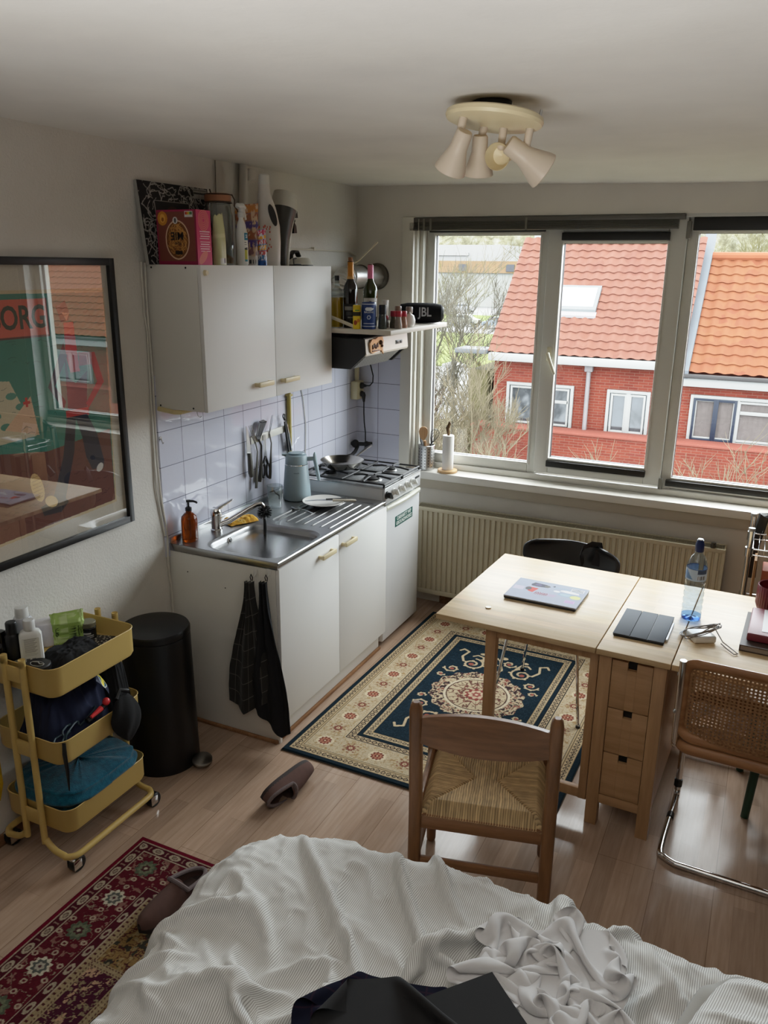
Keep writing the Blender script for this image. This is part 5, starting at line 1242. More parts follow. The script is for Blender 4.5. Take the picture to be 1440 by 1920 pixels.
# slippers
def slipper(label, loc, rot):
    t = thing('slipper', label, 'slipper', loc, 0); t.rotation_euler = rot
    M_sole = mat('slipper_sole', (44, 34, 32), .8); M_su = mat('slipper_suede', (86, 62, 56), .95, var=.15, vs=60)
    def outline(u): # u 0 heel .. 1 toe, half width
        return .034+.012*math.sin(u*PI*.9)+.002
    L = .285
    us = np.linspace(0, 1, 23); hw = [.046*math.sqrt(max(0, 1-abs(2*u-1)**3.2))*(.86+.22*u) for u in us]
    poly = [((u-.5)*L, h_) for u, h_ in zip(us, hw)]+[((u-.5)*L, -h_) for u, h_ in list(zip(us, hw))[::-1]][1:-1]
    g = G().prism(poly, 0, .016); build(g, 'sole', M_sole, t)
    rr = []                                              # vamp from mid foot to toe
    for u in np.linspace(.38, .995, 16):
        w_ = .046*math.sqrt(max(0, 1-abs(2*u-1)**3.2))*(.86+.22*u); hh_ = .066*(1-.55*((u-.38)/.62)**1.4)*(1 if u < .97 else .7)
        rr.append([((u-.5)*L, w_*math.cos(a), .014+hh_*math.sin(a)) for a in np.linspace(0, PI, 15)])
    build(G().rings(rr, cyc=False, cap=False), 'upper', M_su, t)
    rr = []
    for u in np.linspace(.005, .40, 10):
        w_ = .046*math.sqrt(max(0, 1-abs(2*u-1)**3.2))*(.86+.22*u)
        hh_ = .030+.018*(u/.4)
        rr.append((u, w_, hh_))
    g = G()
    pts = [((u-.5)*L, w_, .014+h_) for u, w_, h_ in rr[::-1]]+[((u-.5)*L, -w_, .014+h_) for u, w_, h_ in rr]
    lowp = [(p[0], p[1], .013) for p in pts]
    g.rings([lowp, pts], cyc=False, cap=False); build(g, 'heel_counter', M_su, t)
    top = pts+[((.40-.5)*L+.01*math.sin(a), -.044*math.cos(a), .014+.048+.018*math.sin(a)) for a in np.linspace(0, PI, 9)]
    g = G().tube(top, [.0075]*len(top), 8, closed=True); build(g, 'knit_collar', mat('knit_grey', (104, 92, 92), .95, var=.4, vs=140), t)
    g = G().box(-.11, .05, -.03, .03, .0165, .020, .001); build(g, 'insole', mat('insole', (58, 44, 40), .95), t)
    return t
slipper('brown suede slipper lying on its side on the bare floor', (.755, 1.735, .049), (R(104), 0, R(80)))
slipper('brown suede slipper on the red rug, half under the duvet', (.765, 1.030, .0115), (0, 0, R(262)))

# ================================================================== gate-leg table
M_b1 = wood('birch_top', (204, 174, 130), (218, 190, 148), (228, 204, 166), 'x', .8, .42, .0, .02, (.46, .045))
M_bl = wood('birch_leg', (156, 118, 82), (172, 134, 96), (184, 146, 108), 'z', .8, .4)
M_bf = wood('birch_front', (160, 122, 84), (174, 136, 98), (184, 146, 108), 'x', .8, .4)
t = thing('gateleg_table', 'birch drop-leaf table with three drawers in its pedestal', 'table', (1.2503, 2.088, 0), -.0398)
TT = .74
build(G().box(.0, .628, 0, .80, TT-.022, TT, .002), 'leaf', M_b1, t)
build(G().box(.632, .888, 0, .80, TT-.022, TT, .002), 'tabletop', M_b1, t)
build(G().box(.892, 1.52, 0, .80, TT-.022, TT, .002), 'leaf', M_b1, t)
px0, px1, py0, py1 = .642, .878, .015, .785
for x in (px0, px1-.045):
    for y in (py0, py1-.045): build(G().box(x, x+.045, y, y+.045, 0, TT-.022, .002), 'leg', M_bl, t)
g = G().box(px0+.045, px1-.045, py0+.004, py0+.022, .10, .138, .001).box(px0+.045, px1-.045, py1-.022, py1-.004, .10, .138, .001).box(px0+.004, px0+.02, py0+.045, py1-.045, .10, TT-.022, .001).box(px1-.02, px1-.004, py0+.045, py1-.045, .10, TT-.022, .001).box(px0+.02, px1-.02, py0+.39, py0+.40, .10, TT-.03)
g.box(px0+.045, px1-.045, py0+.03, py0+.06, .138, .70)
build(g, 'carcass', M_bf, t)
zs_ = [(.142, .322), (.326, .508), (.512, .702)]
for z0, z1 in zs_:
    cxm = (px0+px1)/2
    # board with a notch in its upper edge
    g = G().box(px0+.047, cxm-.016, py0+.004, py0+.020, z0, z1, .001).box(cxm+.016, px1-.047, py0+.004, py0+.020, z0, z1, .001).box(cxm-.016, cxm+.016, py0+.004, py0+.020, z0, z1-.030)
    dr = build(g, 'drawer', M_bf, t)
    build(G().box(cxm-.016, cxm+.016, py0+.021, py0+.026, z1-.034, z1), 'drawer_recess', mat('recess_dark', (22, 18, 16), .8), dr)
for z0, z1 in zs_: build(G().box(px0+.047, px1-.047, py1-.020, py1-.004, z0, z1, .001), 'drawer', M_bf, t)
# gates: leaf frames swung out under both leaves
for sgn, xa, xb in ((-1, .200, px0-.004), (1, px1+.004, 1.30)):
    yo = 0 if sgn < 0 else .70
    lx = xa if sgn < 0 else xb-.04
    g = G().box(min(xa, xb), max(xa, xb), .035+yo, .060+yo, TT-.062, TT-.023, .001).box(min(xa, xb), max(xa, xb), .035+yo, .060+yo, .085, .125, .001)
    hx = px0-.036 if sgn < 0 else px1+.004
    build(g.box(hx, hx+.030, .032+yo, .063+yo, .085, TT-.023, .001), 'gate_frame', M_bl, t)
    build(G().box(lx, lx+.042, .030+yo, .066+yo, 0, TT-.0225, .002), 'gate_leg', M_bl, t)
T = TT+.0005

# laptop with stickers
t = thing('laptop', 'closed silver laptop covered in stickers on the table leaf', 'laptop', (1.595, 2.462, T), -.035)
build(G().box(-.150, .150, -.110, .110, .0012, .0095, .003, 3), 'base', mat('laptop_dark', (60, 60, 64), .35, .7), t)
cn = Can(.302, .222, 260, (172, 177, 194)); 
def ht(x, y): return (x+.151, y+.111)
cn.poly([ht(-.085, .06), ht(-.075, .085), ht(-.05, .082), ht(-.02, .078), ht(.0, .062), ht(-.01, .048), ht(-.05, .042), ht(-.08, .045)], (66, 64, 86)); cn.ell(*ht(-.055, .065), .014, .010, (96, 84, 126)); cn.ell(*ht(-.015, .062), .012, .012, (100, 96, 92))
cn.poly([ht(.005, .07), ht(.013, .085), ht(.02, .068)], (60, 64, 76)); cn.poly([ht(.015, .075), ht(.11, .070), ht(.11, .060), ht(.018, .062)], (164, 176, 196))
cn.poly([ht(-.088, .028), ht(-.042, .024), ht(-.055, -.028), ht(-.078, -.020)], (206, 60, 44)); cn.ell(*ht(-.082, .008), .013, .018, (72, 68, 72))
for k in range(26):
    x = -.045+.0034*k; y = -.030+.006*math.sin(k*2.3)
    cn.line([ht(x, y-.010), ht(x+.004, y+.004), ht(x+.001, y+.012)], .0022, (150, 40, 66) if k < 16 else (190, 160, 190))
cn.poly([ht(.05, .050), ht(.07, .056), ht(.125, .045), ht(.130, .030), ht(.075, .030), ht(.045, .038)], (232, 232, 236)); cn.ell(*ht(.035, .028), .014, .009, (228, 230, 236))
cn.ell(*ht(.078, .005), .032, .020, (156, 176, 196)); cn.ell(*ht(.078, .005), .024, .013, (176, 192, 206)); cn.ell(*ht(.122, -.005), .024, .020, (222, 226, 150)); cn.ring(*ht(.122, -.005), .024, .020, .002, (166, 176, 176))
cn.rect(*ht(.092, -.075), *ht(.132, -.045), (206, 180, 216)); 
for k in range(5): cn.rect(*ht(.095, -.072+k*.005), *ht(.128, -.070+k*.005), (168, 140, 190))
cn.rect(*ht(-.145, -.02), *ht(-.10, .02), (206, 196, 214), .7); cn.rect(*ht(.085, .055), *ht(.14, .090), (214, 216, 224))
for k in range(8): cn.line([ht(.089+.006*k, .076), ht(.089+.006*k, .086), ht(.093+.006*k, .077)], .0016, (54, 58, 70)); cn.line([ht(.089+.006*k, .070), ht(.092+.006*k, .060), ht(.094+.006*k, .070)], .0016, (54, 58, 70))
build(G().box(-.151, .151, -.111, .111, .0095, .0150, .0026, 3), 'lid', mat('laptop_silver', (166, 170, 184), .5, .1), t)
painted(cn, 'stickers', vcmat('sticker_gloss', .6, 0, .15), t, (-.149, -.109, .0154), (.987, 0, 0), (0, .982, 0))

# tablet
t = thing('tablet', 'tablet in a slate grey folding cover on the middle of the table', 'tablet', (2.008, 2.322, T), -.03)
M_tab = mat('tablet_cover', (70, 76, 86), .75, var=.08)
build(G().box(-.090, .090, -.128, .128, .0, .0085, .003, 3), 'device', M_black, t)
g = G()
for a, b_ in ((-.091, -.031), (-.029, .031), (.033, .091)): g.box(a, b_, -.129, .129, .0085, .0125, .0014)
build(g, 'folding_cover', M_tab, t)
build(G().tube([(.0955, -.09, .006), (.0955, .05, .006), (.0955, .075, .006)], [.0045, .0045, .0042], 10), 'stylus', mat('stylus_white', (226, 226, 226), .3), t)

# water bottle
t = thing('water_bottle', 'clear ribbed plastic water bottle with dark blue cap on the table', 'bottle', (2.158, 2.497, T))
M_pet = glass('pet_clear', 'e6f0fa', .02, .93, 1.75)
pr_ = [(0, .010), (.020, .002), (.034, .0), (.038, .008), (.037, .02)]
for k in range(5): z = .03+.027*k; pr_ += [(.0375, z), (.034, z+.006), (.0375, z+.014), (.0380, z+.02)]
pr_ += [(.0378, .165), (.0378, .215), (.036, .228), (.026, .255), (.016, .268), (.0145, .275), (.0145, .285), (0, .285)]
build(G().lathe(pr_, n=36), 'bottle', M_pet, t)
build(G().lathe([(0, .010), (.020, .003), (.034, .001), (.0375, .008), (.0372, .018)], n=30, cap=False), 'blue_foot', glass('pet_blue', 'a0c8f6', .05, .95, 1.6), t)
build(G().lathe([(.0155, .276), (.0165, .278), (.0165, .305), (.013, .315), (.012, .322), (0, .323)], n=24), 'cap', mat('cap_navy', (24, 40, 86), .35), t)
build(G().cyl((0, 0, .3205), .010, .006), 'cap_spout', M_wp, t)
c = Can(.22, .048, 100, (196, 214, 232)); c.poly([(.05, .005), (.085, .045), (.115, .005)], (110, 150, 200)); c.poly([(.0, .0), (.06, .03), (.09, .0)], (150, 180, 214)); c.rect(.13, .028, .17, .044, (70, 84, 110)); c.rect(.13, .006, .165, .022, (226, 230, 236)); 
for k in range(9): c.rect(.132+k*.0036, .006, .134+k*.0036, .022, (50, 54, 64))
c.rect(.0, .044, .22, .048, (90, 120, 170))
curved(c, 'label', vcmat('print', .5), t, (0, 0, .166), .0381, face(2.158, 2.497)-.4)

# charger and its coiled cable
t = thing('charger', 'white power adapter wrapped in its own coiled cable', 'charger', (2.212, 2.310, T))
build(G().at((0, 0, 0), 0, 0, .5).box(-.042, .042, -.038, .038, 0, .028, .008, 3), 'adapter', mat('adapter_white', (222, 222, 220), .3), t)
pts = []
for k in range(150):
    a = k/150*2*PI*5.2; r_ = .062+.010*math.sin(k*.21)
    pts.append((r_*math.cos(a)+.004*math.sin(k*.13), r_*.92*math.sin(a), 0.034+.034*math.sin(a*1.0+1.9)*(.9+.3*math.sin(k*.05))+.006*math.sin(k*.3)))
pts = [(x, y, max(.004, z)) for x, y, z in pts]
pts += [(.075, -.010, .01), (.10, -.035, .006), (.13, -.075, .004), (.118, -.085, .004), (.09, -.05, .006), (.070, -.03, .012)]
build(G().tube(pts, .0021, 6), 'coiled_cable', mat('cable_taupe', (126, 118, 112), .5), t)
single(G().lathe([(0, 0), (.012, 0), (.0125, .002), (.011, .004), (0, .004)], n=20), 'bottle_cap', mat('cap_cream', (214, 200, 170), .4), 'small flat cream disc lying near the left edge of the table', 'disc', (1.418, 2.232, T))
# books, and a ribbed pot
t = thing('dark_notebook', 'dark brown hardcover book, lowest of the stack on the table', 'book', (2.475, 2.435, T), -.045)
build(G().box(-.125, .125, -.165, .165, 0, .003).box(-.125, .125, -.165, .165, .021, .024).box(-.125, -.121, -.165, .165, .003, .021), 'cover', mat('book_brown', (66, 50, 44), .6), t)
build(G().box(-.121, .122, -.161, .161, .003, .021), 'pages', mat('pages_grey', (150, 140, 130), .8), t)
t = thing('red_notebook', 'wine red book on top of the dark one', 'book', (2.475, 2.450, T+.0245), -.035)
build(G().box(-.108, .108, -.135, .135, 0, .030, .006, 3), 'cover', mat('book_wine', (120, 46, 60), .45), t)
t = thing('paper_leaflet', 'white printed leaflet lying on the red book', 'paper', (2.492, 2.462, T+.055), -.02)
cn = Can(.16, .22, 110, (226, 226, 230)); cn.rect(.02, .10, .12, .18, (160, 164, 168)); cn.rect(.085, .12, .10, .17, (120, 120, 126)); cn.rect(.02, .19, .06, .196, (80, 80, 90)); cn.rect(.02, .03, .14, .036, (190, 190, 196)); cn.rect(.02, .05, .14, .056, (190, 190, 196))
painted(cn, 'sheet', vcmat('print', .5), t, (-.08, -.11, .0008), (1, 0, 0), (0, 1, 0))
t = thing('ribbed_pot', 'dark red ribbed ceramic pot behind the books', 'pot', (2.445, 2.690, T))
rr = []
for r_, z in [(.040, 0), (.046, .002), (.060, .02), (.066, .04), (.066, .118), (.0645, .120), (.061, .118), (.061, .04), (.04, .02), (.0, .02)]:
    rib = .0016 if .02 < z < .118 and r_ > .062 else 0
    rr.append([((r_+rib*math.cos(a*36))*math.cos(a), (r_+rib*math.cos(a*36))*math.sin(a), z) for a in np.linspace(0, 2*PI, 145)[:-1]])
build(G().rings(rr), 'pot', mat('pot_wine', (104, 28, 40), .3), t, 60)

# ================================================================== rush-seat chair
t = thing('rush_chair', 'brown wooden chair with woven rush seat in front of the bed', 'chair', (1.640, 1.600, 0), .235)
M_ch = wood('chair_wood', (100, 66, 40), (122, 83, 53), (138, 97, 65), 'z', .7, .38, .1)
M_chx = wood('chair_wood_x', (100, 66, 40), (124, 84, 54), (140, 98, 66), 'x', .7, .38, .1)
zt = .795
for s_ in (-1, 1):
    x = s_*.209
    g = G(); rr = []
    for z, r_, y in ((0, .019, -.185), (.02, .020, -.184), (.36, .0215, -.172), (.42, .0215, -.172), (.72, .0205, -.205), (.765, .020, -.210), (.785, .0165, -.212), (.795, .009, -.213)):
        rr.append([(x+r_*math.copysign(abs(math.cos(a))**.7, math.cos(a)), y+r_*1.05*math.copysign(abs(math.sin(a))**.7, math.sin(a)), z) for a in np.linspace(0, 2*PI, 25)[:-1]])
    build(g.rings(rr), 'rear_leg', M_ch, t)
    build(G().lathe([(0, 0), (.014, 0), (.017, .01), (.020, .2), (.0215, .39), (.021, .425), (.016, .436), (0, .437)], (s_*.203, .175, 0), 22), 'front_leg', M_ch, t)
    build(G().tube([(s_*.206, -.17, .19), (s_*.204, .17, .19)], .010, 10), 'side_stretcher', M_ch, t)
    build(G().tube([(s_*.206, -.172, .375), (s_*.204, .172, .385)], .012, 10, flat=(1.5, 1)), 'seat_rail', M_ch, t)
build(G().box(-.19, .19, -.184, -.160, .325, .378, .005), 'rear_rail', M_chx, t)
build(G().box(-.186, .186, .165, .187, .335, .385, .005), 'front_rail', M_chx, t)
build(G().box(-.19, .19, -.188, -.168, .185, .215, .004), 'rear_stretcher', M_chx, t)
xs_ = np.linspace(-.195, .195, 27); F_, B_ = [], []
for x in xs_:
    u = x/.195; top = .775-.035*u*u+.0; low = .655-.012*(1-u*u)*1.6; yb = -.206-.016*(1-u*u)
    F_.append((x, yb, low, top))
g = G(); g.rings([[(x, y-.009, l), (x, y+.009, l), (x, y+.008, h_), (x, y-.008, h_)] for x, y, l, h_ in F_])
build(g, 'backrest', M_chx, t)
# rush seat: four triangles of cord, ridged
nn = 240; X, Y = np.meshgrid(np.linspace(-.205, .205, nn), np.linspace(-.186, .190, nn))
u, v_ = X/.205, (Y-.002)/.188
side = abs(u)*1.0 > abs(v_)*.72+.18
front = ~side
rs_ = np.random.RandomState(3)
d_lr = Y; d_fb = X
q1 = np.where(side, Y/.0078+.5*fbm(X*16, Y*30, 2, 3)*2, X/.0078+.5*fbm(X*30, Y*16, 2, 5)*2)
rid = abs(np.sin(q1*PI))
edge_ = np.maximum(abs(u), abs(v_))
Z = .418-.046*sm((edge_-.80)/.20)-.010*(1-edge_**2)+.0040*rid-.006*np.exp(-((abs(u)-(abs(v_)*.72+.18))/.022)**2)
tone = .72+.5*fbm(q1*1.0, np.where(side, X, Y)*40, 2, 9)
base = np.array(lin((170, 142, 102)))
A = base*(.30+.95*rid[..., None]**.7)*tone[..., None]
strand = fbm(np.floor(q1)*3.7, np.floor(q1)*1.3+np.where(side, np.sign(u), np.sign(v_))*7, 1, 6)
A = A*(.75+.5*strand[..., None])
P = np.stack([X, Y, Z], -1)
link(gridmesh('rush_seat', P, np.clip(A, 0, 1)), 'rush_seat', vcmat('rush', .75, 0, .3), t, 180)

# ================================================================== black shell chair behind the table
t = thing('shell_chair', 'black moulded chair with thin steel legs behind the table', 'chair', (1.53, 2.935, 0), -.10)
M_sh = mat('shell_black', (22, 22, 26), .45)
rr = []
def band_ring(y, z, hw, th, nx_, nz_):
    return None
# seat
rr = []
for v_, (y, z, hw) in enumerate(((-.215, .415, .14), (-.20, .430, .185), (-.10, .437, .205), (.05, .432, .205), (.14, .437, .18), (.19, .452, .13), (.225, .50, .070), (.235, .58, .060), (.24, .62, .075))):
    row = [(hw*u, y+.01*u*u*(1 if v_ > 5 else 0), z+.018*u*u*(1 if v_ < 6 else 0)) for u in np.linspace(-1, 1, 17)]
    rr.append(row)
o = build(G().grid(np.array(rr)), 'seat', M_sh, t, 180); sl = o.modifiers.new('s', 'SOLIDIFY'); sl.thickness = .010; o.modifiers.new('b', 'SUBSURF').levels = 1
# backrest: a wide rounded paddle, curved round the sitter
rr = []
for v_ in np.linspace(0, 1, 13):
    z = .615+.135*v_; hw = .245*(1-abs(2*v_-1)**3.0*.26)
    rr.append([(hw*u, .245-.085*u*u+.018*v_, z+.004*u*u) for u in np.linspace(-1, 1, 25)])
o = build(G().grid(np.array(rr)), 'backrest', M_sh, t, 180); sl = o.modifiers.new('s', 'SOLIDIFY'); sl.thickness = .012
for sx_ in (-1, 1):
    for sy_ in (-1, 1):
        f = build(G().tube([(sx_*.10, sy_*.10, .424), (sx_*.150, sy_*.140, .418), (sx_*.166, sy_*.152, .395), (sx_*.215, sy_*.195, .016)], .0075, 10), 'leg', M_chrome, t)
        build(G().cyl((sx_*.216, sy_*.196, 0.0), .011, .022), 'rubber_foot', M_black, f)
o_ = G().tube([(.055, .205, .66), (.05, .180, .72), (.06, .185, .752), (.085, .215, .763), (.115, .235, .758), (.125, .225, .72), (.12, .21, .66)], .022, 8, flat=(.12, 1))
single(o_, 'bag_strap', mat('strap_black', (28, 28, 34), .9), 'black fabric strap looped over the backrest of the shell chair', 'strap', (1.53, 2.935, 0), -.10)

# ================================================================== cane cantilever chair, right
t = thing('cane_chair', 'chrome cantilever chair with cane back and seat at the right edge', 'chair', (2.425, 2.20, 0), -.04)
WD = .235
def side_path(s_):
    return [(s_*WD, -.232, .80), (s_*WD, -.222, .70), (s_*WD, -.195, .50), (s_*WD, -.175, .46), (s_*WD, -.14, .442), (s_*WD, .10, .448), (s_*WD, .16, .446), (s_*WD, .195, .425), (s_*WD, .205, .39), (s_*WD, .19, .07), (s_*WD, .18, .032), (s_*WD, .14, .0125), (s_*WD, -.17, .0125), (s_*(WD-.02), -.215, .0125), (s_*(WD-.06), -.235, .0125)]
def smooth_path(P, n=6):
    out = []
    P = [Vector(p) for p in P]
    for i in range(len(P)-1):
        p0, p1, p2, p3 = P[max(i-1, 0)], P[i], P[i+1], P[min(i+2, len(P)-1)]
        for k in range(n):
            u = k/n; out.append(.5*((2*p1)+(p2-p0)*u+(2*p0-5*p1+4*p2-p3)*u*u+(3*p1-p0-3*p2+p3)*u**3))
    out.append(P[-1]); return out
full = smooth_path(side_path(-1))+smooth_path(side_path(1))[::-1]
build(G().tube(full, .0118, 14), 'tube_frame', M_chrome, t)
for s_ in (-1, 1): build(G().tube([(s_*WD, .187, .055), (s_*WD, .189, .085)], .0155, 12).tube([(s_*WD, .02, .0125), (s_*WD, .05, .0125)], .0135, 12), 'glide', M_black, t)
M_cw = wood('bentwood', (132, 88, 54), (156, 108, 70), (172, 124, 84), 'x', .7, .4, .1)
# cane drawn as a real lattice cloth: octagonal holes cut by transparency
n = Nd('cane'); tc = n.n('ShaderNodeTexCoord'); mp = n.n('ShaderNodeMapping'); n.l(tc.outputs['UV'], mp.inputs[0]); mp.inputs['Scale'].default_value = (78, 78, 78)
vm = n.n('ShaderNodeVectorMath', operation='FRACTION'); n.l(mp.outputs[0], vm.inputs[0])
v2 = n.n('ShaderNodeVectorMath', operation='SUBTRACT'); n.l(vm.outputs[0], v2.inputs[0]); v2.inputs[1].default_value = (.5, .5, 0)
ln = n.n('ShaderNodeVectorMath', operation='LENGTH'); n.l(v2.outputs[0], ln.inputs[0])
hole = n.math('LESS_THAN', ln.outputs['Value'], .27)
col = n.ramp(n.noise(mp.outputs[0], 1.2, 3), [(.3, (120, 84, 54)), (.7, (166, 122, 82))]); n.bsdf(col, .6, 0, .3)
tr = n.n('ShaderNodeBsdfTransparent'); mx = n.n('ShaderNodeMixShader'); n.l(hole, mx.inputs[0]); n.l(n.b.outputs[0], mx.inputs[1]); n.l(tr.outputs[0], mx.inputs[2]); n.l(mx.outputs[0], n.out.inputs[0]); M_cane = n.m
def bentframe(name, cfun, hw, hh_, r_, rad, flat):
    pts = []
    for sx_, sy_, a0 in ((1, 1, 0), (-1, 1, PI/2), (-1, -1, PI), (1, -1, 1.5*PI)):
        for a in np.linspace(a0, a0+PI/2, 8): pts.append(cfun(sx_*(hw-r_)+r_*math.cos(a), sy_*(hh_-r_)+r_*math.sin(a)))
    f = build(G().tube(pts, rad, 12, closed=True, flat=flat), name, M_cw, t)
    U, V = np.meshgrid(np.linspace(-hw+.006, hw-.006, 24), np.linspace(-hh_+.006, hh_-.006, 14))
    P = np.array([[cfun(a, b_) for a, b_ in zip(r1, r2)] for r1, r2 in zip(U, V)])
    link(gridmesh('cane_panel', P, None, np.stack([U, V], -1)), 'cane_panel', M_cane, f, 180); return f
bk = lambda u, v_: (u, -.202-.105*(v_+.0)-.030*(1-(u/.22)**2)-.008, .652+v_*.985)
bentframe('backrest_frame', bk, .226, .150, .05, .0165, (1.15, .75))
st_ = lambda u, v_: (u, .0+v_, .462-.012*(1-(u/.22)**2)*(1-(v_/.2)**2))
bentframe('seat_frame', st_, .226, .205, .05, .0175, (1.2, .8))
for s_ in (-1, 1):
    for z in (.74, .60): build(G().at((s_*(WD+.010), -.215-.0*z, z)).ball((0, 0, 0), .009, .6, 1, 1), 'screw', M_steel, t)

# green-legged stool at the far right
t = thing('green_stool', 'wooden stool with dark green painted legs, mostly hidden behind the cane chair', 'stool', (2.56, 2.56, 0), .1)
M_gr = mat('leg_green', (34, 66, 48), .45)
build(G().lathe([(0, .43), (.15, .43), (.165, .437), (.165, .455), (.155, .462), (0, .462)], n=36), 'seat', M_bf, t)
for sx_ in (-1, 1):
    for sy_ in (-1, 1): build(G().rod((sx_*.125, sy_*.165, 0), (sx_*.09, sy_*.10, .432), .015, 12, .020), 'leg', M_gr, t)

# ================================================================== chrome wire rack at the right edge, with papers
t = thing('wire_rack', 'chrome wire shelf rack between the table and the window wall', 'rack', (2.60, 3.38, 0))
M_wire = mat('wire_chrome', (200, 200, 200), .15, 1)
for x in (2.330, 2.90):
    for y in (3.26, 3.52): 
        lg = build(G(t).cyl((x, y, 0), .0125, .905, n=16), 'post', M_wire, t)
        build(G(t).cyl((x, y, .902), .0145, .014, n=16), 'post_cap', mat('cap_grey', (150, 150, 150), .4), lg)
for z in (.16, .50, .815):
    g = G(t)
    for y in (3.26, 3.52): g.tube([(2.33, y, z), (2.90, y, z)], .004, 8).tube([(2.33, y, z-.028), (2.90, y, z-.028)], .003, 8)
    for x in (2.33, 2.90): g.tube([(x, 3.26, z), (x, 3.52, z)], .004, 8).tube([(x, 3.26, z-.028), (x, 3.52, z-.028)], .003, 8)
    for k in range(23): x = 2.345+.0246*k; g.tube([(x, 3.26, z-.028), (x, 3.26, z+.002), (x, 3.52, z+.002), (x, 3.52, z-.028)], .0018, 5)
    for x in (2.33, 2.90):
        for y in (3.26, 3.52): g.cyl((x, y, z-.034), .018, .042, n=16)
    build(g, 'wire_shelf', M_wire, t)
single(G().box(2.395, 2.82, 3.47, 3.49, .828, .985, .002).box(2.42, 2.80, 3.466, 3.470, .86, .95, .001), 'wooden_box', wood('box_wood', (150, 112, 76), (172, 132, 92), (186, 148, 108), 'x', .8, .5), 'upright wooden board at the back of the top wire shelf', 'board')
single(G().box(-.11, .11, -.085, .085, 0, .012, .002), 'black_folder', mat('folder_dark', (40, 38, 40), .5), 'dark folder lying on the top wire shelf', 'folder', (2.52, 3.36, .8195), .08)
cn = Can(.2, .15, 100, (226, 228, 234)); cn.rect(.0, .0, .2, .02, (150, 160, 190)); cn.ell(.13, .08, .03, .035, (70, 70, 74)); cn.rect(.02, .05, .08, .054, (150, 150, 160)); cn.rect(.02, .07, .08, .074, (150, 150, 160))
t = thing('paper_stack', 'white printed papers on the dark folder in the rack', 'paper', (2.52, 3.36, .832), .18)
build(G().box(-.1, .1, -.075, .075, 0, .010, .001), 'sheets', mat('paper_edge', (214, 216, 222), .8), t); painted(cn, 'top_sheet', vcmat('print', .5), t, (-.1, -.075, .0106), (1, 0, 0), (0, 1, 0))
t = thing('postcard', 'white card with a grey round picture leaning against the board in the rack', 'card', (2.50, 3.42, .8435))
cn = Can(.14, .10, 80, (228, 230, 234)); cn.ell(.10, .05, .022, .032, (84, 84, 88)); cn.rect(.0, .0, .14, .006, (190, 196, 210))
painted(cn, 'card', vcmat('print', .5), t, (-.09, .0, 0), (1, 0, 0), (0, .35, .93))
single(G().box(2.36, 2.372, 3.33, 3.45, .528, .74, .002), 'wooden_tray', wood('tray_wood', (156, 112, 70), (176, 132, 90), (190, 150, 108), 'z', .8, .5), 'wooden tray standing on edge on the middle wire shelf', 'tray')
for k, (c, h_) in enumerate((('a8583c', .19), ('c8b08c', .22), ('8c6a4c', .2), ('b49a78', .21))):
    single(G().box(2.40+.05*k, 2.442+.05*k, 3.34, 3.48, .503, .503+h_, .002), 'standing_book', mat('spine_'+c, c, .6), '%s book standing on the middle wire shelf' % ('rust red', 'pale tan, tall', 'brown, second from right', 'beige, rightmost')[k], 'book')
single(G().tube([(2.352, 3.548, .58), (2.35, 3.552, .75), (2.375, 3.555, .90), (2.45, 3.56, .93), (2.50, 3.56, .80), (2.49, 3.56, .60), (2.42, 3.55, .54)], .026, 8, flat=(1, .6)), 'black_bag', M_black, 'black bag hanging behind the wire rack', 'bag')
# ================================================================== pedal bin
t = thing('pedal_bin', 'tall matt black pedal bin between the trolley and the sink cabinet', 'bin', (.168, 1.700, 0))
M_bin = mat('bin_black', (17, 17, 19), .38, .2, .5, .05)
build(G().lathe([(0, 0), (.147, 0), (.1485, .004), (.1475, .03), (.140, .585), (.138, .590), (0, .590)], n=56), 'bin_body', M_bin, t)
build(G().lathe([(.137, .592), (.1405, .594), (.141, .612), (.136, .622), (.10, .628), (0, .629)], n=56), 'lid', M_bin, t)
pd = Vector((1, .10, 0)).normalized(); pa = math.atan2(pd.y, pd.x)
g = G().at(tuple(pd*.140+Vector((0, 0, .010))), 0, 0, pa).box(-.01, .04, -.014, .014, 0, .014, .002)
build(g, 'pedal_arm', M_black, t)
g = G().at(tuple(pd*.186+Vector((0, 0, .026))), 0, R(14), pa).lathe([(0, 0), (.043, 0), (.047, .004), (.046, .011), (.040, .014), (0, .015)], n=28, sx=.85, sy=1.05)
build(g, 'pedal', mat('pedal_steel', (150, 148, 144), .3, 1), t)

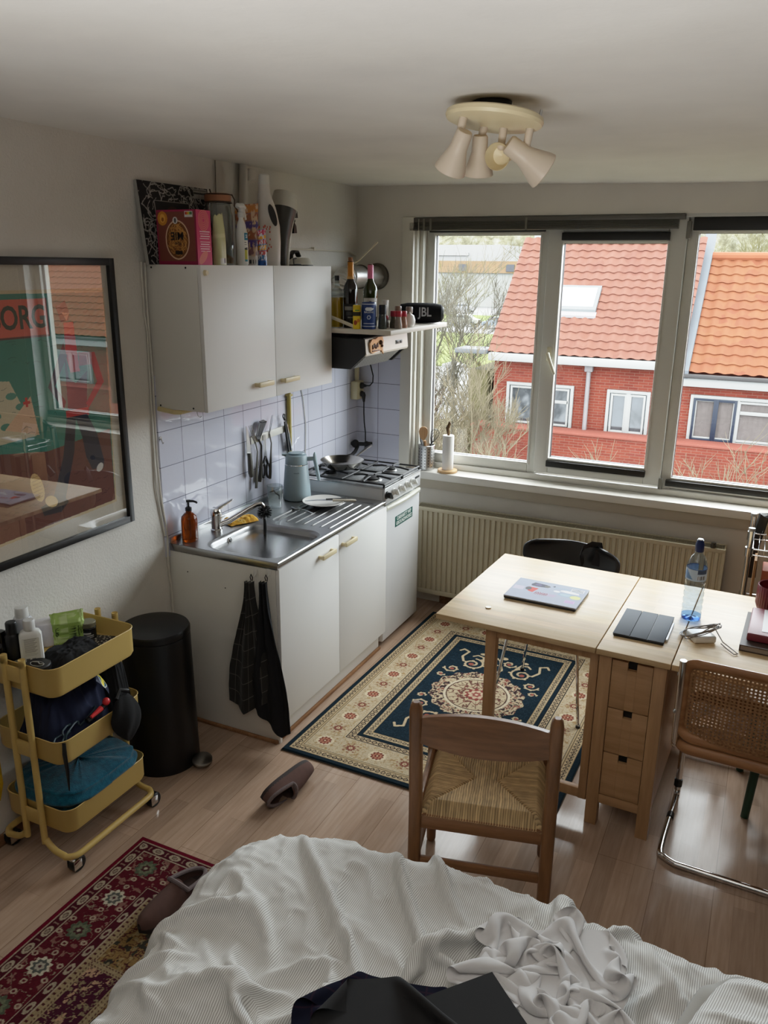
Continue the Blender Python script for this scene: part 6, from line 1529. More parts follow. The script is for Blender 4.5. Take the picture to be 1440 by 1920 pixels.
# ================================================================== yellow trolley
t = thing('storage_trolley', 'mustard yellow three-tier storage trolley on castors against the left wall', 'trolley', (.19, 1.205, 0))
M_tr = mat('trolley_yellow', (198, 168, 98), .42, var=.03)
tx0, tx1, ty0, ty1 = -.158, .158, -.195, .205
def rrect(x0, x1, y0, y1, r, n=6):
    P = []
    for cx_, cy_, a0 in ((x1-r, y1-r, 0), (x0+r, y1-r, PI/2), (x0+r, y0+r, PI), (x1-r, y0+r, 1.5*PI)):
        for a in np.linspace(a0, a0+PI/2, n): P.append((cx_+r*math.cos(a), cy_+r*math.sin(a)))
    return P
for z0, z1 in ((.672, .778), (.418, .508), (.146, .240)):
    rr = []
    for z, d in ((z0+.003, -.012), (z0, -.014), (z0, -.008), (z0+.012, -.001), (z1-.004, .0), (z1, .0025), (z1+.002, .0005), (z1, -.002), (z0+.014, -.004), (z0+.005, -.010)):
        rr.append([(x, y, z) for x, y in rrect(tx0-d, tx1+d, ty0-d, ty1+d, .045+d)])
    g = G().rings(rr, cap=False)
    zf = z0+(.042 if z0 > .6 else .004)
    V = [g.v((x, y, zf)) for x, y in rrect(tx0+.008, tx1-.008, ty0+.008, ty1-.008, .04)]; g.bm.faces.new(V)
    build(g, 'tray', M_tr, t)
for ye, s_ in ((ty0-.012, -1), (ty1+.012, 1)):
    for sx_ in (-1, 1):
        x = sx_*.042
        P = [(x, ye, .774), (x, ye, .75), (x, ye, .15), (x+sx_*.008, ye, .105), (x+sx_*.045, ye, .075), (x+sx_*.085, ye, .068), (sx_*.140, ye, .066), (sx_*.163, ye-s_*.020, .066), (sx_*.168, ye-s_*.055, .066)]
        P = smooth_path(P, 5)
        if s_ < 0: P += [(sx_*.168, 0, .066)]
        else: P += [(sx_*.168, .0, .066)]
        f = build(G().tube(P, .0115, 12), 'tube_frame', M_tr, t)
    for z in (.74, .46, .19): build(G().box(-.036, .036, ye-.004, ye+.004, z-.028, z+.028, .002), 'frame_bracket', M_tr, t)
for sx_ in (-1, 1):
    for ye, s_ in ((ty0, -1), (ty1, 1)):
        c = Vector((sx_*.155, ye+s_*-.002, 0))
        cst = build(G().cyl((c.x, c.y, .050), .012, .012, n=16).box(c.x-.019, c.x-.016, c.y-.014, c.y+.02, .018, .052, .001).box(c.x+.016, c.x+.019, c.y-.014, c.y+.02, .018, .052, .001).box(c.x-.019, c.x+.019, c.y-.012, c.y+.012, .050, .054, .001), 'caster', M_chrome, t)
        build(G().lathe([(.0, -.016), (.024, -.016), (.029, -.012), (.029, .012), (.024, .016), (0, .016)], (c.x, c.y+.014, .0292), 24, axis='x'), 'caster_wheel', M_black, cst)

# toiletries in the top tray (floor of the tray z = .676)
TZ = .7145
def jar(name, label, cat, loc, prof, m, parts=(), n=28, rz=0, sx=1, sy=1, sq=0):
    t = thing(name, label, cat, (loc[0], loc[1], TZ if len(loc) < 3 else loc[2]), rz)
    build(G().lathe(prof, n=n, sx=sx, sy=sy, sq=sq), 'container', m, t)
    for nm, pr_, mm in parts: build(G().lathe(pr_, n=n, sx=1, sy=1), nm, mm, t)
    return t
q = jar('lotion_bottle', 'white flat lotion bottle with printed back label, front of the top tray', 'bottle', (.168, 1.096), [(0, 0), (.034, 0), (.037, .004), (.036, .125), (.030, .137), (.018, .143), (0, .143)], M_wp, (('cap', [(.018, .141), (.019, .143), (.019, .175), (.017, .178), (0, .178)], mat('cap_white', (206, 206, 204), .35)),), rz=-.75, sx=.55, sy=1, sq=.5)
c = Can(.054, .10, 60, (206, 206, 200))
for k in range(14): c.rect(.006, .095-k*.0045, .046-.004*(k % 3), .0965-k*.0045, (120, 120, 118))
c.rect(.008, .006, .020, .026, (80, 80, 80)); c.rect(.026, .008, .038, .026, (110, 112, 110)); c.rect(.041, .012, .049, .02, (40, 40, 40))
painted(c, 'label', vcmat('print', .5), q, (.0212, -.027, .018), (0, 1, 0), (0, 0, 1))
jar('shampoo_bottle', 'tall white bottle with a wide cap, behind the lotion bottle', 'bottle', (.100, 1.128), [(0, 0), (.030, 0), (.033, .004), (.033, .150), (.026, .163), (0, .165)], mat('bottle_grey', (176, 178, 184), .35), (('cap', [(.022, .160), (.023, .162), (.021, .198), (0, .199)], M_wp),))
jar('deodorant_can', 'slim black spray can nearest the white bottles', 'can', (.118, 1.066), [(0, 0), (.023, 0), (.024, .003), (.024, .120), (.018, .130), (0, .130)], M_black, (('cap', [(.0185, .128), (.0185, .168), (.016, .172), (0, .172)], M_black),))
jar('styling_tube', 'short black tube at the wall side of the top tray', 'tube', (.064, 1.100), [(0, 0), (.016, 0), (.017, .003), (.020, .08), (.016, .09), (.016, .115), (0, .116)], M_black)
jar('cologne_bottle', 'black bottle with square shoulders at the near left of the top tray', 'bottle', (.078, 1.052), [(0, 0), (.026, 0), (.027, .002), (.027, .085), (.014, .095), (.013, .135), (0, .136)], mat('black_gloss', (14, 14, 16), .12), sq=.4)
q = jar('pomade_tin', 'round black pomade tin with lettered lid at the front rim of the top tray', 'tin', (.225, 1.062), [(0, 0), (.040, 0), (.042, .003), (.042, .024), (.0, .024)], M_black, (('lid', [(.043, .022), (.044, .024), (.044, .040), (.041, .043), (.040, .042), (0, .042)], M_black),))
build(G().tube([(.026*math.cos(a), .026*math.sin(a)*.6, .0425) for a in np.linspace(0, 2*PI, 25)[:-1]], .0012, 5, closed=True).tube([(-.024, .004, .043), (-.006, .010, .043), (.010, .002, .043), (.024, .008, .043)], .0022, 5), 'lid_print', mat('print_silver', (150, 150, 146), .4), q)
jar('clear_jar', 'small clear screw jar at the near edge of the top tray', 'jar', (.170, 1.040), [(0, 0), (.022, 0), (.023, .03), (.019, .036), (.019, .048), (0, .049)], mat('jar_olive', (96, 96, 84), .15, 0, .6, .4, 100))
jar('cotton_roll', 'white roll of cotton pads in a clear wrapper beside the green packet', 'roll', (.060, 1.250), [(0, 0), (.038, 0), (.041, .004), (.041, .075), (.036, .086), (.02, .090), (0, .088)], mat('cotton', (206, 202, 206), .35, bump=.5, bs=50))
q = jar('cream_jar', 'small dark jar with pale metal lid in the far corner of the top tray', 'jar', (.165, 1.352), [(0, 0), (.027, 0), (.029, .003), (.029, .045), (.024, .05), (0, .05)], mat('jar_black', (24, 24, 26), .15), (('lid', [(.027, .049), (.029, .051), (.029, .066), (.027, .068), (0, .068)], mat('lid_pale', (120, 116, 96), .35, .4)),))
c = Can(.075, .03, 60, (30, 30, 32)); c.rect(.01, .008, .06, .012, (190, 190, 186)); c.rect(.012, .016, .05, .022, (206, 206, 200)); c.rect(.03, .002, .06, .006, (150, 150, 150))
curved(c, 'label', vcmat('print', .5), q, (0, 0, .010), .0294, -.9)
t = thing('wipes_packet', 'pale green crinkled packet of wipes standing in the top tray', 'packet', (.115, 1.305, TZ), -.72)
U, V = np.meshgrid(np.linspace(0, 2*PI, 60), np.linspace(0, 1, 44))
tx = np.where(V < .72, .034, .034*(1-V)/.28+.001); wob = .006*(fbm(U*3, V*12, 3, 2)-.5)
sgnp = lambda c_, p: np.sign(c_)*abs(c_)**p
P = np.stack([(tx+wob)*sgnp(np.cos(U), .4), (.056+wob+.008*np.maximum(0, V-.85))*sgnp(np.sin(U), .4), V*.115+.016*np.maximum(0, V-.8)*np.sin(U)*5*.2+.004*np.sin(U*9)*np.maximum(0, V-.7)], -1)
A = np.zeros(P.shape); A[:] = lin((150, 178, 92)); A[fbm(U*4, V*8, 3, 8) > .6] = lin((186, 206, 140)); 
A[(V > .25) & (V < .6) & (abs((U-.35)*14 % 1-.5) < .16) & (U < .8) & (fbm(U*30, V*30, 1, 4) > .35)] = lin((40, 56, 34)); A[(V > .3) & (V < .6) & (abs(U-5.9) < .16) & (fbm(U*40, V*40, 1, 4) > .45)] = lin((44, 60, 38))
link(gridmesh('wrapper', P, A), 'wrapper', vcmat('print_gloss', .25), t, 180)
def heap(name, label, cat, loc, rx_, ry_, hh_, m, seed, amp=.3, fr=9, n=70, rz=0, sharp=1.5, kind=None, extra=None):
    """crumpled cloth heap"""
    U, V = np.meshgrid(np.linspace(-1, 1, n), np.linspace(-1, 1, n))
    wx, wy = U+.35*(fbm(U*2+3, V*2, 3, seed)-.5), V+.35*(fbm(U*2, V*2+7, 3, seed+3)-.5)
    r_ = (abs(wx)**3+abs(wy)**3)**(1/3)*(1+.18*(fbm(np.arctan2(wy, wx)*1.2+9, r0 := U*0, 2, seed)-.5))
    rid = 1-abs(2*fbm(wx*fr*.35, wy*fr*.35, 4, seed+5, .45)-1)
    env = sm((1-r_)/.45)
    Z = hh_*env*(1-amp+amp*(rid**sharp)*1.3)
    P = np.stack([U*rx_, V*ry_, Z+.002], -1)
    me = gridmesh(name, P, None, np.stack([wx*rx_, wy*ry_], -1)); bm = bmesh.new(); bm.from_mesh(me)
    bmesh.ops.delete(bm, geom=[f for f in bm.faces if max(v.co.z for v in f.verts) < .004], context='FACES'); bm.to_mesh(me); bm.free()
    o = link(me, name, m, None, 180)
    o.location = loc; o.rotation_euler = (0, 0, rz); return tag(o, label, cat)
M_blackcloth = mat('cloth_black', (15, 15, 17), .95, var=.3, vs=30)
M_navy = mat('cloth_navy', (20, 26, 52), .95, var=.3, vs=20)
heap('black_cloth', 'crumpled black cloth lying in the top tray under the bottles', 'cloth', (.22, 1.215, TZ), .082, .12, .040, M_blackcloth, 4)
n = Nd('spotted'); b = n.n('ShaderNodeTexVoronoi'); b.inputs['Scale'].default_value = 90; n.l(n.coord(), b.inputs['Vector']); n.bsdf(n.ramp(b.outputs['Distance'], [(.25, (190, 186, 170)), (.4, (40, 40, 42))]), .7)
single(G().at((0, 0, 0), 0, 0, .3).box(-.055, .055, -.045, .045, 0, .006, .002), 'spotted_pouch', n.m, 'black and white spotted flat pouch under the dark jar', 'pouch', (.225, 1.345, TZ))
# middle tray
MZ = .4228
heap('navy_jersey', 'navy blue sports shirt stuffed in the middle tray', 'shirt', (.19, 1.185, MZ), .138, .160, .235, M_navy, 11, .30, 8)
js = bpy.data.objects['navy_jersey']
cn = Can(.075, .09, 60, (20, 26, 52)); sh = lambda y: .036*np.minimum(1, np.sqrt(np.maximum(0, y/.085))*1.15)
cn.put((abs(cn.X-.0375) < sh(cn.Y)) & (cn.Y < .086), (206, 206, 190)); cn.put((abs(cn.X-.0375) < sh(cn.Y)-.004) & (cn.Y < .082) & (cn.Y > .006), (30, 86, 120)); cn.put((abs(cn.X-.0375) < sh(cn.Y)-.004) & (cn.Y < .082) & (cn.Y > .006) & ((abs(cn.X-.034) < .008) | (abs(cn.Y-.052) < .008)), (226, 206, 60))
P = np.stack([cn.X-.0375, cn.Y-.045, .004-((cn.X-.0375)**2+(cn.Y-.045)**2)*3], -1); A = cn.A
cr = link(gridmesh('crest', P, A), 'crest', vcmat('print', .5), js, 180); cr.location = (.130, .058, .208); cr.rotation_euler = (R(8), R(58), R(62)); cr['label'] = 'blue and yellow shield crest'
heap('black_garment', 'black clothing bulging at the far end of the middle tray', 'clothes', (.215, 1.345, MZ), .115, .080, .25, M_blackcloth, 17, .35, 8)
t = thing('black_pouch', 'black drawstring pouch drooping over the front of the middle tray', 'pouch', (.352, 1.292, .40))
rr = []
for u in np.linspace(0, 1, 16):
    w_ = .062*math.sin(PI*min(1, u*.86+.10))**.8; zz = .175*(1-u)-.02; tk = .038*math.sin(PI*min(1, u*.9+.06))
    rr.append([(.012+tk*math.cos(a)*(1+.15*math.sin(5*a+u*7))+.016*u, (w_*(1+.08*math.sin(4*a+u*5)))*math.sin(a), zz) for a in np.linspace(0, 2*PI, 29)[:-1]])
build(G().rings(rr), 'pouch', M_blackcloth, t); build(G().tube([(.01, -.03, .155), (.0, .0, .175), (.01, .03, .16)], .008, 8), 'drawstring', M_black, t)
t = thing('bike_lamp', 'red and black clip light on top of the middle tray load', 'clip light', (.335, 1.205, .52))
build(G().tube([(-.005, -.055, .0), (0, .0, .012), (.0, .030, .022)], .010, 10), 'strap', M_black, t); build(G().tube([(.006, -.045, .012), (.006, .005, .022)], [.006, .010], 10).ball((.004, .032, .034), .014), 'red_light', mat('red_rubber', (206, 50, 52), .4), t)
g = G(); rs = np.random.RandomState(8)
for k in range(9):
    c0_ = Vector((rs.uniform(-.02, .03), rs.uniform(-.06, .06), rs.uniform(.03, .10))); pts = []
    for j in range(26): a = j/25*2*PI*rs.uniform(.9, 1.1); pts.append(c0_+Vector((.020*math.cos(a+k), .045*math.sin(a)+.012*math.sin(3*a), .018*math.sin(2*a+k))))
    g.tube(pts, .0035, 6)
single(g, 'cable_tangle', mat('tangle', (30, 52, 60), .5, var=.6, vs=60), 'tangle of dark leads and teal cord at the front rim of the middle tray', 'cables', (.275, 1.115, MZ+.01))
single(G().tube([(.345, 1.03, .505), (.354, 1.02, .47), (.352, 1.025, .40), (.356, 1.02, .33)], [.008, .010, .008, .003], 8, flat=(1, .5)), 'dangling_strap', M_black, 'black strap end dangling over the near corner of the middle tray', 'strap')
# lower tray: folded teal blanket
t = thing('teal_blanket', 'folded teal blanket overflowing the bottom tray', 'blanket', (.19, 1.205, .150))
U, V = np.meshgrid(np.linspace(0, 2*PI, 90), np.linspace(0, 1, 60))
body = np.sin(V*PI)**.45
hx, hy = .138, .168
ov_ = .022*sm((V-.42)/.2)
cx_ = (hx+ov_)*sgnp(np.cos(U), .55); cy_ = (hy+ov_*1.3)*sgnp(np.sin(U), .55)
hgt = .145
zz = hgt*(.5-.5*np.cos(V*PI))
bul = 1-.35*(1-np.sin(np.clip(V, .02, .98)*PI)**.6)
foldl = .004*np.sin(zz*150)+.010*(fbm(U*3, V*9, 3, 6)-.5)
edge_ = np.where(V > .78, (1-V)/.22, 1)
P = np.stack([(cx_*bul+foldl*np.cos(U))*edge_**.5+.018*V*(cx_ > 0), (cy_*bul+foldl*np.sin(U))*edge_**.5, zz+.016*fbm(cx_*16, cy_*16, 3, 4)*V], -1)
n = Nd('teal_wool'); n.bsdf(n.ramp(n.noise(n.coord(), 60, 4), [(.3, (10, 64, 84)), (.7, (20, 92, 114))]), .95, 0, .1, sheen=.3); n.bump(n.noise(n.coord(), 240, 3), .5, .004)
link(gridmesh('folded_cloth', P), 'folded_cloth', n.m, t, 180)
single(G().prism([(.0, .10), (.03, .0), (.05, .06), (.05, .17)], 0, .004, 'x'), 'yellow_folder', mat('folder_yellow', (206, 160, 30), .5), 'corner of a yellow plastic folder wedged behind the trolley', 'folder', (.030, .965, .20))

# ================================================================== bed
t = thing('bed', 'bed with a mattress on a low wooden frame, under the duvet', 'bed', (2.05, .05, 0))
build(G(t).box(1.24, 3.0, -.95, .98, .27, .49, .03, 4), 'mattress', mat('mattress_white', (206, 204, 198), .9), t)
build(G(t).box(1.30, 2.98, -.93, .91, .18, .27, .004), 'bed_frame', M_bl, t)
for x in (1.34, 2.94):
    for y in (-.89, .87): build(G(t).box(x-.03, x+.03, y-.03, y+.03, 0, .18, .003), 'leg', M_bl, t)
def ridged(a, b_, seed, o_=4): return 1-abs(2*fbm(a, b_, o_, seed, .45)-1)
pl = np.array([(1.185, -2), (1.185, .25), (1.175, .50), (1.145, .62), (1.125, .74), (1.155, .88), (1.235, .985), (1.38, 1.045), (1.70, 1.085), (1.95, 1.07), (2.20, 1.04), (2.5, 1.05), (3.3, 1.06), (3.3, -2)])
def polysdf(X, Y, pl):
    d = np.full(X.shape, 9.0); ins = np.zeros(X.shape, bool)
    for (x1, y1), (x2, y2) in zip(pl, np.roll(pl, -1, 0)):
        dx, dy = x2-x1, y2-y1; u_ = np.clip(((X-x1)*dx+(Y-y1)*dy)/(dx*dx+dy*dy), 0, 1)
        d = np.minimum(d, np.hypot(X-x1-u_*dx, Y-y1-u_*dy))
        if y1 != y2: ins ^= ((y1 > Y) != (y2 > Y)) & (X < (x2-x1)*(Y-y1)/(y2-y1)+x1)
    return np.where(ins, d, -d)
gx_, gy_ = np.meshgrid(np.linspace(.7, 3.1, 241), np.linspace(-.8, 1.5, 231))
GD = polysdf(gx_, gy_, pl)
soft = .018*fbm(gx_*3.2, gy_*3.2, 2, 77)+.030*np.exp(-(((gx_-1.33)/.12)**2+((gy_-.74)/.14)**2))+.05*np.exp(-(((gx_-1.36)/.09)**2+((gy_-.40)/.10)**2))
GZ = np.where(GD > 0,   .497+soft-.035*(1-sm(GD/.07)), .497-.035-np.minimum(.40, -GD*5))
def bedtop(x, y):
    i = np.clip((x-.7)/.01, 0, 238.99); j = np.clip((y+.8)/.01, 0, 228.99); a, c = i.astype(int), j.astype(int); fx, fy = i-a, j-c
    return (GZ[c, a]*(1-fx)+GZ[c, a+1]*fx)*(1-fy)+(GZ[c+1, a]*(1-fx)+GZ[c+1, a+1]*fx)*fy
L_ = .0130
nx, ny = 172, 140
U, V = np.meshgrid(np.arange(nx)*L_, np.arange(ny)*L_)
SQ = .815
hang = .42
cx_ = np.where(U < hang, 1.080+.085*U/hang, 1.165+(U-hang)*SQ); V_ = V[::-1]
cy_ = np.where(V_ < hang, 1.135-.075*V_/hang, 1.06-(V_-hang)*SQ)
inn_ = sm((np.minimum(U, V_)-hang*.8)/.1)
cx_ = cx_+inn_*.05*(fbm(U*1.6, V*1.6, 2, 41)-.5); cy_ = cy_+inn_*.05*(fbm(U*1.6+7, V*1.6, 2, 43)-.5)
P = np.stack([cx_, cy_, np.minimum(.555, .10+.455*np.minimum(U, V_)/hang)+.10*(fbm(U*5.5+1.5*V, V*4.2-U, 3, 47)-.3)*inn_], -1)
pin = np.zeros(P.shape[:2], bool); pin[0] = pin[-1] = True; pin[:, 0] = pin[:, -1] = True
P = cloth(P, L_, bedtop, 80, 7, 1.3, .86, .16, fric=.6, pin=pin)
P = smooth_up(P, 2, 1); UVb = smooth_up(np.stack([U, V, U*0], -1), 2, 0)[..., :2]
rg = lambda f, sd: (1-abs(2*fbm(UVb[..., 0]*f+.3*UVb[..., 1]*f, UVb[..., 1]*f*.8, 3, sd, .45)-1))
P[..., 2] += .013*rg(7, 61)**5+.006*rg(15, 67)**4+.0012*rg(40, 69)**2
n = Nd('duvet_stripe'); tc = n.n('ShaderNodeTexCoord'); sp = n.n('ShaderNodeSeparateXYZ'); n.l(tc.outputs['UV'], sp.inputs[0])
fr_ = n.math('FRACT', n.math('MULTIPLY', sp.outputs['X'], 1/.0050)); ss = n.math('LESS_THAN', fr_, .38)
base = n.mix(ss, (226, 225, 222), (166, 164, 159)); n.bsdf(base, .9, 0, .15, sheen=.1); n.bump(n.noise(n.coord(), 420, 2), .10, .002); M_duvet = n.m
P = P+np.array([0, 0, .004])-np.array([2.05, .05, .455])
o = link(gridmesh('duvet', P, None, UVb), 'duvet', M_duvet, None, 180); o.location = (2.05, .05, .455)
tag(o, 'crumpled white duvet with fine grey pinstripes spread over the bed', 'duvet')
# pillow in the near right corner
t = thing('pillow', 'pinstriped pillow at the lower right corner of the bed', 'pillow', (2.65, .637, .560), -.30)
U, V = np.meshgrid(np.linspace(-1, 1, 90), np.linspace(-1, 1, 70))
e_ = (1-abs(U)**3.2)*(1-abs(V)**3.2)
cr_ = ridged(U*2.4+2, V*2.4, 101, 3)
for nm, s_ in (('pillowcase', 1),):
    Z = .115*np.maximum(0, e_)**.42*(.82+.30*cr_**2)+.004
    P = np.stack([U*.33*(1-.05*V*V), V*.22*(1-.05*U*U), Z], -1)
    link(gridmesh(nm, P, None, np.stack([U*.33+V*.03, V*.22], -1)), nm, M_duvet, t, 180)
pts = [(.335*math.copysign(abs(math.cos(a))**.35, math.cos(a)), .225*math.copysign(abs(math.sin(a))**.35, math.sin(a)), .012+.008*math.sin(a*9)) for a in np.linspace(0, 2*PI, 80)[:-1]]
build(G().tube(pts, [.012]*len(pts), 8, closed=True, flat=(.35, 1.3)), 'flange_edge', M_duvet, t, 180)
def dropped(w, h, L, sq, seed, amp, fr=4.2, steps=90, bend=.35, g=1.6, passes=3, k=2):
    """a piece of cloth let fall in a loose bundle"""
    m_, n_ = int(h/L), int(w/L)
    U, V = np.meshgrid((np.arange(n_)-n_/2)*L, (np.arange(m_)-m_/2)*L); rr = np.hypot(U/w, V/h)*2
    tuck = 1-.30*np.maximum(0, rr-.55)
    P = np.stack([U*sq*tuck+.04*(fbm(U*3+3, V*3, 2, seed)-.5), V*sq*tuck+.04*(fbm(U*3, V*3+9, 2, seed+2)-.5), .03+amp*fbm(U*fr+2*V, V*fr*.8, 2, seed+4)+.03*np.maximum(0, .7-rr)], -1)
    P = cloth(P, L, lambda x, y: 0*x+.002, steps, 10, g, .85, bend, fric=.6)
    P = smooth_up(P, k, passes); U = smooth_up(np.stack([U, V, U*0], -1), k, 0)[..., :2]; return P, U
# white T-shirt, dropped in a bundle
P, UVt = dropped(.72, .72, .0070, .39, 115, .17)
n = Nd('tshirt'); n.bsdf((208, 206, 206), .85, 0, .15, sheen=.1); n.bump(n.noise(n.coord(), 500, 2), .05, .001)
me = gridmesh('tshirt', P)
o = link(me, 'white_tshirt', n.m, None, 180); o.location = (2.058, .742, .566); o.rotation_euler = (0, 0, .12)
tag(o, 'crumpled white T-shirt bundled on the duvet', 'T-shirt')
# black trousers with a plaid shirt beneath
n = Nd('plaid'); tc = n.n('ShaderNodeTexCoord'); b = n.n('ShaderNodeTexBrick', offset=0); n.l(tc.outputs['UV'], b.inputs['Vector'])
for k, x in (('Scale', 1), ('Brick Width', .045), ('Row Height', .045), ('Mortar Size', .003), ('Mortar Smooth', .6)): b.inputs[k].default_value = x
b.inputs['Color1'].default_value = (*lin((18, 20, 34)), 1); b.inputs['Color2'].default_value = (*lin((24, 24, 40)), 1); b.inputs['Mortar'].default_value = (*lin((38, 26, 38)), 1)
n.bsdf(b.outputs[0], .95, 0, .1); M_pl = n.m
P, uv_ = dropped(.36, .42, .0085, .60, 141, .10, 4.5, 60)
o = link(gridmesh('plaid_shirt', P, None, uv_), 'plaid_shirt', M_pl, None, 180); o.location = (1.800, .425, .582); o.rotation_euler = (0, 0, .3)
tag(o, 'dark navy plaid shirt under the black garment on the bed', 'shirt')
P, uv_ = dropped(.48, .50, .0085, .66, 151, .16, 3.2, 60, .5)
o = link(gridmesh('black_garment', P, None, uv_), 'black_garment', mat('trouser_black', (20, 19, 20), .9, var=.2, vs=20), None, 180); o.location = (1.925, .395, .606); o.rotation_euler = (0, 0, .5)
tag(o, 'plain black garment thrown on the duvet at the bottom of the picture', 'clothes')
# ================================================================== outside
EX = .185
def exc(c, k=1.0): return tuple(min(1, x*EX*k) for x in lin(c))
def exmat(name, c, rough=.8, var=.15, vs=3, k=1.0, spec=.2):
    if name in _mc: return _mc[name]
    n = Nd(name); a = exc(c, k); m_ = n.n('ShaderNodeMix', data_type='RGBA'); n.l(n.noise(n.coord(), vs, 4), m_.inputs[0])
    m_.inputs[6].default_value = tuple(x*(1-var) for x in a)+(1,); m_.inputs[7].default_value = tuple(x*(1+var) for x in a)+(1,)
    n.bsdf(m_.outputs[2], rough, 0, spec); _mc[name] = n.m; return n.m
n = Nd('brick_wall'); tc = n.n('ShaderNodeTexCoord'); sp = n.n('ShaderNodeSeparateXYZ'); cb = n.n('ShaderNodeCombineXYZ')
n.l(tc.outputs['Object'], sp.inputs[0]); n.l(n.math('ADD', sp.outputs['X'], n.math('MULTIPLY', sp.outputs['Y'], .99)), cb.inputs[0]); n.l(sp.outputs['Z'], cb.inputs[1])
b = n.n('ShaderNodeTexBrick', offset=.5); n.l(cb.outputs[0], b.inputs['Vector'])
for k, x in (('Scale', 1), ('Brick Width', .23), ('Row Height', .068), ('Mortar Size', .006), ('Mortar Smooth', .2), ('Bias', -.1)): b.inputs[k].default_value = x
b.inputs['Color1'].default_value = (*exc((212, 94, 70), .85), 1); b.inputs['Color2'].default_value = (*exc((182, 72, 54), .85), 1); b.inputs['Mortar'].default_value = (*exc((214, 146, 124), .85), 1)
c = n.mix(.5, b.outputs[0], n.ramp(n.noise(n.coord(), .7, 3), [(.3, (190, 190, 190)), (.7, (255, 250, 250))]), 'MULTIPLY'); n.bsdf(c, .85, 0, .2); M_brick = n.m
M_xw = exmat('ext_white', (236, 236, 232), .5, .04); M_xg = exmat('ext_glass', (96, 100, 104), .08, .5, 1.5, 1, .6); M_xd = exmat('ext_dark', (52, 56, 66), .4, .1)
M_xc = exmat('ext_curtain', (150, 138, 134), .8, .3, 8); M_xn = exmat('ext_navy', (48, 58, 82), .4, .1); M_xz = exmat('ext_zinc', (150, 154, 158), .5, .2)
def roof_mesh(g, x0, x1, eave, ridge, tw, course):
    """wavy pantiles in overlapping courses"""
    (y0, z0), (y1, z1) = eave, ridge; L = math.hypot(y1-y0, z1-z0); dy, dz = (y1-y0)/L, (z1-z0)/L; ny_, nz_ = -dz, dy
    xs = np.arange(x0, x1+1e-6, tw/8); ph = (xs-x0)/tw % 1
    prof = .030*np.where(ph < .62, np.sin(ph/.62*PI), -.45*np.sin((ph-.62)/.38*PI))
    rows = int(L/course); cs = L/rows; R_ = []
    for r in range(rows):
        for s, lift in ((r*cs+.001, .040), ((r+1)*cs, .012)):
            jit = .006*np.sin(np.floor((xs-x0)/tw)*2.3+r*1.7)
            R_.append(np.stack([xs, y0+dy*(s-jit)+ny_*(prof+lift), z0+dz*(s-jit)+nz_*(prof+lift)], -1))
    return g.grid(np.array(R_))
def roofmat(name, c1, c2, c3, streak):
    n = Nd(name); v = n.coord()
    bk = n.n('ShaderNodeTexVoronoi'); bk.inputs['Scale'].default_value = 3.6; n.l(v, bk.inputs['Vector'])
    c = n.ramp(bk.outputs['Color'], [(0, c1), (.5, c2), (1, c3)])
    c = n.mix(n.math('MULTIPLY', n.noise(n.coord('Object', (2.5, .35, .35)), 2.2, 5), streak), c, (120, 92, 84))
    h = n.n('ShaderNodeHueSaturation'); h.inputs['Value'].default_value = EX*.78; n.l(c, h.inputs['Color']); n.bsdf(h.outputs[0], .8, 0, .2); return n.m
def house_window(par, x0, x1, z0, z1, y, split, kind):
    w = build(frame(G(par), x0, x1, z0, z1, .075, y-.06, y+.05, .004), 'window', M_xw, par)
    edges = [x0+.075]+[x0+.075+(x1-x0-.15)*s for s in split]+[x1-.075]
    g = G(par)
    for s in edges[1:-1]: g.box(s-.05, s+.05, y-.055, y+.04, z0+.07, z1-.07, .003)
    for a, b_ in zip(edges, edges[1:]): frame(g, a+.03, b_-.03, z0+.09, z1-.09, .05, y-.05, y+.03, .002)
    build(g, 'sash', M_xn if kind == 'navy' else M_xw, w)
    build(G(par).box(x0+.07, x1-.07, y+.0, y+.01, z0+.07, z1-.07), 'pane', M_xg, w, 0)
    return w
t = thing('brick_house', 'red brick house with weathered pink pantile roof and a skylight across the street', 'house', (-2, 20, -5.5))
hx0, hx1 = -4.35, .36
g = G(t).box(hx0+.05, hx1, 20.0, 27.0, -5.5, -.10)
g.rings([[(hx0+.05, 20, -.10), (hx0+.05, 23.0, 2.75), (hx0+.05, 26.5, -.1)], [(hx1, 20, -.10), (hx1, 23.0, 2.75), (hx1, 26.5, -.1)]])
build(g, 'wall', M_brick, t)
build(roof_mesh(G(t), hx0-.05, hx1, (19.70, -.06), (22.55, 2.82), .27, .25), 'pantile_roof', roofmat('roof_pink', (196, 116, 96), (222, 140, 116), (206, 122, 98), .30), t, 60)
build(G(t).box(hx0-.02, hx1, 19.62, 19.86, -.26, -.06, .02).box(hx0-.02, hx1, 19.86, 20.02, -.24, -.08), 'gutter', M_xw, t)
build(G(t).cyl((-1.82, 19.88, -5.5), .055, 5.3, n=12).box(-1.92, -1.72, 19.80, 19.96, -.42, -.24, .02), 'downpipe', exmat('ext_pipe', (206, 196, 196), .5), t)
q = lambda a, s, y0=19.70, z0=-.06: (y0+a, z0+a*(2.88/2.85)+s)
g = G(t)
def onslope(x0, x1, a0, a1, h0, h1):
    return [[(x0, q(a0, h)[0], q(a0, h)[1]), (x1, q(a0, h)[0], q(a0, h)[1]), (x1, q(a1, h)[0], q(a1, h)[1]), (x0, q(a1, h)[0], q(a1, h)[1])] for h in (h0, h1)]
sk = build(G(t).rings(onslope(-3.02, -1.93, .93, 1.50, .0, .16)), 'skylight', exmat('sky_frame', (176, 180, 182), .4), t)
build(G(t).rings(onslope(-2.93, -2.02, 1.0, 1.44, .155, .168)), 'skylight_pane', exmat('sky_pane', (226, 228, 240), .1, .05, 1, 1.6), sk)
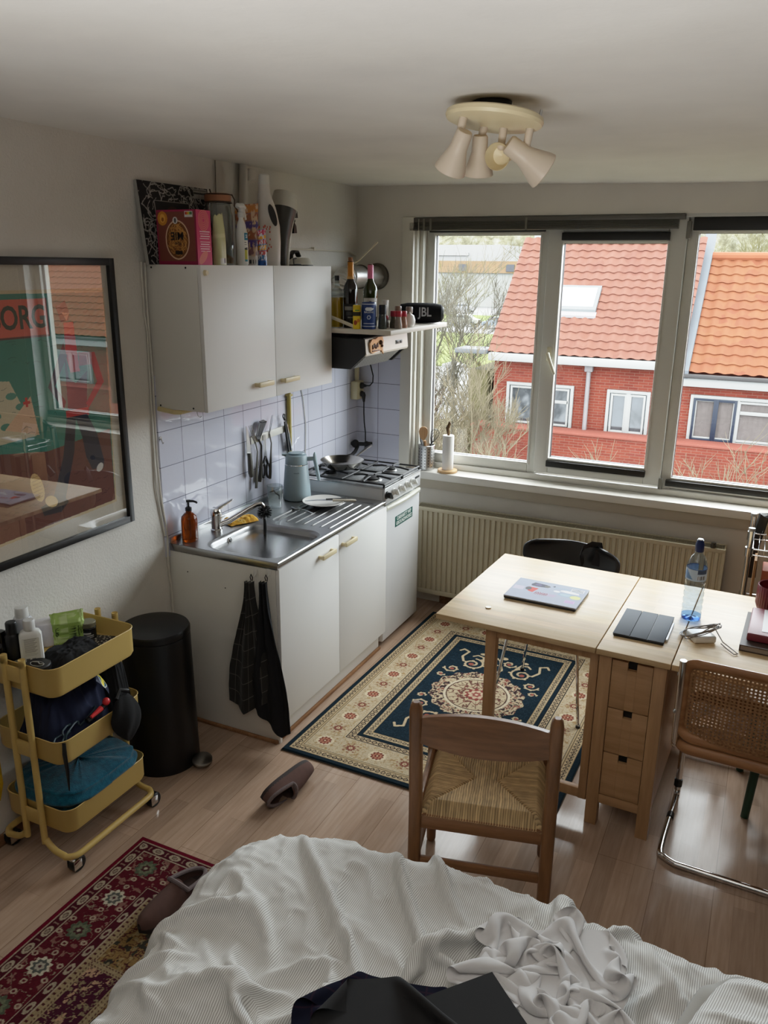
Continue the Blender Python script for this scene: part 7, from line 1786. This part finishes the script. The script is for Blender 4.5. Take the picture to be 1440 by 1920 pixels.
build(G(t).rings(onslope(-3.05, -1.90, .84, .93, .04, .10)), 'flashing', exmat('flash', (222, 212, 214), .5), sk)
house_window(t, -3.92, -2.17, -1.95, -.81, 19.98, (.5,), 'w'); 
build(G(t).box(-3.0, -2.3, 19.93, 19.98, -1.28, -1.20, .003), 'transom', M_xw, t)
house_window(t, -1.34, -.30, -1.97, -.83, 19.98, (.5,), 'w')
t = thing('brick_house', 'red brick house with bright orange pantile roof and dark curtained windows', 'house', (3, 20, -5.5))
g = G(t).box(hx1+.01, 27.0, 20.02, 27.5, -5.5, -.5)
g.rings([[(hx1+.02, 20.02, -.5), (hx1+.02, 22.9, 2.15), (hx1+.02, 27, -.5)], [(27, 20.02, -.5), (27, 22.9, 2.15), (27, 27, -.5)]])
build(g, 'wall', M_brick, t)
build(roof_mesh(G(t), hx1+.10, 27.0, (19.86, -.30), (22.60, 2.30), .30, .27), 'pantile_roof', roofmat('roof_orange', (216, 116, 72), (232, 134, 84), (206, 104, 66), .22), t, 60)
build(G(t).tube([(hx1+.05, 22.60, 2.36), (27, 22.60, 2.36)], .11, 10), 'ridge_tiles', exmat('ridge', (226, 124, 84), .8), t)
build(G(t).box(hx1+.02, 27.0, 19.74, 20.02, -.60, -.40, .01), 'fascia', M_xw, t)
build(G(t).box(hx1+.02, 27.0, 19.66, 19.84, -.40, -.31, .02), 'gutter', exmat('gutter_dark', (96, 92, 92), .6), t)
q2 = lambda a, s: (19.80+a, -.34+a*.949+s)
build(G(t).rings([[(x, *q2(a, h)) for a, h in ((-.1, .02), (-.1, .20), (3.3, .20), (3.3, .02))] for x in (hx1-.10, hx1+.16)]), 'lead_flashing', exmat('lead', (150, 158, 168), .5), t)
w = house_window(t, .62, 2.62, -1.94, -.81, 19.99, (.52,), 'w')
build(frame(frame(G(t), .70, 1.20, -1.88, -.88, .05, 19.90, 19.96, .002), 1.20, 1.66, -1.88, -.88, .06, 19.90, 19.96, .002), 'navy_casement', M_xn, t)
g = G(t); xs = np.linspace(.72, 2.55, 120); rowc = np.stack([xs, 19.992+.004*np.sin(xs*60), np.full_like(xs, -1.88)], -1); r2 = rowc.copy(); r2[:, 2] = -.88
pick = ((xs > .74) & (xs < 1.0)) | ((xs > 1.28) & (xs < 1.60)) | (xs > 2.0)
build(G(t).grid(np.stack([rowc, r2])-np.array([0, .012, 0])), 'curtain', M_xc, t, 180)
build(G(t).box(1.74, 2.55, 19.92, 19.96, -1.20, -1.12, .003), 'transom', M_xw, t)
for k in range(8): house_window(t, 4.4+2.8*k, 6.2+2.8*k, -1.94, -.81, 19.99, (.5,), 'w')
# balcony parapet in front of both
t = thing('brick_parapet', 'red brick balcony parapet running below the house windows opposite', 'wall', (-1, 19.4, -5.5))
build(G(t).box(-4.62, 27.0, 19.30, 19.96, -2.78, -1.93), 'brickwork', M_brick, t)
build(G(t).box(-4.64, 27.0, 19.27, 19.97, -1.93, -1.875, .01), 'coping', exmat('coping', (206, 110, 92), .8), t)
build(G(t).box(-4.72, 27.0, 19.18, 19.97, -2.93, -2.78, .01), 'white_ledge', M_xw, t)
build(G(t).box(-4.5, 27.0, 19.4, 19.96, -5.5, -2.93), 'lower_wall', M_brick, t)
t = thing('chimney', 'small white chimney block on the ridge of the pink-roofed house', 'chimney', (-4.0, 22.7, 2.5))
build(G(t).box(-4.15, -3.75, 22.55, 22.95, 2.5, 2.98, .01), 'stack', M_xw, t); build(G(t).box(-4.19, -3.71, 22.51, 22.99, 2.98, 3.05, .01), 'cap', M_xw, t)

# ground, street and far buildings
def ground(name, x0, x1, y0, y1, z, m): struct(G().box(x0, x1, y0, y1, z-.3, z), name, m)
ground('street_ground', -400, 200, 4.4, 420, -5.52, exmat('asphalt', (196, 196, 196), .8, .1, .3))
ground('lawn', -120, 40, 110, 128, -5.46, exmat('grass', (150, 180, 60), .9, .25, .4)); ground('lawn_near', -40, -14, 60, 92, -5.46, exmat('grass2', (158, 180, 70), .9, .3, .5))
ground('garden_ground', -14, 20, 5, 38, -5.46, exmat('scrub', (150, 138, 96), .9, .4, .8))
ground('pavement', -80, 20, 92, 98, -5.44, exmat('paving', (222, 222, 226), .8, .05))
t = thing('apartment_block', 'long low tan brick building with white ground floor, far across the car park', 'building', (-60, 160, -5.5))
build(G(t).box(-110, -20, 156, 170, -5.5, .9), 'white_storey', exmat('far_white', (232, 232, 224), .8, .06, .2), t)
build(G(t).box(-110, -20, 155.6, 170, .9, 3.1), 'tan_storey', exmat('far_tan', (214, 176, 132), .8, .15, .3), t)
for k in range(9): build(G(t).box(-104+9.6*k, -102.4+9.6*k, 155.4, 155.7, 1.2, 2.5), 'window', exmat('far_win', (120, 120, 128), .3), t)
single(G().box(-90, -52.5, 172, 186, -5.5, 6.5).box(-89, -60, 171.7, 172, 4.3, 4.9), 'white_block', exmat('far_white2', (238, 238, 236), .8, .04, .2), 'plain white flat-roofed block behind the tan building', 'building')
def car(label, x, y, rz, c):
    t = thing('parked_car', label, 'car', (x, y, -5.44), rz)
    prof = [(-2.1, .35), (-2.05, .75), (-1.5, .88), (-.95, 1.38), (.75, 1.42), (1.35, .95), (2.05, .80), (2.15, .38)]
    build(G().rings([[(px, yy*(1 if pz < 1 else .82), pz) for px, pz in prof] for yy in (-.85, -.4, .4, .85)]), 'body', exmat('car_'+c, c, .25, .05, 1, 1, .5), t)
    build(G().prism([(-1.38, .92), (-.92, 1.33), (.72, 1.36), (1.22, .96)], -.80, .80, 'y'), 'windows', M_xz, t)
    for px in (-1.35, 1.35):
        for py in (-.78, .78): build(G().cyl((px, py-.1, .30), .30, .2, 'y', 18), 'wheel', M_xz, t)
car('silver car parked on the road beyond the lawn', -47, 134, .15, 'dcdce0'); car('pale car parked on the near side of the lawn', -35.6, 103.5, .1, 'e8ecd8'); car('blue car partly hidden by the roof edge', -30.2, 101.5, .2, 'a8c0dc'); car('white van-like car by the far building', -38.5, 132, .1, 'f4f4f4')
t = thing('street_lamp', 'pale street lamp with a flat round head among the bushes', 'street lamp', (-7.3, 25, -5.5))
build(G().cyl((0, 0, 0), .05, 4.35, n=10, r2=.035), 'pole', M_xz, t); build(G().lathe([(0, 4.33), (.42, 4.35), (.40, 4.43), (.1, 4.52), (0, 4.53)], n=24), 'lamp_head', M_xw, t)

# bare winter trees and scrub
def twig_tree(name, label, cat, loc, h, seed, m, spread=.5, depth=5, r0=.05, kids=4, up=.35, group=None, lean=(0, 0)):
    rs = random.Random(seed); g = G()
    def grow(p, d, L, r, k):
        n_ = 3; pts = [p]; q = p.copy(); dd = d.copy()
        for i in range(n_):
            dd = (dd+Vector((rs.uniform(-1, 1), rs.uniform(-1, 1), rs.uniform(-.6, 1)*up+.15))*.20).normalized(); q = q+dd*(L/n_); pts.append(q.copy())
        g.tube(pts, [r*(1-.5*i/n_) for i in range(n_+1)], 4 if k < depth-1 else 5, cap=False)
        if k <= 0: return
        for j in range(kids if k > 1 else kids+1):
            t_ = rs.uniform(.25, 1.0); i = min(n_-1, int(t_*n_)); b0 = pts[i].lerp(pts[i+1], t_*n_-i)
            nd = (dd+Vector((rs.uniform(-1, 1), rs.uniform(-1, 1), rs.uniform(-.3, .9)))*spread*1.5).normalized()
            grow(b0, nd, L*rs.uniform(.5, .75), max(.0055, r*.5), k-1)
    grow(Vector((0, 0, 0)), Vector((lean[0], lean[1], 1)).normalized(), h*.42, r0, depth)
    return single(g, name, m, label, cat, loc, 0, group, 60)
M_tw = [exmat('twig_tan', (176, 160, 128), .9, .3, 2), exmat('twig_grey', (150, 142, 122), .9, .3, 2), exmat('twig_red', (156, 122, 102), .9, .3, 2), exmat('twig_olive', (172, 164, 104), .9, .3, 2)]
twig_tree('bare_tree', 'slender bare tree rising through the left window beside the speaker', 'tree', (-6.3, 20.5, -5.5), 9.5, 3, M_tw[1], .45, 5, .075)
twig_tree('bare_tree', 'bare pale-twigged tree in the middle of the left window view', 'tree', (-5.4, 18.2, -5.5), 8.2, 8, M_tw[0], .5, 5, .06)
twig_tree('bare_tree', 'thin bare sapling close to the corner of the pink-roofed house', 'tree', (-3.55, 17.4, -5.5), 6.2, 14, M_tw[0], .4, 5, .045)
twig_tree('bare_tree', 'tall bare tree furthest left against the far buildings', 'tree', (-8.6, 25.5, -5.5), 10.5, 21, M_tw[1], .5, 5, .08)
twig_tree('bare_tree', 'broad bare tree with fine twigs before the white block, left window', 'tree', (-9.8, 29.0, -5.5), 11.5, 91, M_tw[0], .6, 5, .085, 4)
twig_tree('bare_tree', 'fine-twigged bare tree whose crown touches the slope of the roof', 'tree', (-7.2, 27.0, -5.5), 10.8, 93, M_tw[3], .6, 5, .08, 4)
twig_tree('bare_tree', 'slim bare tree directly behind the speaker', 'tree', (-7.6, 22.8, -5.5), 9.4, 95, M_tw[1], .55, 5, .07, 4)
for k, (x, y, h, s, mi, lb) in enumerate(((-2.3, 17.0, 5.0, 31, 0, 'leafless shrub before the parapet under the left part of the middle window'), (-.5, 16.6, 5.2, 35, 0, 'leafless shrub before the parapet in the centre of the middle window'), (1.25, 16.2, 5.8, 37, 0, 'bare branchy shrub rising at the lower left corner of the right window'), (2.2, 16.0, 6.6, 39, 0, 'bare shrub with long slanting branches in the right window'), (3.2, 16.3, 5.6, 43, 0, 'bare shrub at the right edge of the right window view'))):
    twig_tree('bare_shrub', lb, 'shrub', (x, y, -5.5), h, s, M_tw[mi], .6, 4, .034, 3, .3)
for k, (x, y, h, s, mi, lb) in enumerate(((-6.6, 17.2, 4.4, 51, 2, 'reddish leafless bush at the left edge of the left window'), (-5.6, 19.0, 4.8, 53, 2, 'reddish leafless bush under the speaker, left window'), (-5.0, 20.6, 4.6, 55, 3, 'olive leafless bush against the house corner'), (-6.9, 21.8, 5.2, 57, 2, 'dense leafless bush behind the reddish ones'), (-7.9, 19.6, 4.8, 59, 3, 'olive leafless bush lowest at the left pane edge'), (-4.75, 16.4, 3.6, 61, 0, 'pale leafless bush above the paper roll'), (-8.4, 24.0, 5.0, 63, 2, 'leafless bush furthest from the window, by the street lamp'), (-5.9, 23.4, 5.0, 67, 0, 'tall tan leafless bush behind the house corner'))):
    twig_tree('bare_bush', lb, 'bush', (x, y, -5.5), h, s, M_tw[mi], .75, 4, .040, 5, .3)
# leafy low shrubs
def leafbush(label, loc, r, seed, c):
    rs = np.random.RandomState(seed); g = G()
    for k in range(700):
        a, b_ = rs.rand()*2*PI, rs.rand(); rr = r*(b_**.4); p = Vector((math.cos(a)*rr*math.sqrt(rs.rand()), math.sin(a)*rr*math.sqrt(rs.rand()), rs.rand()*r*1.5*(1-.4*b_)))
        d1 = Vector(rs.randn(3)).normalized()*.10; d2 = Vector(rs.randn(3)).normalized()*.07
        g.faces([p-d1, p+d2, p+d1, p-d2], [(0, 1, 2, 3)])
    single(g, 'evergreen_bush', exmat('leaf_'+c, c, .7, .4, 3), label, 'bush', loc, 0, None, 0)
leafbush('dark evergreen bush low in the left window', (-6.2, 22.5, -5.5), 1.1, 1, '6c7c50'); leafbush('small green bush beside the evergreen one', (-5.2, 22.0, -5.5), .9, 2, '7c9060'); leafbush('yellow-green bush at the left pane edge', (-7.4, 21.0, -5.5), 1.2, 3, 'a0a860')
# ivy-covered garden wall and a pale shed roof
single(G().box(-4.95, -4.45, 19.9, 24, -5.5, -.55), 'ivy_wall', exmat('ivy', (132, 124, 84), .95, .5, 5), 'grey-green ivy-covered wall beside the brick house', 'gable')
single(G().box(-5.25, -4.40, 19.5, 20.3, -.10, .02, .02), 'porch_roof', M_xz, 'small flat grey roof edge at the eaves of the brick house', 'roof')
# wooded skyline
xs = np.linspace(-190, 150, 500); zt = 9+5*fbm(xs*.06, xs*0, 4, 3)+3.4*fbm(xs*.6, xs*0, 3, 9)
g = G(); rows = []
for k in range(9):
    u = k/8; rows.append(np.stack([xs, 200+14*u+3*fbm(xs*.5, xs*0+k, 2, 4), -5.5+(zt+5.5)*u**.7], -1))
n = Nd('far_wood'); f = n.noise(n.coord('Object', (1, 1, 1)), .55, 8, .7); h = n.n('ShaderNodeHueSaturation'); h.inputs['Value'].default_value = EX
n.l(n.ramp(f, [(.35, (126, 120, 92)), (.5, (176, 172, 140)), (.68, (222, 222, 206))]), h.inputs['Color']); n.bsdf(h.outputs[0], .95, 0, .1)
o = build(g.grid(np.array(rows)), 'woods', n.m, None, 180); tag(o, 'hazy leafless woodland along the skyline', 'woods', None, 'stuff')
for k, (x, y, h, s, lb) in enumerate(((1.2, 40, 12.0, 71, 'leafless yellowish tree just right of the roof valley'), (3.4, 42, 11.8, 73, 'leafless yellowish tree above the middle of the orange roof'), (5.4, 40, 12.4, 75, 'leafless spreading tree above the orange roof, right of centre'), (7.6, 43, 12.0, 77, 'leafless tree furthest right above the orange roof'), (-13.0, 60, 12.5, 79, 'leafless yellowish tree left of the roof top, before the tan building'), (-9.4, 48, 11.6, 81, 'leafless tree peeping over the slope of the pink roof'), (2.2, 46, 12.3, 83, 'tall leafless tree standing behind the orange-roofed house, second row'))):
    twig_tree('bare_tree', lb, 'tree', (x, y, -5.5), h, s, M_tw[3], .7, 5, .14, 4, .3)
single(G().box(9.8, 13.0, 70, 78, -5.5, 5.4).prism([(9.4, 5.4), (13.4, 5.4), (11.4, 7.2)], 69.8, 78, 'y'), 'cottage', exmat('cottage', (226, 222, 196), .8, .1), 'small pale house peeping between the trees above the orange roof', 'house')

# ================================================================== light and camera
wd = bpy.data.worlds.new('overcast'); S.world = wd; wd.use_nodes = True; nt = wd.node_tree; nt.nodes.clear()
wo = nt.nodes.new('ShaderNodeOutputWorld'); bg = nt.nodes.new('ShaderNodeBackground'); rp_ = nt.nodes.new('ShaderNodeValToRGB'); sx_ = nt.nodes.new('ShaderNodeSeparateXYZ'); tcw = nt.nodes.new('ShaderNodeTexCoord')
nt.links.new(tcw.outputs['Generated'], sx_.inputs[0]); nt.links.new(sx_.outputs['Z'], rp_.inputs[0]); nt.links.new(rp_.outputs[0], bg.inputs[0]); nt.links.new(bg.outputs[0], wo.inputs[0])
e = rp_.color_ramp.elements; e[0].position = 0; e[0].color = (.80, .88, .96, 1); e[1].position = .9; e[1].color = (1, 1, 1, 1)
bg.inputs[1].default_value = SKY = 14.0
def area(name, loc, rot, sx, sy, power, col=(1, 1, 1), portal=False):
    l = bpy.data.lights.new(name, 'AREA'); l.shape = 'RECTANGLE'; l.size, l.size_y = sx, sy; l.energy = power; l.color = col
    if portal: l.cycles.is_portal = True
    o = bpy.data.objects.new(name, l); COL.objects.link(o); o.location = loc; o.rotation_euler = rot; return o
area('window_portal', (1.6, 4.02, 1.58), (R(-90), 0, 0), 2.45, 1.45, 1, portal=True)
fill = area('fill_light', (2.1, -1.3, .95), (R(140), 0, 0), 2.2, 1.1, 25, (1, .985, .96)); fill.data.spread = R(76)  # added fill behind the camera to lift the ceiling, not a lamp of the room
cd = bpy.data.cameras.new('camera'); cam = bpy.data.objects.new('camera', cd); COL.objects.link(cam); S.camera = cam
cd.sensor_fit = 'VERTICAL'; cd.sensor_height = 36; cd.lens = 1524.45/1920*36; cd.clip_start = .03; cd.clip_end = 900
rx_, rz_, ry_ = -.2942, .4421, .0112
fw3 = Vector((-math.sin(rz_)*math.cos(rx_), math.cos(rz_)*math.cos(rx_), math.sin(rx_))); rt3 = Vector((math.cos(rz_), math.sin(rz_), 0)); up3 = rt3.cross(fw3)
r3 = math.cos(ry_)*rt3+math.sin(ry_)*up3; u3 = -math.sin(ry_)*rt3+math.cos(ry_)*up3
cam.matrix_world = Matrix(((r3.x, u3.x, -fw3.x, 2.3225), (r3.y, u3.y, -fw3.y, -.6637), (r3.z, u3.z, -fw3.z, 2.0463), (0, 0, 0, 1)))
S.view_settings.view_transform = 'Standard'; S.view_settings.look = 'None'; S.view_settings.exposure = .12; S.view_settings.gamma = 1
vs = S.view_settings; vs.use_curve_mapping = True; cm = vs.curve_mapping; cm.white_level = (4, 4, 4)      # soft highlight shoulder
cv = cm.curves[3]
for x, y in ((.0125, .062), (.025, .122), (.0625, .285), (.125, .50), (.25, .78), (.5, .95)): cv.points.new(x, y)
cv.points[0].location = (0, 0); cv.points[-1].location = (1, 1); cm.update()
cy = S.cycles; cy.max_bounces = 9; cy.diffuse_bounces = 5; cy.glossy_bounces = 4; cy.transmission_bounces = 8; cy.transparent_max_bounces = 16; cy.caustics_reflective = False; cy.caustics_refractive = False; cy.sample_clamp_indirect = 6; cy.use_denoising = True

# things of one kind share a group
GR = dict(bare_tree='bare winter trees outside the windows', bare_shrub='leafless shrubs in front of the brick parapet', bare_bush='leafless bushes in the garden outside', evergreen_bush='green bushes in the garden outside',
          parked_car='cars parked beyond the lawn', brick_house='terraced brick houses across the street', spice_shaker='spice jars on the shelf', wine_bottle='wine bottles on the shelf', slipper='pair of suede slippers',
          kitchen_towel='tea towels on the cabinet end', adhesive_hook='adhesive towel hooks', standing_book='books on the wire rack', serving_fork='steel forks on the knife rack', knife='knives on the dinner plate')
for o in S.objects:
    if o.parent is None and 'category' in o and o.name.split('.')[0] in GR: o['group'] = GR[o.name.split('.')[0]]
